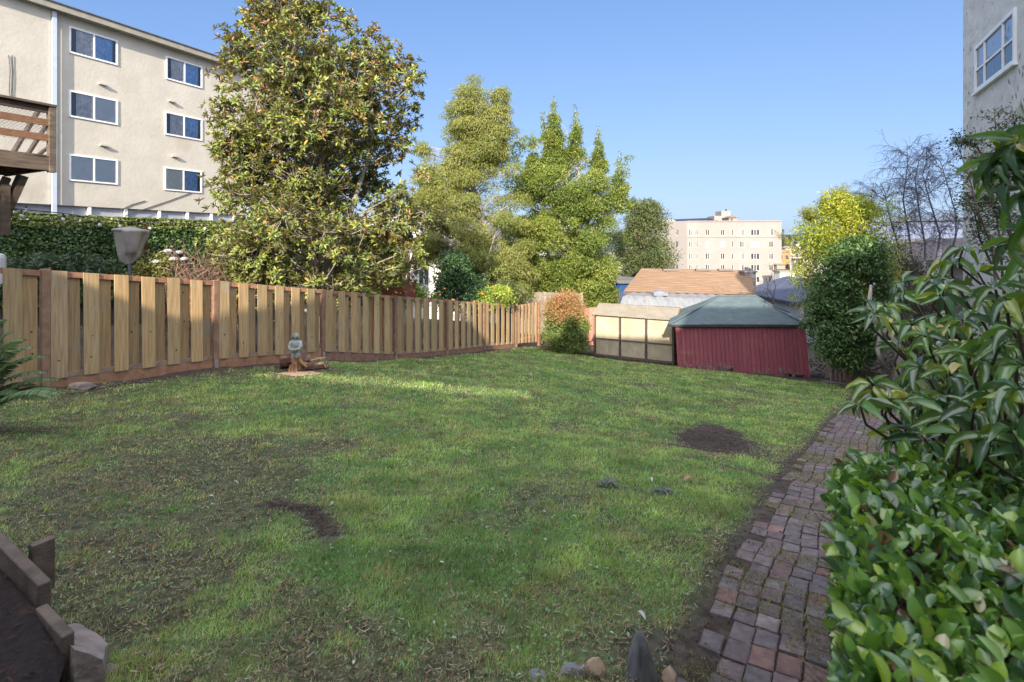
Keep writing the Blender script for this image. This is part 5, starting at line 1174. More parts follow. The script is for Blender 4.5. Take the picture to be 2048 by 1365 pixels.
# covered patio heater, rusty post, and string lights in the neighbour's yard
def yard():
    cloth = mat('grey_beige_cover_cloth', (.35, .33, .30), (.29, .27, .25), rough=.9, scale=3, bump=.01, bscale=5)
    Y = 13.2; root = empty('covered_parasol', P(258, 600, Y), 'grey-beige cloth cover tied over a folded parasol on a blue-grey pole beyond the fence', 'covered parasol')
    mb = MB(); n = 40; prof = [(455, 9, 11), (458, 25, 19), (460.5, 29, 30), (463, 26, 32.5), (466, 25, 31), (477, 23.5, 28), (490, 20.5, 24), (503, 17.5, 20), (512, 15.5, 17.5), (515, 13, 13), (522, 8, 7), (529, 3, 2)]
    c = P(259, 0, Y); vs = []; S = Y/1024
    mb2 = []
    vs.append((c.x+.02, Y, P(0, 453.5, Y).z))
    for v, rl, rr in prof:
        for i in range(n):
            an = 2*math.pi*i/n; r = (rl if math.cos(an) < 0 else rr)*S; fold = (1+.06*math.sin(7*an+v*.05)*min(1, (v-455)/20)+.045*math.sin(17*an+v*.03)*min(1, (v-455)/15)+.03*math.sin(3*an-v*.12))*(abs(math.cos(an))**4+abs(math.sin(an))**4)**-.25
            vs.append((c.x+r*fold*math.cos(an)+(v-456)*-.0*S, Y+r*.7*fold*math.sin(an), P(0, v+(6*math.sin(2*an+.6)+2*math.sin(5*an))*min(1, max(0, (v-485)/30))*(0 if v > 526 else 1)-4*math.cos(an)*min(1, max(0, (v-490)/25))*(0 if v > 526 else 1)+ (3*math.cos(an)**2-1 if v < 457 else 0), Y).z))
    fs = [(0, 1+(i+1) % n, 1+i) for i in range(n)]
    for j in range(len(prof)-1): fs += [(1+j*n+i, 1+j*n+(i+1) % n, 1+(j+1)*n+(i+1) % n, 1+(j+1)*n+i) for i in range(n)]
    mb.add(vs, fs); mb.build('cloth_cover', cloth, root, smooth=True)
    mb = MB(); mb.tube([P(259, 520, Y), P(259, 660, Y)], .035, 8); mb.build('pole', mat('blue_grey_pole', (.15, .19, .25), rough=.5), root)
    mb = MB(); mb.tube([P(291, 452, Y+.5), P(292, 500, Y+.5), P(293, 660, Y+.5)], .045, 8); o = mb.build('rusty_post', mat('rusty_metal', (.17, .075, .035), (.10, .045, .025), rough=.85, scale=8)); tag(o, 'thin rusty brown post standing just right of the covered parasol', 'post')
    cab = bpy.data.materials['dark_cable']; bulbm = mat('clear_bulb_glass', (.62, .64, .66), (.55, .57, .6), rough=.15); root = empty('string_lights', P(150, 425, 13.5), 'string of pale light bulbs hung on a black cable across the top of the ivy', 'string lights')
    pts_ = [P(-10, 414, 11.5), P(43, 419, 11.9), P(126, 427, 12.6), P(200, 438, 13.2), P(280, 446, 14), P(370, 447, 15), P(450, 447, 16), P(500, 446, 16.5)]
    mb = MB(); mb.tube(pts_, .012, 5); mb.tube([P(20, 418, 13.5), P(52, 424, 13.2), P(126, 426, 12.7)], .008, 4); mb.build('cable', cab, root)
    for u, v, Yb in ((43, 420, 11.9), (126, 427.5, 12.6), (199, 439, 13.2), (240, 442, 13.5), (300, 447, 14.2), (52, 410, 13.2), (410, 448, 15.4)):
        p = P(u, v, Yb); mb = MB(); mb.lathe(p+Vector((0, 0, -.10)), [(.018, 0), (.02, .09)], 8); k = mb.build('socket', cab, root); mb = MB(); mb.lathe(p+Vector((0, 0, -.20)), [(.012, 0), (.034, .03), (.038, .06), (.02, .098)], 10); mb.build('bulb', bulbm, root, smooth=True)
    p = P(2, 533, 9.0); mb = MB(); mb.lathe(p+Vector((-.04, 0, -.3)), [(.10, 0), (.10, .44), (.085, .5), (.03, .53)], 12); o = mb.build('white_cowl', mat('white_cowl_metal', (.5, .5, .5), (.42, .42, .43), rough=.5)); tag(o, 'white rounded cowl showing over the fence at the left edge', 'vent cowl')
yard()
# ------------------------------------------------------------------ foliage
bark_grey = mat('grey_bark', (.42, .375, .32), (.24, .21, .175), rough=.9, scale=3, stretch=(6, 6, 1.5), bump=.01)
bark_brown = mat('brown_bark', (.17, .12, .085), (.09, .065, .045), rough=.95, scale=4, stretch=(6, 6, 1.5), bump=.01)
bark_birch = mat('birch_bark', (.42, .38, .36), (.16, .14, .14), rough=.85, scale=3, stretch=(2, 2, 6), contrast=(.45, .6))
bark_red = mat('reddish_bark', (.22, .12, .08), (.14, .075, .05), rough=.9, scale=5)
LT5 = leaf_template(4, .2, .12)
CB = 1.5

def prof_interp(prof, v):
    vs = [p[0] for p in prof]; return np.interp(v, vs, [p[1] for p in prof]), np.interp(v, vs, [p[2] for p in prof])
def lobes_in(rg, profs, Y, n, r0, r1, depth=.9, inset=.75):
    inset = inset*.68
    """clump centres filling the volume whose outline is given row by row; profs: [(weight, rows)]"""
    out = []; W = np.array([p[0] for p in profs], float); W /= W.sum()
    for _ in range(n):
        rows = profs[rg.choice(len(profs), p=W)][1]; vs = [p[0] for p in rows]; wd = [max(2, p[2]-p[1]) for p in rows]
        cand = np.linspace(vs[0], vs[-1], 60); ww = np.interp(cand, vs, wd); v = rg.choice(cand, p=ww/ww.sum())+rg.uniform(-4, 4); v = min(max(v, vs[0]), vs[-1])
        uL, uR = prof_interp(rows, v); r = rg.uniform(r0, r1); S = Y/1024; half = max((uR-uL)/2*S, .03); r = min(r, max(half*.9, .10))
        a = rg.uniform(0, 2*np.pi); q = rg.uniform(0, 1)**.38; hx = max(half-r*inset, .0)
        x = math.cos(a)*q*hx; y = math.sin(a)*q*hx*depth
        c = P((uL+uR)/2, v, Y); vtop = P(0, vs[0], Y).z-r*.6; out.append((c.x+x*1.0, c.y+y, min(c.z, vtop), r))
    return np.array(out)
def limbs(mb, base, top, L, rg, r_base, every=1, r_tip=.012, wob=.15, low=.15):
    """trunk from base to top with curved limbs out to clumps"""
    base, top = Vector(base), Vector(top); n = 9; tr = []
    for i in range(n):
        t = i/(n-1); p = base.lerp(top, t); p += Vector((rg.normal()*wob*t*(1-t)*2, rg.normal()*wob*t*(1-t)*2, 0)); tr.append(p)
    mb.tube(tr, [r_base*(1-.88*(i/(n-1))**.9) for i in range(n)], 8)
    H = max(top.z-base.z, .1)
    for k in range(0, len(L), every):
        c = Vector(L[k][:3]); hor = math.hypot(c.x-top.x, c.y-top.y); t = (c.z-base.z-hor*.55)/H; t = min(max(t, low), .93)
        i = t*(n-1); j = min(int(i), n-2); s = tr[j].lerp(tr[j+1], i-j); md = s.lerp(c, .5)+Vector((0, 0, .10*(c-s).length-.02))+Vector(rg.normal(size=3))*.05*(c-s).length
        r = max(r_tip*1.6, r_base*.28*(1-t*.7)); q1 = s.lerp(md, .5)+Vector(rg.normal(size=3))*.02*(c-s).length
        mb.tube([s, q1, md, md.lerp(c, .55)+Vector(rg.normal(size=3))*.03, c], [r, r*.8, r*.6, r*.4, r_tip], 5, cap=False)
    return tr
def shell_points(rg, L, per, squash=.8, inner=.45, up=.25, jit=.12):
    """leaf places over the clumps"""
    P_ = []; Nn = []; I = []
    for i, (x, y, z, r) in enumerate(L):
        n = max(6, int(per*(r*r))); d = rvec(rg, n); d[:, 2] = d[:, 2]+up; d = norm(d); q = inner+(1-inner)*rg.random(n)**.55
        lump = 1+.22*np.sin(d[:, 0]*5+i)*np.cos(d[:, 2]*6+i*2)
        p = d*(q*r*lump)[:, None]*[1, 1, squash]+rg.normal(size=(n, 3))*jit*r; P_.append(p+[x, y, z]); Nn.append(d); I.append(np.full(n, i))
    return np.concatenate(P_), np.concatenate(Nn), np.concatenate(I)
def leaf_cloud(name, rg, L, per, size, cols, m, parent, squash=.8, inner=.45, ratio=.5, tmpl=LEAF4, droop=.2, var=.3, up=.25, jit=.12, hang=0):
    p, d, I = shell_points(rg, L, per, squash, inner, up, jit); n = len(p)
    dr = norm(d*.6+rvec(rg, n)*.9+[0, 0, -droop]); nr = norm(d*.5+rvec(rg, n)*.7+[0, 0, .7])
    if hang: dr = norm(dr+[0, 0, -hang])
    s = size*(.65+.7*rg.random(n)); cols = np.array(cols, float); lc = rg.random(len(L)); base = cols[rg.integers(0, len(cols), n)]
    lobecol = cols[(lc*len(cols)).astype(int) % len(cols)]; c = (base*.5+lobecol[I]*.5)*CB; c = c*(1-var/2+var*rg.random((n, 1)))*(.88+.24*lc[I][:, None])
    V, F, C = scatter(p, dr, nr, np.stack([s*ratio, s, s], -1), c, tmpl[0], tmpl[1], tmpl[2] if len(tmpl) > 2 else None)
    return np_mesh(name, V, F, C, m, parent)

# -------- magnolia
def magnolia():
    rg = np.random.default_rng(11); Y = 14.3
    rows = [(2, 560, 600), (12, 530, 660), (30, 505, 672), (60, 490, 700), (100, 470, 745), (135, 458, 790), (165, 465, 825), (200, 450, 832), (240, 435, 828), (300, 436, 815), (345, 448, 802), (400, 452, 825), (440, 440, 845), (480, 430, 850), (530, 450, 842), (565, 480, 830), (590, 520, 800)]
    L = lobes_in(rg, [(1, rows)], Y, 265, .30, .60, .85, .8)
    # bitten outline: a gap towards the lower right, a few reaching sprays
    g1, g2 = P(790, 365, Y), P(735, 335, Y)
    keep = [not (math.hypot(c[0]-g1.x, c[2]-g1.z) < .48 or math.hypot(c[0]-g2.x, c[2]-g2.z) < .22) for c in L]; L = L[keep]
    extra = [(440, 240, .3), (445, 150, .25), (430, 215, .25), (455, 290, .3), (570, 8, .28), (640, 14, .3), (520, 20, .3), (690, 35, .26), (740, 70, .3), (825, 145, .3), (830, 165, .2), (845, 350, .25), (846, 425, .3), (800, 385, .3), (500, 50, .25), (470, 95, .25), (700, 590, .25), (735, 585, .35), (770, 560, .35), (690, 598, .18), (820, 500, .35), (845, 520, .25), (745, 95, .4), (780, 118, .4), (808, 140, .35), (825, 180, .35), (822, 215, .35), (765, 140, .42), (800, 175, .4), (812, 250, .35), (805, 290, .35), (700, 60, .35), (460, 125, .3), (448, 330, .35), (455, 560, .3), (470, 500, .4), (500, 560, .35), (430, 470, .35), (480, 590, .3)]
    E = np.array([(*P(u, v, Y-.8+rg.uniform(-.4, .9)), r) for u, v, r in extra]); L = np.concatenate([L, E])
    root = empty('magnolia_tree', (P(650, 0, Y).x, Y, gz(P(650, 0, Y).x, Y)), 'big magnolia tree with bronze-backed glossy leaves rising over the fence', 'tree')
    mb = MB(); b = P(655, 640, Y); b.z = gz(b.x, b.y)-.1
    limbs(mb, b, P(610, 60, Y), L, rg, .17, 1, .010, .35, .12)
    mb.tube([P(655, 560, Y), P(700, 430, Y+.2), P(740, 300, Y), P(760, 200, Y)], [.11, .08, .06, .03], 7, cap=False); mb.tube([P(652, 570, Y), P(600, 460, Y-.4), P(540, 330, Y-.3), P(500, 200, Y)], [.11, .08, .05, .03], 7, cap=False)
    # twigs carrying rosettes
    p, d, I = shell_points(rg, L, 165, .95, .35, .2, .2); n = len(p)
    for k in range(n):
        if rg.random() < .5:
            c = Vector(L[I[k]][:3]); q = Vector(p[k]); c = c.lerp(q, rg.uniform(0, .35)); mb.tube([c, c.lerp(q, .55)+Vector((0, 0, -.03)), q], [.010, .008, .006], 3, cap=False)
    mb.build('trunk', bark_grey, root, smooth=True)
    per = 9; pp = np.repeat(p, per, 0); ax = norm(d*.7+rvec(rg, n)*.5+[0, 0, .5]); ax = np.repeat(ax, per, 0); m = len(pp)
    a = np.tile(np.arange(per)*2.4, n)+np.repeat(rg.random(n)*6, per); s1 = norm(np.cross(ax, rvec(rg, m))); s1 = norm(np.cross(ax, [0.3, .2, 1.])); s2 = np.cross(ax, s1)
    rad = s1*np.cos(a)[:, None]+s2*np.sin(a)[:, None]; opn = np.tile(np.linspace(.25, 1.1, per), n)[:, None]; dr = norm(ax*(1.1-opn*.8)+rad*opn+rvec(rg, m)*.25-[0, 0, .08])
    nr = norm(ax*.9+rad*-.2+rvec(rg, m)*.25); sz = .134*(.6+.65*rg.random(m))
    g = np.array([[.13, .18, .042], [.20, .24, .05], [.27, .28, .06], [.10, .145, .045]]); c = g[rg.integers(0, 4, m)]*(.7+.6*rg.random((m, 1)))
    tz = np.clip((p[:, 2]-3.5)/5, 0, 1); br = np.repeat(rg.random(n) < .12+.28*tz, per) & (rg.random(m) < .5); c[br] = np.array([.34, .20, .085])*(.6+.7*rg.random((br.sum(), 1)))
    yl = rg.random(m) < .03; c[yl] = [.34, .26, .05]
    V, F, C = scatter(pp+dr*.01, dr, nr, np.stack([sz*.36, sz, sz], -1), c, *LT5)
    np_mesh('crown', V, F, C, leafmat('magnolia_leaf', rough=.5, trans=.16, back=(.15, .135, .05), spec=.5), root, smooth=True)
    # pale seed cones
    mb = MB()
    for k in range(12): q = p[rg.integers(0, n)]; mb.lathe(q, [(.02, 0), (.04, .04), (.02, .09)], 6)
    mb.build('blossoms', mat('white_blossom', (.7, .66, .6), (.6, .5, .45)), root)
magnolia()

# -------- feathery tree (left) and bright conifer (right of it)
def feathery():
    rg = np.random.default_rng(21); Y = 27.
    A = [(152, 938, 962), (170, 925, 968), (200, 905, 972), (240, 890, 980), (270, 895, 985)]; B = [(172, 988, 1014), (200, 975, 1018), (240, 960, 1026), (280, 935, 1030), (320, 915, 1008)]
    Cc = [(240, 900, 1000), (290, 885, 1025), (340, 872, 1012), (400, 842, 1015), (450, 832, 1045), (500, 835, 1070), (545, 880, 1075), (590, 930, 1075)]; Dd = [(282, 835, 856), (310, 826, 866), (350, 828, 880), (420, 815, 880), (500, 815, 900), (530, 825, 890)]
    L = lobes_in(rg, [(.10, A), (.16, B), (.60, Cc), (.16, Dd)], Y, 300, .35, .85, .85, .8); e = [(820, 400, .6), (818, 450, .6), (830, 490, .6), (850, 430, .7), (838, 360, .5), (1025, 340, .6), (1035, 400, .7), (1040, 450, .7), (1050, 500, .7), (1060, 550, .6), (1050, 580, .5), (900, 520, .6), (960, 560, .6), (1000, 540, .7), (885, 232, .22), (1025, 262, .35), (1012, 292, .3), (895, 258, .3), (845, 292, .35)]
    L = np.concatenate([L, np.array([(*P(u, v, Y), r) for u, v, r in e])]); b = P(955, 600, Y); b.z = gz(b.x, b.y)
    root = empty('feathery_tree', b, 'tall feathery yellow-green tree with two rounded tops, left of the spired tree', 'tree')
    mb = MB(); limbs(mb, b, P(945, 190, Y), L, rg, .28, 1, .016, .5, .2); mb.tube([P(955, 560, Y), P(930, 500, Y-1), P(905, 480, Y-2.2)], [.12, .08, .04], 6); mb.tube([P(965, 580, Y-1), P(975, 520, Y-2), P(990, 470, Y-2.4)], [.07, .05, .02], 6)
    mb.build('trunk', bark_grey, root, smooth=True)
    leaf_cloud('crown', rg, L, 2000, .12, [(.16, .18, .045), (.22, .225, .06), (.12, .15, .038), (.19, .195, .07)], leafmat('feathery_leaf', rough=.55, trans=.3), root, squash=.55, inner=.65, ratio=.26, droop=.5, jit=.07, hang=.35)
feathery()
def spired():
    rg = np.random.default_rng(31); Y = 29.
    def sp(u, v, w, vb): return [(v, u-1, u+1), (v+30, u-w*.24, u+w*.24), (v+65, u-w*.5, u+w*.5), (vb, u-w*.85, u+w*.85)]
    profs = [(.10, sp(1107, 192, 32, 340)), (.08, sp(1151, 212, 26, 330)), (.07, sp(1196, 250, 24, 350)), (.07, sp(1236, 300, 26, 420)), (.04, sp(1066, 256, 22, 330)), (.05, sp(1085, 225, 10, 280)), (.64, [(335, 1050, 1130), (365, 1035, 1225), (420, 1022, 1228), (480, 1026, 1232), (540, 1040, 1236), (590, 1060, 1238), (612, 1090, 1228)]), (.3, [(520, 1050, 1236), (615, 1080, 1230)])]
    L = lobes_in(rg, profs, Y, 430, .30, .80, .9, .8); e = [(1022, 330, .6), (1030, 370, .7), (1015, 410, .7), (1036, 300, .5), (1050, 285, .4), (1012, 450, .7), (1030, 480, .7), (1045, 530, .6), (1055, 580, .5)]
    for us, vs_, k_ in ((1107, 192, 9), (1151, 213, 8), (1196, 248, 7), (1240, 298, 6), (1066, 258, 5), (1252, 318, 4)):
        for q in range(k_): e.append((us+rg.uniform(-1, 1)*q*1.2, vs_+6+q*9, .07+.035*q))
    e += [(1258, 318, .25), (1252, 375, .28), (1246, 382, .3), (1075, 285, .25), (1160, 590, .5), (1195, 600, .4), (1225, 585, .3)]
    L = np.concatenate([L, np.array([(*P(u, v, Y-.5), r) for u, v, r in e])]); b = P(1150, 620, Y); b.z = gz(b.x, b.y)
    root = empty('spired_conifer', b, 'dense bright green tree with five pointed leaders against the sky', 'tree'); mb = MB()
    limbs(mb, b, P(1130, 330, Y), L[:430:2], rg, .25, 1, .014, .3, .2)
    for u, v in ((1151, 220), (1197, 260), (1240, 310), (1068, 270)): mb.tube([P(1150, 560, Y), P((1150+u)/2+10, (560+v)/2, Y), P(u, v, Y)], [.12, .08, .012], 6)
    for s in (sp(1107, 192, 20, 300), sp(1151, 212, 18, 300), sp(1196, 250, 16, 320)):     # upright whips at the tips
        for _ in range(14): v = rg.uniform(s[0][0]+4, s[2][0]+20); u = (s[0][1]+s[0][2])/2; dx = rg.uniform(-1, 1)*(v-s[0][0])*.22; mb.tube([P(u, v+10, Y), P(u+dx, v-4, Y)], [.02, .006], 3)
    mb.build('trunk', bark_grey, root, smooth=True)
    leaf_cloud('crown', rg, L, 2200, .118, [(.105, .15, .028), (.15, .19, .036), (.185, .205, .045), (.08, .12, .028)], leafmat('bright_conifer_leaf', rough=.5, trans=.28), root, squash=.75, inner=.6, ratio=.42, droop=.1, jit=.08)
spired()
def pine():
    rg = np.random.default_rng(41); Y = 36.
    L = lobes_in(rg, [(1, [(400, 1285, 1303), (420, 1255, 1325), (450, 1230, 1342), (480, 1218, 1350), (520, 1216, 1350), (560, 1218, 1348), (592, 1225, 1325)]), (.1, [(396, 1262, 1270), (420, 1255, 1275)]), (.1, [(398, 1300, 1308), (425, 1295, 1325)])], Y, 170, .35, .9, .9, .8)
    b = P(1285, 620, Y); b.z = gz(b.x, b.y); root = empty('dark_pine', b, 'dark olive rounded pine left of the distant cream block', 'tree'); mb = MB(); limbs(mb, b, P(1285, 410, Y), L, rg, .22, 2, .02, .3, .2); mb.build('trunk', bark_brown, root, smooth=True)
    leaf_cloud('crown', rg, L, 620, .17, [(.065, .095, .028), (.05, .08, .022), (.09, .09, .035), (.08, .11, .03)], leafmat('pine_leaf', rough=.6, trans=.15), root, squash=.8, inner=.4, ratio=.3, droop=-.3, jit=.14)
pine()
def citrus():
    rg = np.random.default_rng(51); Y = 20.5
    L = lobes_in(rg, [(1, [(505, 880, 915), (530, 868, 945), (560, 862, 975), (585, 858, 990), (612, 855, 1000)])], Y, 90, .22, .42, .9, .8)
    b = P(925, 640, Y); b.z = gz(b.x, b.y); root = empty('orange_tree', b, 'dark glossy orange tree with a few ripe fruit behind the far part of the fence', 'tree'); mb = MB(); limbs(mb, b, P(922, 540, Y), L, rg, .09, 1, .01, .1, .2); mb.build('trunk', bark_brown, root, smooth=True)
    leaf_cloud('crown', rg, L, 1500, .10, [(.030, .065, .022), (.04, .08, .024), (.022, .05, .020)], leafmat('citrus_leaf', rough=.38, trans=.1), root, squash=.9, inner=.5, ratio=.45, tmpl=LT5, jit=.1)
    om = mat('orange_peel', (.75, .28, .02), (.7, .24, .02), rough=.5)
    for u, v in ((889, 578), (965, 588), (905, 600), (948, 604), (972, 600), (880, 590)): mb = MB(); c = P(u, v, Y-1.05); mb.lathe(c, [(.012, -.04), (.034, -.025), (.043, 0), (.034, .025), (.012, .04)], 10); mb.build('orange_fruit', om, root, smooth=True)
    for nm, lab, Yq, rows, cols, n_ in (('lemon_shrub', 'sunlit yellow-green lemon shrub right of the orange tree behind the fence', 20.0, [(575, 975, 1005), (588, 950, 1030), (610, 935, 1040)], [(.17, .22, .03), (.12, .18, .03), (.22, .25, .04)], 44), ('lime_shrub', 'small bright green shrub between the play tower and the orange tree', 19.5, [(568, 815, 850), (585, 808, 870), (606, 806, 885)], [(.13, .20, .03), (.18, .23, .04), (.08, .13, .03)], 30), ('olive_shrub', 'dull olive shrub peeping over the end of the tan fence', 24, [(560, 1000, 1030), (580, 985, 1045), (602, 985, 1045)], [(.08, .10, .03), (.10, .12, .04)], 24)):
        L = lobes_in(rg, [(1, rows)], Yq, n_, .14, .28, .9, .8); b = P((rows[-1][1]+rows[-1][2])/2, 620, Yq); b.z = gz(b.x, b.y); rt = empty(nm, b, lab, 'shrub'); mb = MB(); limbs(mb, b, P((rows[0][1]+rows[0][2])/2, rows[0][0]+8, Yq), L, rg, .04, 1, .008, .05, .1); mb.build('stem', bark_brown, rt)
        leaf_cloud('foliage', rg, L, 1500, .09, cols, leafmat(nm+'_leaf', rough=.42, trans=.25), rt, inner=.4, ratio=.45, tmpl=LT5)
citrus()
def nandina():
    rg = np.random.default_rng(61); Y = 21.
    L = lobes_in(rg, [(1, [(588, 1120, 1150), (605, 1095, 1165), (630, 1086, 1172), (660, 1084, 1178), (690, 1092, 1175), (700, 1105, 1160)])], Y, 130, .20, .40, .9, .6)
    b = P(1130, 702, Y); b.z = gz(b.x, b.y); root = empty('nandina_bush', b, 'loose red-tinged green bush at the end of the tan fence left of the greenhouse', 'shrub'); mb = MB(); limbs(mb, b, P(1128, 610, Y), L, rg, .03, 1, .007, .1, .05); mb.build('stem', bark_red, root)
    n = len(L); top = L[L[:, 2] > np.quantile(L[:, 2], .62)]; low = L[L[:, 2] <= np.quantile(L[:, 2], .62)]
    lm = leafmat('nandina_leaf', rough=.5, trans=.25)
    leaf_cloud('foliage', rg, low, 3600, .085, [(.12, .17, .045), (.16, .20, .05), (.09, .13, .045)], lm, root, inner=.3, ratio=.4, jit=.2); leaf_cloud('foliage', rg, top, 2600, .08, [(.30, .16, .07), (.20, .18, .06), (.26, .20, .08), (.30, .11, .07)], lm, root, inner=.2, ratio=.4, jit=.25)
nandina()

# -------- ivy wall
def ivy():
    rg = np.random.default_rng(71); c0 = -25.; DD = Vector((.523, 1, 0)).normalized(); NN = Vector((DD.y, -DD.x, 0)); O = Vector((c0+.523*13, 13, 0)); L_ = 24
    zt = EYE+.90; root = empty('ivy_wall', O+Vector((0, 0, -1)), 'long dark green ivy-covered wall below the apartment house', 'ivy wall')
    mb = MB(); mb.frame_box(O-NN*.3+Vector((0, 0, -3)), DD*L_, NN*.26, (0, 0, zt+3-.12)); mb.build('wall', mat('old_boundary_wall', (.06, .06, .05), (.04, .04, .035), rough=.95), root)
    n = 90000; s = rg.random(n)*L_; z = zt-rg.random(n)**1.0*3.0; topm = rg.random(n) < .16; z[topm] = zt+.02+.05*rg.random(topm.sum())
    bulge = .10*np.sin(s*1.3)+.08*np.sin(s*3.1+z*2)+.10*vfbm(s+50, z+50, 2.2, 5); off = bulge+.14*rg.random(n); off[topm] = rg.random(topm.sum())*.35-.25
    z = z+np.where(z > zt-.15, .07*vfbm(s+9, s*0+3, 1.6, 8), 0)
    base = np.array(O)+np.outer(s, np.array(DD))+np.outer(off, np.array(NN)); base[:, 2] = z
    dr = norm(rvec(rg, n)*.8+[0, 0, -.7]+np.array(NN)*.3); nr = norm(np.array(NN)*1.0+rvec(rg, n)*.75+[0, 0, .45]); nr[topm] = norm(rvec(rg, topm.sum())*.6+[0, 0, 1])
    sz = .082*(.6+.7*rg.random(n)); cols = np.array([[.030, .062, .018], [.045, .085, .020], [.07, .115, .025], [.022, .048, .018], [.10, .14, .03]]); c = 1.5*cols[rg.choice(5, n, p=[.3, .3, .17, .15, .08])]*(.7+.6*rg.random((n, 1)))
    tp = (z > zt-.30); c[tp] = c[tp]*.5+np.array([.20, .23, .05])*.7  # top leaves coloured lighter, standing for sun along the ivy's top
    iv = (np.array([[0, 0, 0], [.55, .25, .05], [.35, .7, .03], [0, 1, -.05], [-.35, .7, .03], [-.55, .25, .05]], float), np.array([[0, 1, 2, 3], [0, 3, 4, 5]]))
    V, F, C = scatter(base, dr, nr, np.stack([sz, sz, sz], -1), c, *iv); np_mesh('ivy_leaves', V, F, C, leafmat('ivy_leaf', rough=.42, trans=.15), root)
ivy()
# -------- plants behind the fence near the parasol: shrubs, dry twigs, white flower heads
def yard_plants():
    rg = np.random.default_rng(81); Y = 13.5
    for nm, lab, Yq, rows, cols, n_, sz in (('dark_groundcover', 'dark leafy planting along the foot of the ivy behind the left part of the fence', 12.5, [(516, 60, 110), (530, 30, 225), (560, 10, 235)], [(.025, .045, .018), (.035, .06, .025), (.06, .085, .05)], 60, .12), ('yellowing_shrub', 'yellow-green thin shrub between the covered parasol and the white flower heads', 13.6, [(508, 300, 345), (525, 262, 350), (575, 255, 350)], [(.20, .19, .05), (.14, .16, .04), (.09, .11, .04)], 30, .08), ('dark_bush', 'dark round bush below the left branches of the magnolia', 14.5, [(520, 400, 440), (540, 385, 465), (580, 380, 475)], [(.035, .06, .022), (.05, .08, .03)], 34, .09)):
        L = lobes_in(rg, [(1, rows)], Yq, n_, .14, .3, .7, .8); b = P((rows[-1][1]+rows[-1][2])/2, 620, Yq); b.z = gz(b.x, b.y); rt = empty(nm, b, lab, 'shrub'); mb = MB(); limbs(mb, b, P((rows[0][1]+rows[0][2])/2, rows[0][0]+8, Yq), L, rg, .03, 1, .006, .05, .1); mb.build('stem', bark_brown, rt)
        leaf_cloud('foliage', rg, L, 1300, sz, cols, leafmat(nm+'_leaf', rough=.5, trans=.25), rt, inner=.3, ratio=.4, tmpl=LT5, jit=.2)
    b = P(370, 610, Y); b.z = gz(b.x, b.y); rt = empty('flowering_stems', b, 'tangle of dry reddish twigs and stems with round white flower heads by the rusty post', 'shrub'); mb = MB(); mb2 = MB()
    heads = [(336, 503), (357, 506), (347, 519), (369, 519), (313, 524), (307, 524), (384, 527)]
    for i, (u, v) in enumerate(heads):
        h = P(u, v, Y+rg.uniform(-.3, .3)); mb.tube([b+Vector((rg.uniform(-.6, .4), 0, .3)), h.lerp(b, .4), h], [.012, .009, .006], 4, cap=False)
        r = .075 if i < 5 else .05
        hd = rvec(rg, 420); hd[:, 2] = abs(hd[:, 2])*.8-.1; V, F, C = scatter(np.array(h)+hd*r*[1.25, 1.25, .8], rvec(rg, 420), hd, np.full((420,), .028), np.array([[.60, .58, .60]])*(.7+.4*rg.random((420, 1))), *LEAF4); np_mesh('flower_head', V, F, C, leafmat('flower_petal_%d' % i if False else 'flower_petal', trans=.2), rt)
    for _ in range(110):
        p = b+Vector((rg.uniform(-.9, 1.4), rg.uniform(-.4, .4), .2)); q = P(rg.uniform(330, 470), rg.uniform(470, 560), Y+rg.uniform(-.5, .5)); md = p.lerp(q, .5)+Vector(rg.normal(size=3))*.12; mb2.tube([p, md, q], [.012, .008, .004], 3, cap=False)
        e = q; 
        for _ in range(2): f = md.lerp(q, .6); mb2.tube([f, f+Vector(rg.normal(size=3))*.18], [.006, .003], 3, cap=False)
    mb.build('stem', bark_brown, rt); mb2.build('dry_twigs', mat('pale_red_twig', (.34, .22, .17), (.24, .15, .11)), rt)
yard_plants()

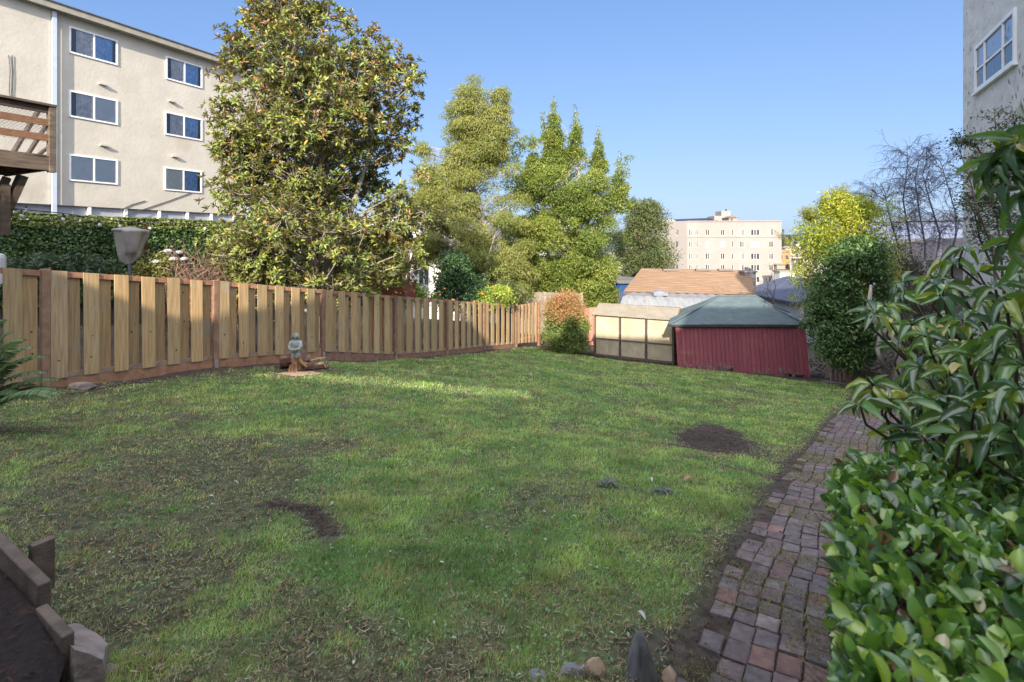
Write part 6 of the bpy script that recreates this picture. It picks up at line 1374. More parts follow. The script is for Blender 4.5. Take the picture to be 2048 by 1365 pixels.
# -------- right side: bamboo-like tree, dark round tree
def right_trees():
    rg = np.random.default_rng(91); Y = 17.
    A = [(385, 1655, 1680), (405, 1630, 1720), (430, 1612, 1750), (470, 1600, 1775), (520, 1606, 1790), (560, 1600, 1780), (620, 1625, 1740)]
    L = lobes_in(rg, [(1, A)], Y, 150, .25, .50, .85, .8); e = [(1590, 565, .2), (1585, 590, .15), (1598, 610, .2), (1590, 500, .14), (1578, 480, .10), (1600, 540, .22), (1612, 470, .25), (1592, 545, .16), (1783, 415, .2), (1795, 440, .2)]
    L = np.concatenate([L, np.array([(*P(u, v, Y-.4), r) for u, v, r in e])]); b = P(1690, 740, Y); b.z = gz(b.x, b.y); root = empty('bamboo_clump', b, 'airy yellow-green bamboo with whiskery tips, sunlit top above the red shed', 'bamboo'); mb = MB(); limbs(mb, b, P(1690, 400, Y), L, rg, .05, 1, .006, .3, .1)
    tips = []
    for _ in range(46):
        u = rg.uniform(1600, 1770); vt = 372+abs(u-1690)*.55+rg.uniform(0, 30); p = P(u*.7+1690*.3, 440, Y); q = P(u, vt-6, Y+rg.uniform(-.5, .5)); mb.tube([p, p.lerp(q, .6), q], [.010, .007, .003], 3, cap=False)
        for t in np.linspace(.35, 1, 9): tips.append((*p.lerp(q, t), .09))
    for u, v in ((1560, 470), (1548, 462), (1570, 485), (1575, 500), (1800, 400), (1790, 385)): 
        p = P(1620, 520, Y); q = P(u, v, Y)
        if u > 1700: p = P(1760, 460, Y)
        mb.tube([p, p.lerp(q, .5)+Vector((0, 0, .1)), q], [.010, .007, .003], 3, cap=False)
        for t in np.linspace(.4, 1, 9): tips.append((*p.lerp(q, t), .08))
    mb.build('culms', mat('green_culm', (.13, .15, .05), (.1, .11, .04), rough=.5), root)
    cols = [(.29, .30, .035), (.34, .33, .045), (.21, .25, .035), (.12, .18, .03)]; lm = leafmat('bamboo_leaf', rough=.5, trans=.35)
    leaf_cloud('foliage', rg, L, 1300, .125, cols, lm, root, inner=.3, ratio=.26, droop=.4, jit=.3); leaf_cloud('tip_leaves', rg, np.array(tips), 2600, .08, [(.13, .15, .04), (.2, .2, .05)], lm, root, inner=.2, ratio=.2, jit=.3)
    Y = 15.; L = lobes_in(rg, [(1, [(475, 1700, 1745), (505, 1660, 1770), (540, 1640, 1788), (580, 1628, 1795), (620, 1620, 1790), (660, 1618, 1782), (690, 1622, 1765), (715, 1650, 1745), (726, 1680, 1730)])], Y, 190, .14, .46, .85, .6)
    b = P(1703, 770, Y); b.z = gz(b.x, b.y)-.05; root = empty('round_evergreen', b, 'dark shaded round evergreen tree with a short brown trunk right of the red shed', 'tree'); mb = MB(); limbs(mb, b, P(1700, 600, Y), L, rg, .13, 2, .01, .1, .3); mb.build('trunk', bark_red, root, smooth=True)
    leaf_cloud('crown', rg, L, 1500, .085, [(.040, .082, .020), (.055, .105, .025), (.032, .065, .022), (.075, .125, .04)], leafmat('evergreen_leaf', rough=.42, trans=.15), root, squash=.9, inner=.5, ratio=.5, jit=.1, tmpl=LT5)
    Yq = 18.9; L = lobes_in(rg, [(1, [(585, 1608, 1640), (620, 1600, 1700), (660, 1600, 1830), (700, 1608, 1840), (750, 1620, 1850)])], Yq, 90, .2, .45, .5, .8); bq = P(1720, 770, Yq); bq.z = gz(bq.x, bq.y); rq = empty('dark_boundary_shrub', bq, 'dark low shrubbery between the red shed and the round evergreen', 'shrub'); mb = MB(); limbs(mb, bq, P(1720, 640, Yq), L, rg, .06, 1, .01, .2, .1)
    for _ in range(120): c = L[rg.integers(0, len(L))]; p = Vector(c[:3]); q = p+Vector(rg.normal(size=3))*.4; mb.tube([p, q], [.008, .003], 3, cap=False)
    mb.build('stem', bark_brown, rq); leaf_cloud('foliage', rg, L, 700, .08, [(.035, .055, .022), (.05, .065, .03), (.07, .06, .035)], leafmat('boundary_leaf', trans=.15), rq, inner=.3, jit=.2)
    # dull shrub mass right of it
    Y = 17.5; L = lobes_in(rg, [(1, [(470, 1775, 1800), (500, 1770, 1830), (560, 1765, 1900), (640, 1780, 1960), (700, 1790, 1960)])], Y, 90, .3, .5, .6, .8); b = P(1830, 760, Y); b.z = gz(b.x, b.y); root = empty('twiggy_shrub', b, 'dull green and grey twiggy shrub beneath the bare birch', 'shrub'); mb = MB(); limbs(mb, b, P(1820, 540, Y), L, rg, .08, 1, .01, .3, .1)
    for _ in range(260): c = L[rg.integers(0, len(L))]; p = Vector(c[:3]); q = p+Vector(rg.normal(size=3))*.45; mb.tube([p, q], [.009, .004], 3, cap=False)
    mb.build('stem', bark_brown, root); leaf_cloud('foliage', rg, L, 520, .075, [(.035, .05, .022), (.05, .06, .03), (.07, .065, .045)], leafmat('dull_leaf', trans=.2), root, inner=.2, jit=.3)
right_trees()

# -------- bare trees
def bare(name, label, base, dirv, length, rad, rg, m, levels=5, weep=0., spread=.5, split=(2, 4), bound=None, fine=.004, up=.0):
    root = empty(name, base, label, 'tree'); mb = MB()
    def grow(p, d, l, r, lev):
        n = 4; pts_ = [p]; q = p.copy(); dd = d.copy()
        for i in range(n):
            dd = (dd+Vector(rg.normal(size=3))*.13+Vector((0, 0, up-(weep if lev <= 2 else 0)))).normalized(); q = q+dd*l/n; pts_.append(q.copy())
        mb.tube(pts_, [r*(1-.45*i/n) for i in range(n+1)], 6 if lev > 3 else 4 if lev > 1 else 3, cap=False)
        if lev == 0: return
        k = rg.integers(split[0], split[1]+1)
        for i in range(k):
            t = rg.uniform(.35, 1) if i else 1.0; j = min(int(t*n), n-1); s = pts_[j].lerp(pts_[j+1], t*n-j) if t < 1 else pts_[-1]
            nd = (dd+Vector(rg.normal(size=3))*spread).normalized(); grow(s, nd, l*rg.uniform(.55, .82), max(r*.55, fine), lev-1)
    grow(Vector(base), Vector(dirv).normalized(), length, rad, levels); mb.build('branches', m, root, smooth=True); return root
def birches():
    rg = np.random.default_rng(101); Y = 19.
    b = P(1838, 600, Y); root = empty('bare_birch', b, 'leafless weeping birch with fine dark twigs against the sky beside the stucco house', 'tree'); mb = MB()
    def twig(p, d, l, r, lev):
        n = 4; q = p.copy(); dd = Vector(d); pts_ = [p]
        for i in range(n): dd = (dd+Vector(rg.normal(size=3))*.16+Vector((0, 0, -.10 if lev < 2 else -.02))).normalized(); q = q+dd*l/n; pts_.append(q.copy())
        mb.tube(pts_, [max(r*(1-.5*i/n), .003) for i in range(n+1)], 3, cap=False)
        if lev <= 0: return
        for i in range(7 if lev > 1 else 5): t = rg.uniform(.2, 1); j = min(int(t*n), n-1); s = pts_[j].lerp(pts_[j+1], t*n-j); nd = (dd*.8+Vector(rg.normal(size=3))*.65+Vector((0, 0, -.25))).normalized(); twig(s, nd, l*rg.uniform(.4, .65), r*.5, lev-1)
    stems = [[(1842, 640), (1830, 560), (1818, 470), (1806, 400), (1815, 330), (1814, 290)], [(1846, 640), (1850, 560), (1850, 490), (1838, 420), (1830, 360), (1838, 320)], [(1850, 640), (1868, 560), (1880, 470), (1862, 410), (1845, 350), (1860, 300)], [(1856, 640), (1890, 560), (1912, 470), (1912, 430), (1895, 370), (1880, 320)], [(1835, 640), (1812, 540), (1790, 470), (1775, 420), (1770, 390)]]
    for st_ in stems:
        pts_ = [P(u, v, Y+rg.uniform(-.3, .3)+(640-v)*.001) for u, v in st_]; mb.tube(pts_, [.05, .042, .034, .026, .018, .008], 6, cap=False) if len(pts_) == 6 else mb.tube(pts_, [.05, .045, .035, .024, .012], 6, cap=False)
        for k in range(24):
            t = rg.uniform(.38, 1)*(len(pts_)-1); j = min(int(t), len(pts_)-2); s = pts_[j].lerp(pts_[j+1], t-j); a = rg.uniform(0, 6.28); d = Vector((math.cos(a), math.sin(a)*.7, rg.uniform(.2, .9))).normalized(); twig(s, d, rg.uniform(.65, 1.25), .014, 2)
    mb.build('branches', mat('birch_twig', (.12, .12, .16), (.08, .08, .11), rough=.8), root)
    # pale trunks lower down
    mb = MB()
    for a in ([(1842, 700), (1850, 600), (1848, 520)], [(1890, 700), (1868, 580), (1880, 500)], [(1808, 610), (1800, 560), (1795, 500)]): mb.tube([P(u, v, Y-.6) for u, v in a], [.10, .08, .06], 8)
    mb.build('trunk', bark_birch, root, smooth=True)
    # thick crooked grey trunk right of the evergreen
    Y = 13.5; b = P(1790, 745, Y); b.z = gz(b.x, b.y); root = empty('crooked_trunk_tree', b, 'crooked bare grey trunk leaning left behind the rhododendron', 'tree'); mb = MB(); mb.tube([b, P(1800, 700, Y), P(1775, 670, Y), P(1748, 640, Y), P(1738, 610, Y), P(1742, 570, Y)], [.13, .11, .09, .07, .06, .03], 8); mb.tube([P(1765, 730, Y), P(1755, 700, Y), P(1760, 670, Y), P(1752, 650, Y)], [.06, .05, .05, .04], 7); mb.build('trunk', bark_grey, root, smooth=True)
    rg = np.random.default_rng(111); m = mat('bare_brown_twig', (.20, .14, .11), (.13, .09, .07), rough=.85)
    for (u, v, Y, h, lab, sp, up_) in ((1555, 640, 22.5, .95, 'bare reddish-twigged small tree rising behind the red shed roof', .5, .03), (1470, 625, 23.0, .72, 'thin bare tree against the brown roof behind the red shed', .6, .0), (1240, 640, 24.0, .55, 'bare tangled shrub between the blue house and the brown roof', .8, .0)):
        b = P(u, v, Y); bare('bare_small_tree', lab, b, (-.15 if u > 1300 else .1, 0, 1), h, .035, rg, m, 5, 0, sp, (2, 3), up=up_)
birches()

# -------- wall shrub top right
def wall_shrub():
    rg = np.random.default_rng(121); Y = 8.2; root = empty('small_leaved_shrub', P(2000, 560, Y), 'tall small-leaved shrub climbing in front of the grey stucco wall', 'shrub'); mb = MB(); lf = []
    stems = [[(2010, 620), (2000, 480), (1985, 380), (1995, 300), (1988, 215)], [(2030, 620), (2020, 450), (2010, 350), (2025, 260), (2035, 230)], [(1995, 620), (1985, 500), (1955, 420), (1940, 360), (1915, 290)], [(2040, 600), (2045, 420), (2048, 330), (2040, 280)], [(1998, 560), (1960, 480), (1950, 430), (1935, 400)], [(1998, 400), (1975, 330), (1950, 290), (1912, 285)], [(2030, 500), (2000, 420), (1970, 400), (1940, 395)]]
    for st_ in stems:
        pts_ = [P(u, v, Y+rg.uniform(-.2, .2)) for u, v in st_]; mb.tube(pts_, np.linspace(.02, .005, len(pts_)), 5, cap=False)
        for k in range(62):
            t = rg.uniform(.15, 1)*(len(pts_)-1); j = min(int(t), len(pts_)-2); s = pts_[j].lerp(pts_[j+1], t-j); a = rg.uniform(0, 6.28); q = s+Vector((math.cos(a)*.5, math.sin(a)*.35, rg.uniform(-.05, .4)))*rg.uniform(.3, .75); mb.tube([s, s.lerp(q, .5)+Vector((0, 0, .02)), q], [.006, .004, .002], 3, cap=False)
            for x in np.linspace(.15, 1, 11): lf.append(tuple(s.lerp(q, x)))
    mb.build('stem', bark_brown, root); p = np.array(lf)+rg.normal(size=(len(lf), 3))*.025; n = len(p)
    c = np.array([[.035, .065, .028], [.05, .09, .035], [.10, .12, .045]])[rg.choice(3, n, p=[.5, .38, .12])]*(.7+.6*rg.random((n, 1))); s = .040*(.7+.6*rg.random(n))
    V, F, C = scatter(p, norm(rvec(rg, n)+[0, 0, -.2]), norm(rvec(rg, n)+[0, -.3, .6]), np.stack([s*.5, s, s], -1), c, *LT5); np_mesh('foliage', V, F, C, leafmat('small_shrub_leaf', rough=.4, trans=.2), root)
wall_shrub()

# -------- rhododendron at the right
def rhododendron():
    rg = np.random.default_rng(131)
    W_ = [(1748, 628, 2.3), (1772, 614, 2.5), (1808, 588, 2.6), (1905, 522, 2.3), (1925, 500, 2.25), (1885, 575, 2.2), (1865, 556, 2.5), (1805, 565, 2.7), (1745, 770, 1.95), (1780, 800, 2.0), (1720, 812, 1.9), (1765, 795, 2.05), (1850, 672, 2.1), (1880, 590, 2.0), (1925, 640, 2.0), (1960, 600, 2.1), (1990, 575, 1.9), (2020, 600, 1.8), (1930, 700, 2.0), (1880, 700, 2.2), (1840, 735, 2.1), (1900, 750, 1.9), (1960, 720, 1.75), (2000, 690, 1.7), (2035, 660, 1.6), (1810, 860, 2.0), (1850, 880, 1.9), (1790, 875, 2.1), (1890, 830, 1.8), (1950, 820, 1.7), (2000, 800, 1.6), (2040, 780, 1.5), (1920, 870, 1.7), (1980, 880, 1.6), (2030, 860, 1.5), (2060, 900, 1.5), (1860, 800, 2.0), (1825, 760, 2.2), (1800, 700, 2.4), (1825, 650, 2.4), (1780, 650, 2.6), (1955, 545, 2.3), (2030, 545, 2.0), (2048, 510, 1.9), (1990, 640, 2.3), (2045, 730, 1.6), (1985, 760, 2.0), (1930, 780, 2.1), (1870, 760, 2.3), (2070, 600, 1.7), (2080, 820, 1.45), (1905, 660, 2.5), (1960, 670, 2.4), (2010, 730, 2.2)]
    Up = [(2010, 310, 1.55), (2035, 285, 1.5), (1985, 330, 1.6), (2030, 345, 1.55), (2060, 310, 1.5), (2055, 380, 1.55), (2070, 250, 1.5), (2090, 350, 1.5), (2060, 460, 1.7), (2035, 480, 1.8), (2085, 430, 1.6)]
    base = Vector((2.6, 2.35, gz(2.6, 2.35))); root = empty('rhododendron', base, 'large rhododendron with whorls of long glossy drooping leaves leaning in from the right', 'shrub'); mb = MB()
    tv, tf, tc = leaf_template(7, .30, .22, shape=lambda t: np.sin(np.pi*np.clip(t, 0, 1)**.75)**.75*np.where(t > .97, .2, 1)+.03, wave=.03)
    Pp = []; Dr = []; Nr = []; Sz = []; Cl = []; ns = 0
    allw = [(u, v, y, 0) for u, v, y in W_]+[(u, v, y, 1) for u, v, y in Up]
    for k in range(60): allw.append((rg.uniform(1830, 2140), rg.uniform(600, 980), rg.uniform(1.9, 2.9), 2))
    for u, v, y, kind in allw:
        c = P(u, v, y); ax = Vector((rg.normal()*.35-.25, rg.normal()*.35-.25, 1)).normalized() if kind != 1 else Vector((-.75, -.1, .25)).normalized()
        nl = rg.integers(7, 11); a0 = rg.uniform(0, 6); s1 = ax.orthogonal().normalized(); s2 = ax.cross(s1)
        for i in range(nl):
            a = a0+i*2.4; rad = s1*math.cos(a)+s2*math.sin(a); o_ = rg.uniform(.55, 1.25) if i < nl-2 else .25; d = (rad*o_+ax*rg.uniform(-.05, .45)+Vector((0, 0, (-.18 if kind != 1 else -.35)-rg.uniform(0, .45)))).normalized(); nn = (ax+rad*-.15+Vector(rg.normal(size=3))*.18)
            l = rg.uniform(.075, .120)*(1.0 if kind != 1 else 1.15)*(.55 if i >= nl-2 else 1); Pp.append(c+rad*.008); Dr.append(d); Nr.append(nn); Sz.append((l*rg.uniform(.26, .33)*(1 if kind != 1 else .72), l, l)); q = rg.random()
            Cl.append(np.array([.065, .125, .025] if q < .40 else [.038, .080, .028] if q < .85 else [.16, .20, .03] if q < .985 else [.36, .32, .10])*rg.uniform(.7, 1.3)*1.9)
        st = Vector((c.x*.55+base.x*.45+rg.uniform(-.2, .2), c.y*.5+base.y*.5, max(c.z-rg.uniform(.45, .75), base.z+.2)))
        if kind == 1: st = Vector((2.7, 2.3, c.z-.2))
        back = c-ax*.07; mb.tube([st.lerp(base, .5), st, st.lerp(back, .6)+Vector((rg.normal()*.03, rg.normal()*.03, .0)), back, c], [.014, .010, .007, .005, .004], 5, cap=False)
    V, F, C = scatter(np.array(Pp), np.array(Dr), np.array(Nr), np.array(Sz), np.array(Cl), tv, tf, tc)
    m = leafmat('rhododendron_leaf', rough=.24, trans=.22, back=(.17, .24, .07), spec=.9, coat=.7)
    mb.build('branches', mat('rhododendron_twig', (.12, .075, .055), (.08, .06, .04), rough=.8), root, smooth=True); np_mesh('foliage', V, F, C, m, root, smooth=True)
rhododendron()

# -------- clipped hedge, close to the camera on the right
def hedge():
    rg = np.random.default_rng(141); zt = EYE-.785; n = 15500
    root = empty('clipped_hedge', (1.6, 1.5, gz(1.6, 1.5)), 'clipped low hedge of small round glossy leaves filling the lower right corner', 'hedge')
    # surface points: top, far end and the side facing the path
    def xl(y): return .615*y+.03
    y = .45+rg.random(n)*1.42; face = rg.random(n); x = np.empty(n); z = np.empty(n); nx = np.zeros((n, 3))
    tm = face < .56; k = tm.sum(); x[tm] = xl(y[tm])+rg.random(k)**1.0*1.5; z[tm] = zt+.045*np.sin(x[tm]*5)*np.cos(y[tm]*6)+.03*vfbm(x[tm]+4, y[tm]+4, 6, 2)-.10*rg.random(k)**2; nx[tm] = [0, 0, 1]
    e = np.clip(1-(x[tm]-xl(y[tm]))/.10, 0, 1); z[tm] -= .07*e**2
    sm = ~tm; k = sm.sum(); dz = rg.random(k)**.9*.85; z[sm] = zt-.02-dz; x[sm] = xl(y[sm])+.02+.10*np.clip(dz-.25, 0, 1)**1.2*1.6+.10*(rg.random(k)**2)+.05*vfbm(y[sm]*1+9, z[sm]+9, 6, 3)-.03; nx[sm] = [-1, .25, .25]
    # far end
    fm = sm & (rg.random(n) < .35); k = fm.sum(); y[fm] = 1.86-.08*rg.random(k)**2; x[fm] = xl(1.86)+rg.random(k)*1.4; nx[fm] = [-.2, 1, .2]
    keep = np.ones(n, bool); low = sm & (z < zt-.22) & ~fm; keep[low] = rg.random(low.sum()) < np.clip(1-1.5*(zt-.22-z[low])-.25, .12, 1)
    # gaps where bare twigs show
    mid_ = sm & ~fm & (z < zt-.14) & (y > .9) & (vfbm(y*1+6, z+2, 3, 41) > .38); keep &= ~(mid_ & (rg.random(n) < .62))
    gp = sm & ~fm & (vfbm(y*1+3, z+7, 4, 77) > .52) & (z < zt-.16); keep &= ~(gp & (rg.random(n) < .92))
    p = np.stack([x, y, z], -1)[keep]; nn = nx[keep]; n = len(p)
    dr = norm(nn*.75+rvec(rg, n)*.8+[0, 0, .25]); nr = norm(nn*.5+rvec(rg, n)*1.0+[0, -.1, .6])
    s = .043*(.42+.95*rg.random(n)**1.2); tv, tf, tc = leaf_template(6, .18, .22, shape=lambda t: np.sin(np.pi*np.clip(t*.97+.02, 0, 1))**.62)
    c = np.array([[.085, .16, .03], [.055, .115, .03], [.035, .075, .028], [.16, .23, .04], [.12, .20, .05]])[rg.choice(5, n, p=[.3, .28, .2, .12, .10])]*1.6*(.75+.5*rg.random((n, 1))); c = c*1.15; yl = rg.random(n) < .012; c[yl] = [.46, .43, .22]; s[yl] *= .7; bw_ = rg.random(n) < .015; c[bw_] = [.20, .12, .06]
    V, F, C = scatter(p, dr, nr, np.stack([s*.62, s, s], -1), c, tv, tf, tc)
    np_mesh('foliage', V, F, C, leafmat('hedge_leaf', rough=.28, trans=.28, spec=.8, coat=.7), root, smooth=True)
    mb = MB()
    for _ in range(1500):
        yy = rg.uniform(.5, 1.85); b = Vector((xl(yy)+rg.uniform(.18, .5), yy+rg.normal()*.03, zt-rg.uniform(.25, 1.0))); q = Vector((xl(yy)+rg.uniform(.01, .10)+.10*max(0, zt-b.z-.3), yy+rg.normal()*.09, b.z+rg.uniform(-.02, .22))); q.z = min(q.z, zt-.06); m_ = b.lerp(q, .5)+Vector(rg.normal(size=3))*.02; mb.tube([b, m_, q], [.0035, .0026, .0013], 4, cap=False)
    for _ in range(500):
        x0, y0 = rg.uniform(.5, 2.2), rg.uniform(.5, 1.85); x0 = max(x0, xl(y0)+.08); b = Vector((x0, y0, zt-rg.uniform(.15, .5))); mb.tube([b, b+Vector((rg.normal()*.05, rg.normal()*.05, rg.uniform(.08, .16)))], [.003, .0015], 4, cap=False)
    mb.build('twigs', mat('hedge_twig', (.22, .13, .095), (.13, .08, .06), rough=.85), root)
    # shaded mass of older leaves inside
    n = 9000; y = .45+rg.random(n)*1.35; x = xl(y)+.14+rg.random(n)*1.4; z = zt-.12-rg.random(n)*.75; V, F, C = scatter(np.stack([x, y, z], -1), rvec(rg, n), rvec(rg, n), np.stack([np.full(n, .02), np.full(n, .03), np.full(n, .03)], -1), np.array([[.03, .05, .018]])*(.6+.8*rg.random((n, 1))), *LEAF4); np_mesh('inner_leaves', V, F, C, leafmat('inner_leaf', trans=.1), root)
hedge()

# -------- fern at the left
def fern():
    rg = np.random.default_rng(151); Y = 5.3; b = P(-60, 800, Y); b.z = gnd(b.x, b.y)+.1; root = empty('sword_fern', b, 'dark green sword fern arching in at the left edge before the fence', 'fern'); mb = MB(); Pp = []; Dr = []; Nr = []; Sz = []; Cl = []
    tips = [(98, 713, 0), (120, 760, 0), (64, 695, 1), (25, 663, 0), (50, 680, 0), (95, 745, 1), (115, 778, 0), (105, 792, 1), (20, 700, 1), (60, 720, 0), (90, 800, 0), (10, 640, 0), (125, 788, 1), (40, 790, 0), (-10, 620, 0), (70, 770, 0)]
    for u, v, kd in tips:
        e = P(u, v, Y+rg.uniform(-.35, .35)); s = b+Vector((rg.normal()*.05, rg.normal()*.05, 0)); top = max(e.z, s.z)+.12; md = Vector(((s.x*.5+e.x*.5), (s.y+e.y)/2, top*.7+(s.z+e.z)/2*.3+.1)); n = 40
        pts_ = [(1-t)**2*s+2*(1-t)*t*md+t*t*e for t in np.linspace(0, 1, n).tolist()]; mb.tube(pts_[::3], .0035, 4, cap=False)
        for i in range(5, n-1):
            t = i/n; tg = (pts_[i+1]-pts_[i-1]).normalized(); sd_ = tg.cross(Vector((0, 0, 1))).normalized(); l = .105*math.sin(math.pi*min(1, t*.86+.12))**.8+.008
            for sg in (1, -1): Pp.append(pts_[i]); Dr.append(sd_*sg+tg*.35+Vector((0, 0, -.25))+Vector(rg.normal(size=3))*.06); Nr.append(Vector((0, 0, 1))+tg*.2+Vector(rg.normal(size=3))*.1); Sz.append((.019, l, l)); Cl.append(np.array([.06, .105, .035] if not kd else [.09, .14, .06])*rg.uniform(.7, 1.3)*1.5)
    mb.build('stalks', mat('fern_stalk', (.12, .09, .04)), root); V, F, C = scatter(np.array(Pp), np.array(Dr), np.array(Nr), np.array(Sz), np.array(Cl), *LT5); np_mesh('fronds', V, F, C, leafmat('fern_leaf', rough=.5, trans=.25), root)
fern()

# -------- far trees on the skyline and low town
def skyline():
    rg = np.random.default_rng(161); k = 0
    specs = [(1566, 458, 520, 300, .9, 'tall narrow conifer on the skyline just right of the cream block'), (1578, 470, 520, 300, .8, 'shorter conifer beside the tall one on the skyline'), (1590, 474, 515, 320, 1.2, 'rounded dark tree on the skyline'), (1604, 472, 520, 330, 1.3, 'dark tree behind the left edge of the bamboo'), (1820, 434, 480, 70, 1.6, 'sunlit golden treetop above the pale hall'), (1900, 425, 480, 75, 1.3, 'golden conifer tip above the right end of the pale hall'), (1845, 440, 480, 72, 1.2, 'low golden treetop beside the sunlit one above the hall')]
    lm = leafmat('distant_leaf', trans=.1)
    for u, vt, vb, Y, wf, lab in specs:
        c = P(u, vb, Y); t = P(u, vt, Y); h = t.z-c.z; gold = u > 1700; w_ = 6.5*Y/1024*wf*(1.6 if gold else 1.0); L = []
        for i in range(26): q = rg.random(); r = w_*(1-q**1.3)*.9 if not gold else w_*math.sqrt(max(0, 1-(q*1.0)**2)); a = rg.uniform(0, 6.28); L.append((c.x+r*.7*math.cos(a)*(1.6 if gold else 1), c.y+r*.7*math.sin(a), c.z+h*q, w_*.45*(1-q*.6)+.1))
        bz = gz(c.x, c.y); rt = empty('distant_tree', (c.x, c.y, bz), lab, 'tree', 'trees on the skyline'); mb = MB(); mb.tube([(c.x, c.y, bz), (c.x, c.y, c.z+h*.9)], [.2*wf, .05], 6); mb.build('trunk', bark_brown, rt)
        L = np.array(L); sc_ = Y/300; leaf_cloud('crown', rg, L, 150/(sc_*sc_) if not gold else 180, .55*sc_+.08, [(.035, .055, .03), (.045, .065, .035)] if not gold else [(.24, .19, .06), (.16, .15, .05)], lm, rt, inner=.3, ratio=.5, jit=.2)
    # low houses of the town
    hm = {}
    def hmat(c):
        if c not in hm: hm[c] = mat('town_wall', c, tuple(x*.85 for x in c), rough=.9, scale=.5)
        return hm[c]
    rr = random.Random(9); roofm_ = mat('town_roof', (.30, .25, .22), (.2, .17, .15), rough=.9, scale=.4); gl = mat('town_glass', (.08, .09, .1), rough=.2)
    T = [(1568, 505, 170, 24, (.45, .22, .10), 'terracotta-coloured town house just right of the cream block'), (1582, 497, 200, 22, (.60, .46, .28), 'tan flat-roofed town building beyond the terracotta one'), (1600, 503, 220, 26, (.62, .62, .60), 'white town building seen through the bamboo edge'), (1575, 545, 110, 30, (.66, .63, .60), 'pale low town house below the terracotta one'), (1598, 560, 90, 34, (.60, .58, .56), 'pale gabled town house beside the bamboo'), (1620, 520, 160, 40, (.55, .50, .45), 'beige town house hidden behind the bamboo'), (1562, 530, 120, 16, (.38, .27, .20), 'narrow brown town house against the cream block'), (1590, 488, 420, 26, (.6, .58, .55), 'tiny pale house far away below the skyline trees'), (1612, 490, 450, 30, (.52, .5, .5), 'tiny grey house far away behind the bamboo')]
    for k in range(46): u = rr.choice([rr.uniform(1560, 1660), rr.uniform(1250, 1345), rr.uniform(840, 1240), rr.uniform(1700, 1950)]); Y = rr.uniform(160, 480); T.append((u, None, Y, rr.uniform(14, 30), rr.choice([(.6, .57, .53), (.5, .48, .46), (.62, .5, .36), (.45, .4, .36)]), None))
    for u, v, Y, wpx, c, lab in T:
        S = Y/1024; p = P(u, v or 500, Y); g = gz(p.x, p.y); zt = p.z if v else g+rr.uniform(5, 9); w_ = wpx*S; d = w_*.8; gable = rr.random() < .5
        if v is None: w_ = rr.uniform(7, 13); d = 9
        rt = empty('town_house', (p.x, p.y, g), lab or 'small pale house in the far town', 'house', 'houses of the far town'); mb = MB(); mb.box(p.x-w_/2, p.x+w_/2, p.y, p.y+d, g-1, zt); mb.build('wall', hmat(c), rt)
        mb = MB()
        if gable: mb.add([(p.x-w_/2-.3, p.y-.3, zt), (p.x+w_/2+.3, p.y-.3, zt), (p.x+w_/2+.3, p.y+d+.3, zt), (p.x-w_/2-.3, p.y+d+.3, zt), (p.x-w_/2, p.y+d/2, zt+w_*.18), (p.x+w_/2, p.y+d/2, zt+w_*.18)], [(0, 1, 5, 4), (1, 2, 5), (2, 3, 4, 5), (3, 0, 4), (0, 3, 2, 1)])
        else: mb.box(p.x-w_/2-.2, p.x+w_/2+.2, p.y-.2, p.y+d+.2, zt+.003, zt+.35)
        mb.build('roof', roofm_, rt)
        nfl = max(1, int((zt-g)/3)); nc = max(2, int(w_/3)); mb = MB()
        if v:
            for fl in range(min(nfl, 3)):
                for q in range(nc): x = p.x-w_/2+(q+.5)*w_/nc; f = MB(); f.box(x-.5, x+.5, p.y-.05, p.y-.002, zt-1.0-fl*3-1.3, zt-1.0-fl*3); f.build('window', gl, rt)
    # wooded slope on the hills
    n = 5200; yy = 520+rg.random(n)*900; xx = (rg.random(n)*1.9-.15)*yy*.9; zz = ground_np(xx, yy); s = 3+6*rg.random(n)
    V, F, C = scatter(np.stack([xx, yy, zz], -1), rvec(rg, n), rvec(rg, n), np.stack([s*1.6, s*1.6, s*1.3], -1), np.array([[.05, .065, .04]])*(.6+.8*rg.random((n, 1))), oct_v, oct_f); o = np_mesh('wooded_hills', V, F, C, lm); tag(o, kind='stuff', label='far wooded hillside on the horizon', cat='woods')
skyline()

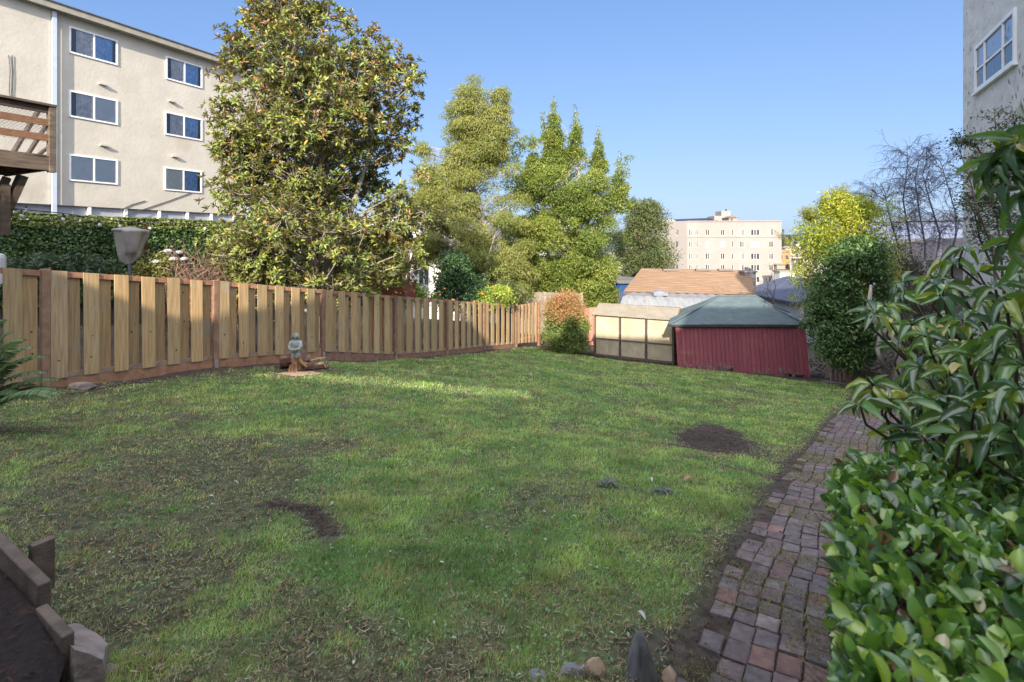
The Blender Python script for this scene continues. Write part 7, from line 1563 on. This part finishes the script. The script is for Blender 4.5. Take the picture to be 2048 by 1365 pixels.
# -------- small litter on the lawn
def litter():
    rg = np.random.default_rng(171); m = leafmat('dry_leaf', rough=.6, trans=.1); tv, tf, tc = leaf_template(5, .2, .25)
    for u, v, s, c, lab in ((1368, 966, .11, (.34, .24, .15), 'curled tan dead leaf on the lawn near the brick path'), (1300, 964, .07, (.46, .48, .45), 'pale grey fallen leaf on the lawn left of the tan one'), (427, 1001, .035, (.5, .52, .58), 'tiny pale blue paper scrap on the lawn at left'), (663, 1026, .05, (.35, .38, .36), 'grey-green fallen leaf beside the dug trench'), (1275, 1237, .06, (.38, .42, .36), 'pale fallen leaf above the standing rock'), (597, 967, .03, (.5, .5, .52), 'tiny white scrap on the lawn'), (1030, 905, .05, (.32, .34, .30), 'grey fallen leaf in the middle of the lawn')):
        p = G(u, v); z = gnd(p.x, p.y)+.03; a = rg.uniform(0, 6.28); V, F, C = scatter(np.array([[p.x, p.y, z]]), np.array([[math.cos(a), math.sin(a), .15]]), np.array([[.2, -.3, 1.]]), np.array([[s*.4, s, s]]), np.array([c]), tv, tf, tc); o = np_mesh('fallen_leaf', V, F, C, m, smooth=True); tag(o, lab, 'leaf', 'bits of litter on the lawn')
    # rosette weeds
    for u, v, lab in ((1215, 975, 'flat grey-green weed rosette in the lawn'), (1325, 990, 'second weed rosette nearer the path')):
        p = G(u, v); z = gnd(p.x, p.y)+.015; n = 22; a = np.linspace(0, 6.28, n)+rg.random(n)*.4; d = np.stack([np.cos(a), np.sin(a), .25+.2*rg.random(n)], -1); s = .055+.05*rg.random(n); V, F, C = scatter(np.array([[p.x, p.y, z]])+d*.01, d, np.tile([0, 0, 1.], (n, 1)), np.stack([s*.3, s, s], -1), np.array([[.16, .20, .15]])*(.7+.5*rg.random((n, 1))), tv, tf, tc); o = np_mesh('weed_rosette', V, F, C, leafmat('rosette_leaf', trans=.2), smooth=True); tag(o, lab, 'weed', 'weed rosettes')
    mb = MB(); pts_ = []
    for u, v in ((140, 792), (170, 789), (205, 781), (240, 772), (270, 769), (300, 766)): p = G(u, v); pts_.append(Vector((p.x, p.y, gnd(p.x, p.y)+.02)))
    mb.tube(pts_, .008, 5); o = mb.build('thin_hose', bpy.data.materials['dark_cable']); tag(o, 'thin dark hose lying along the foot of the fence', 'hose')
litter()
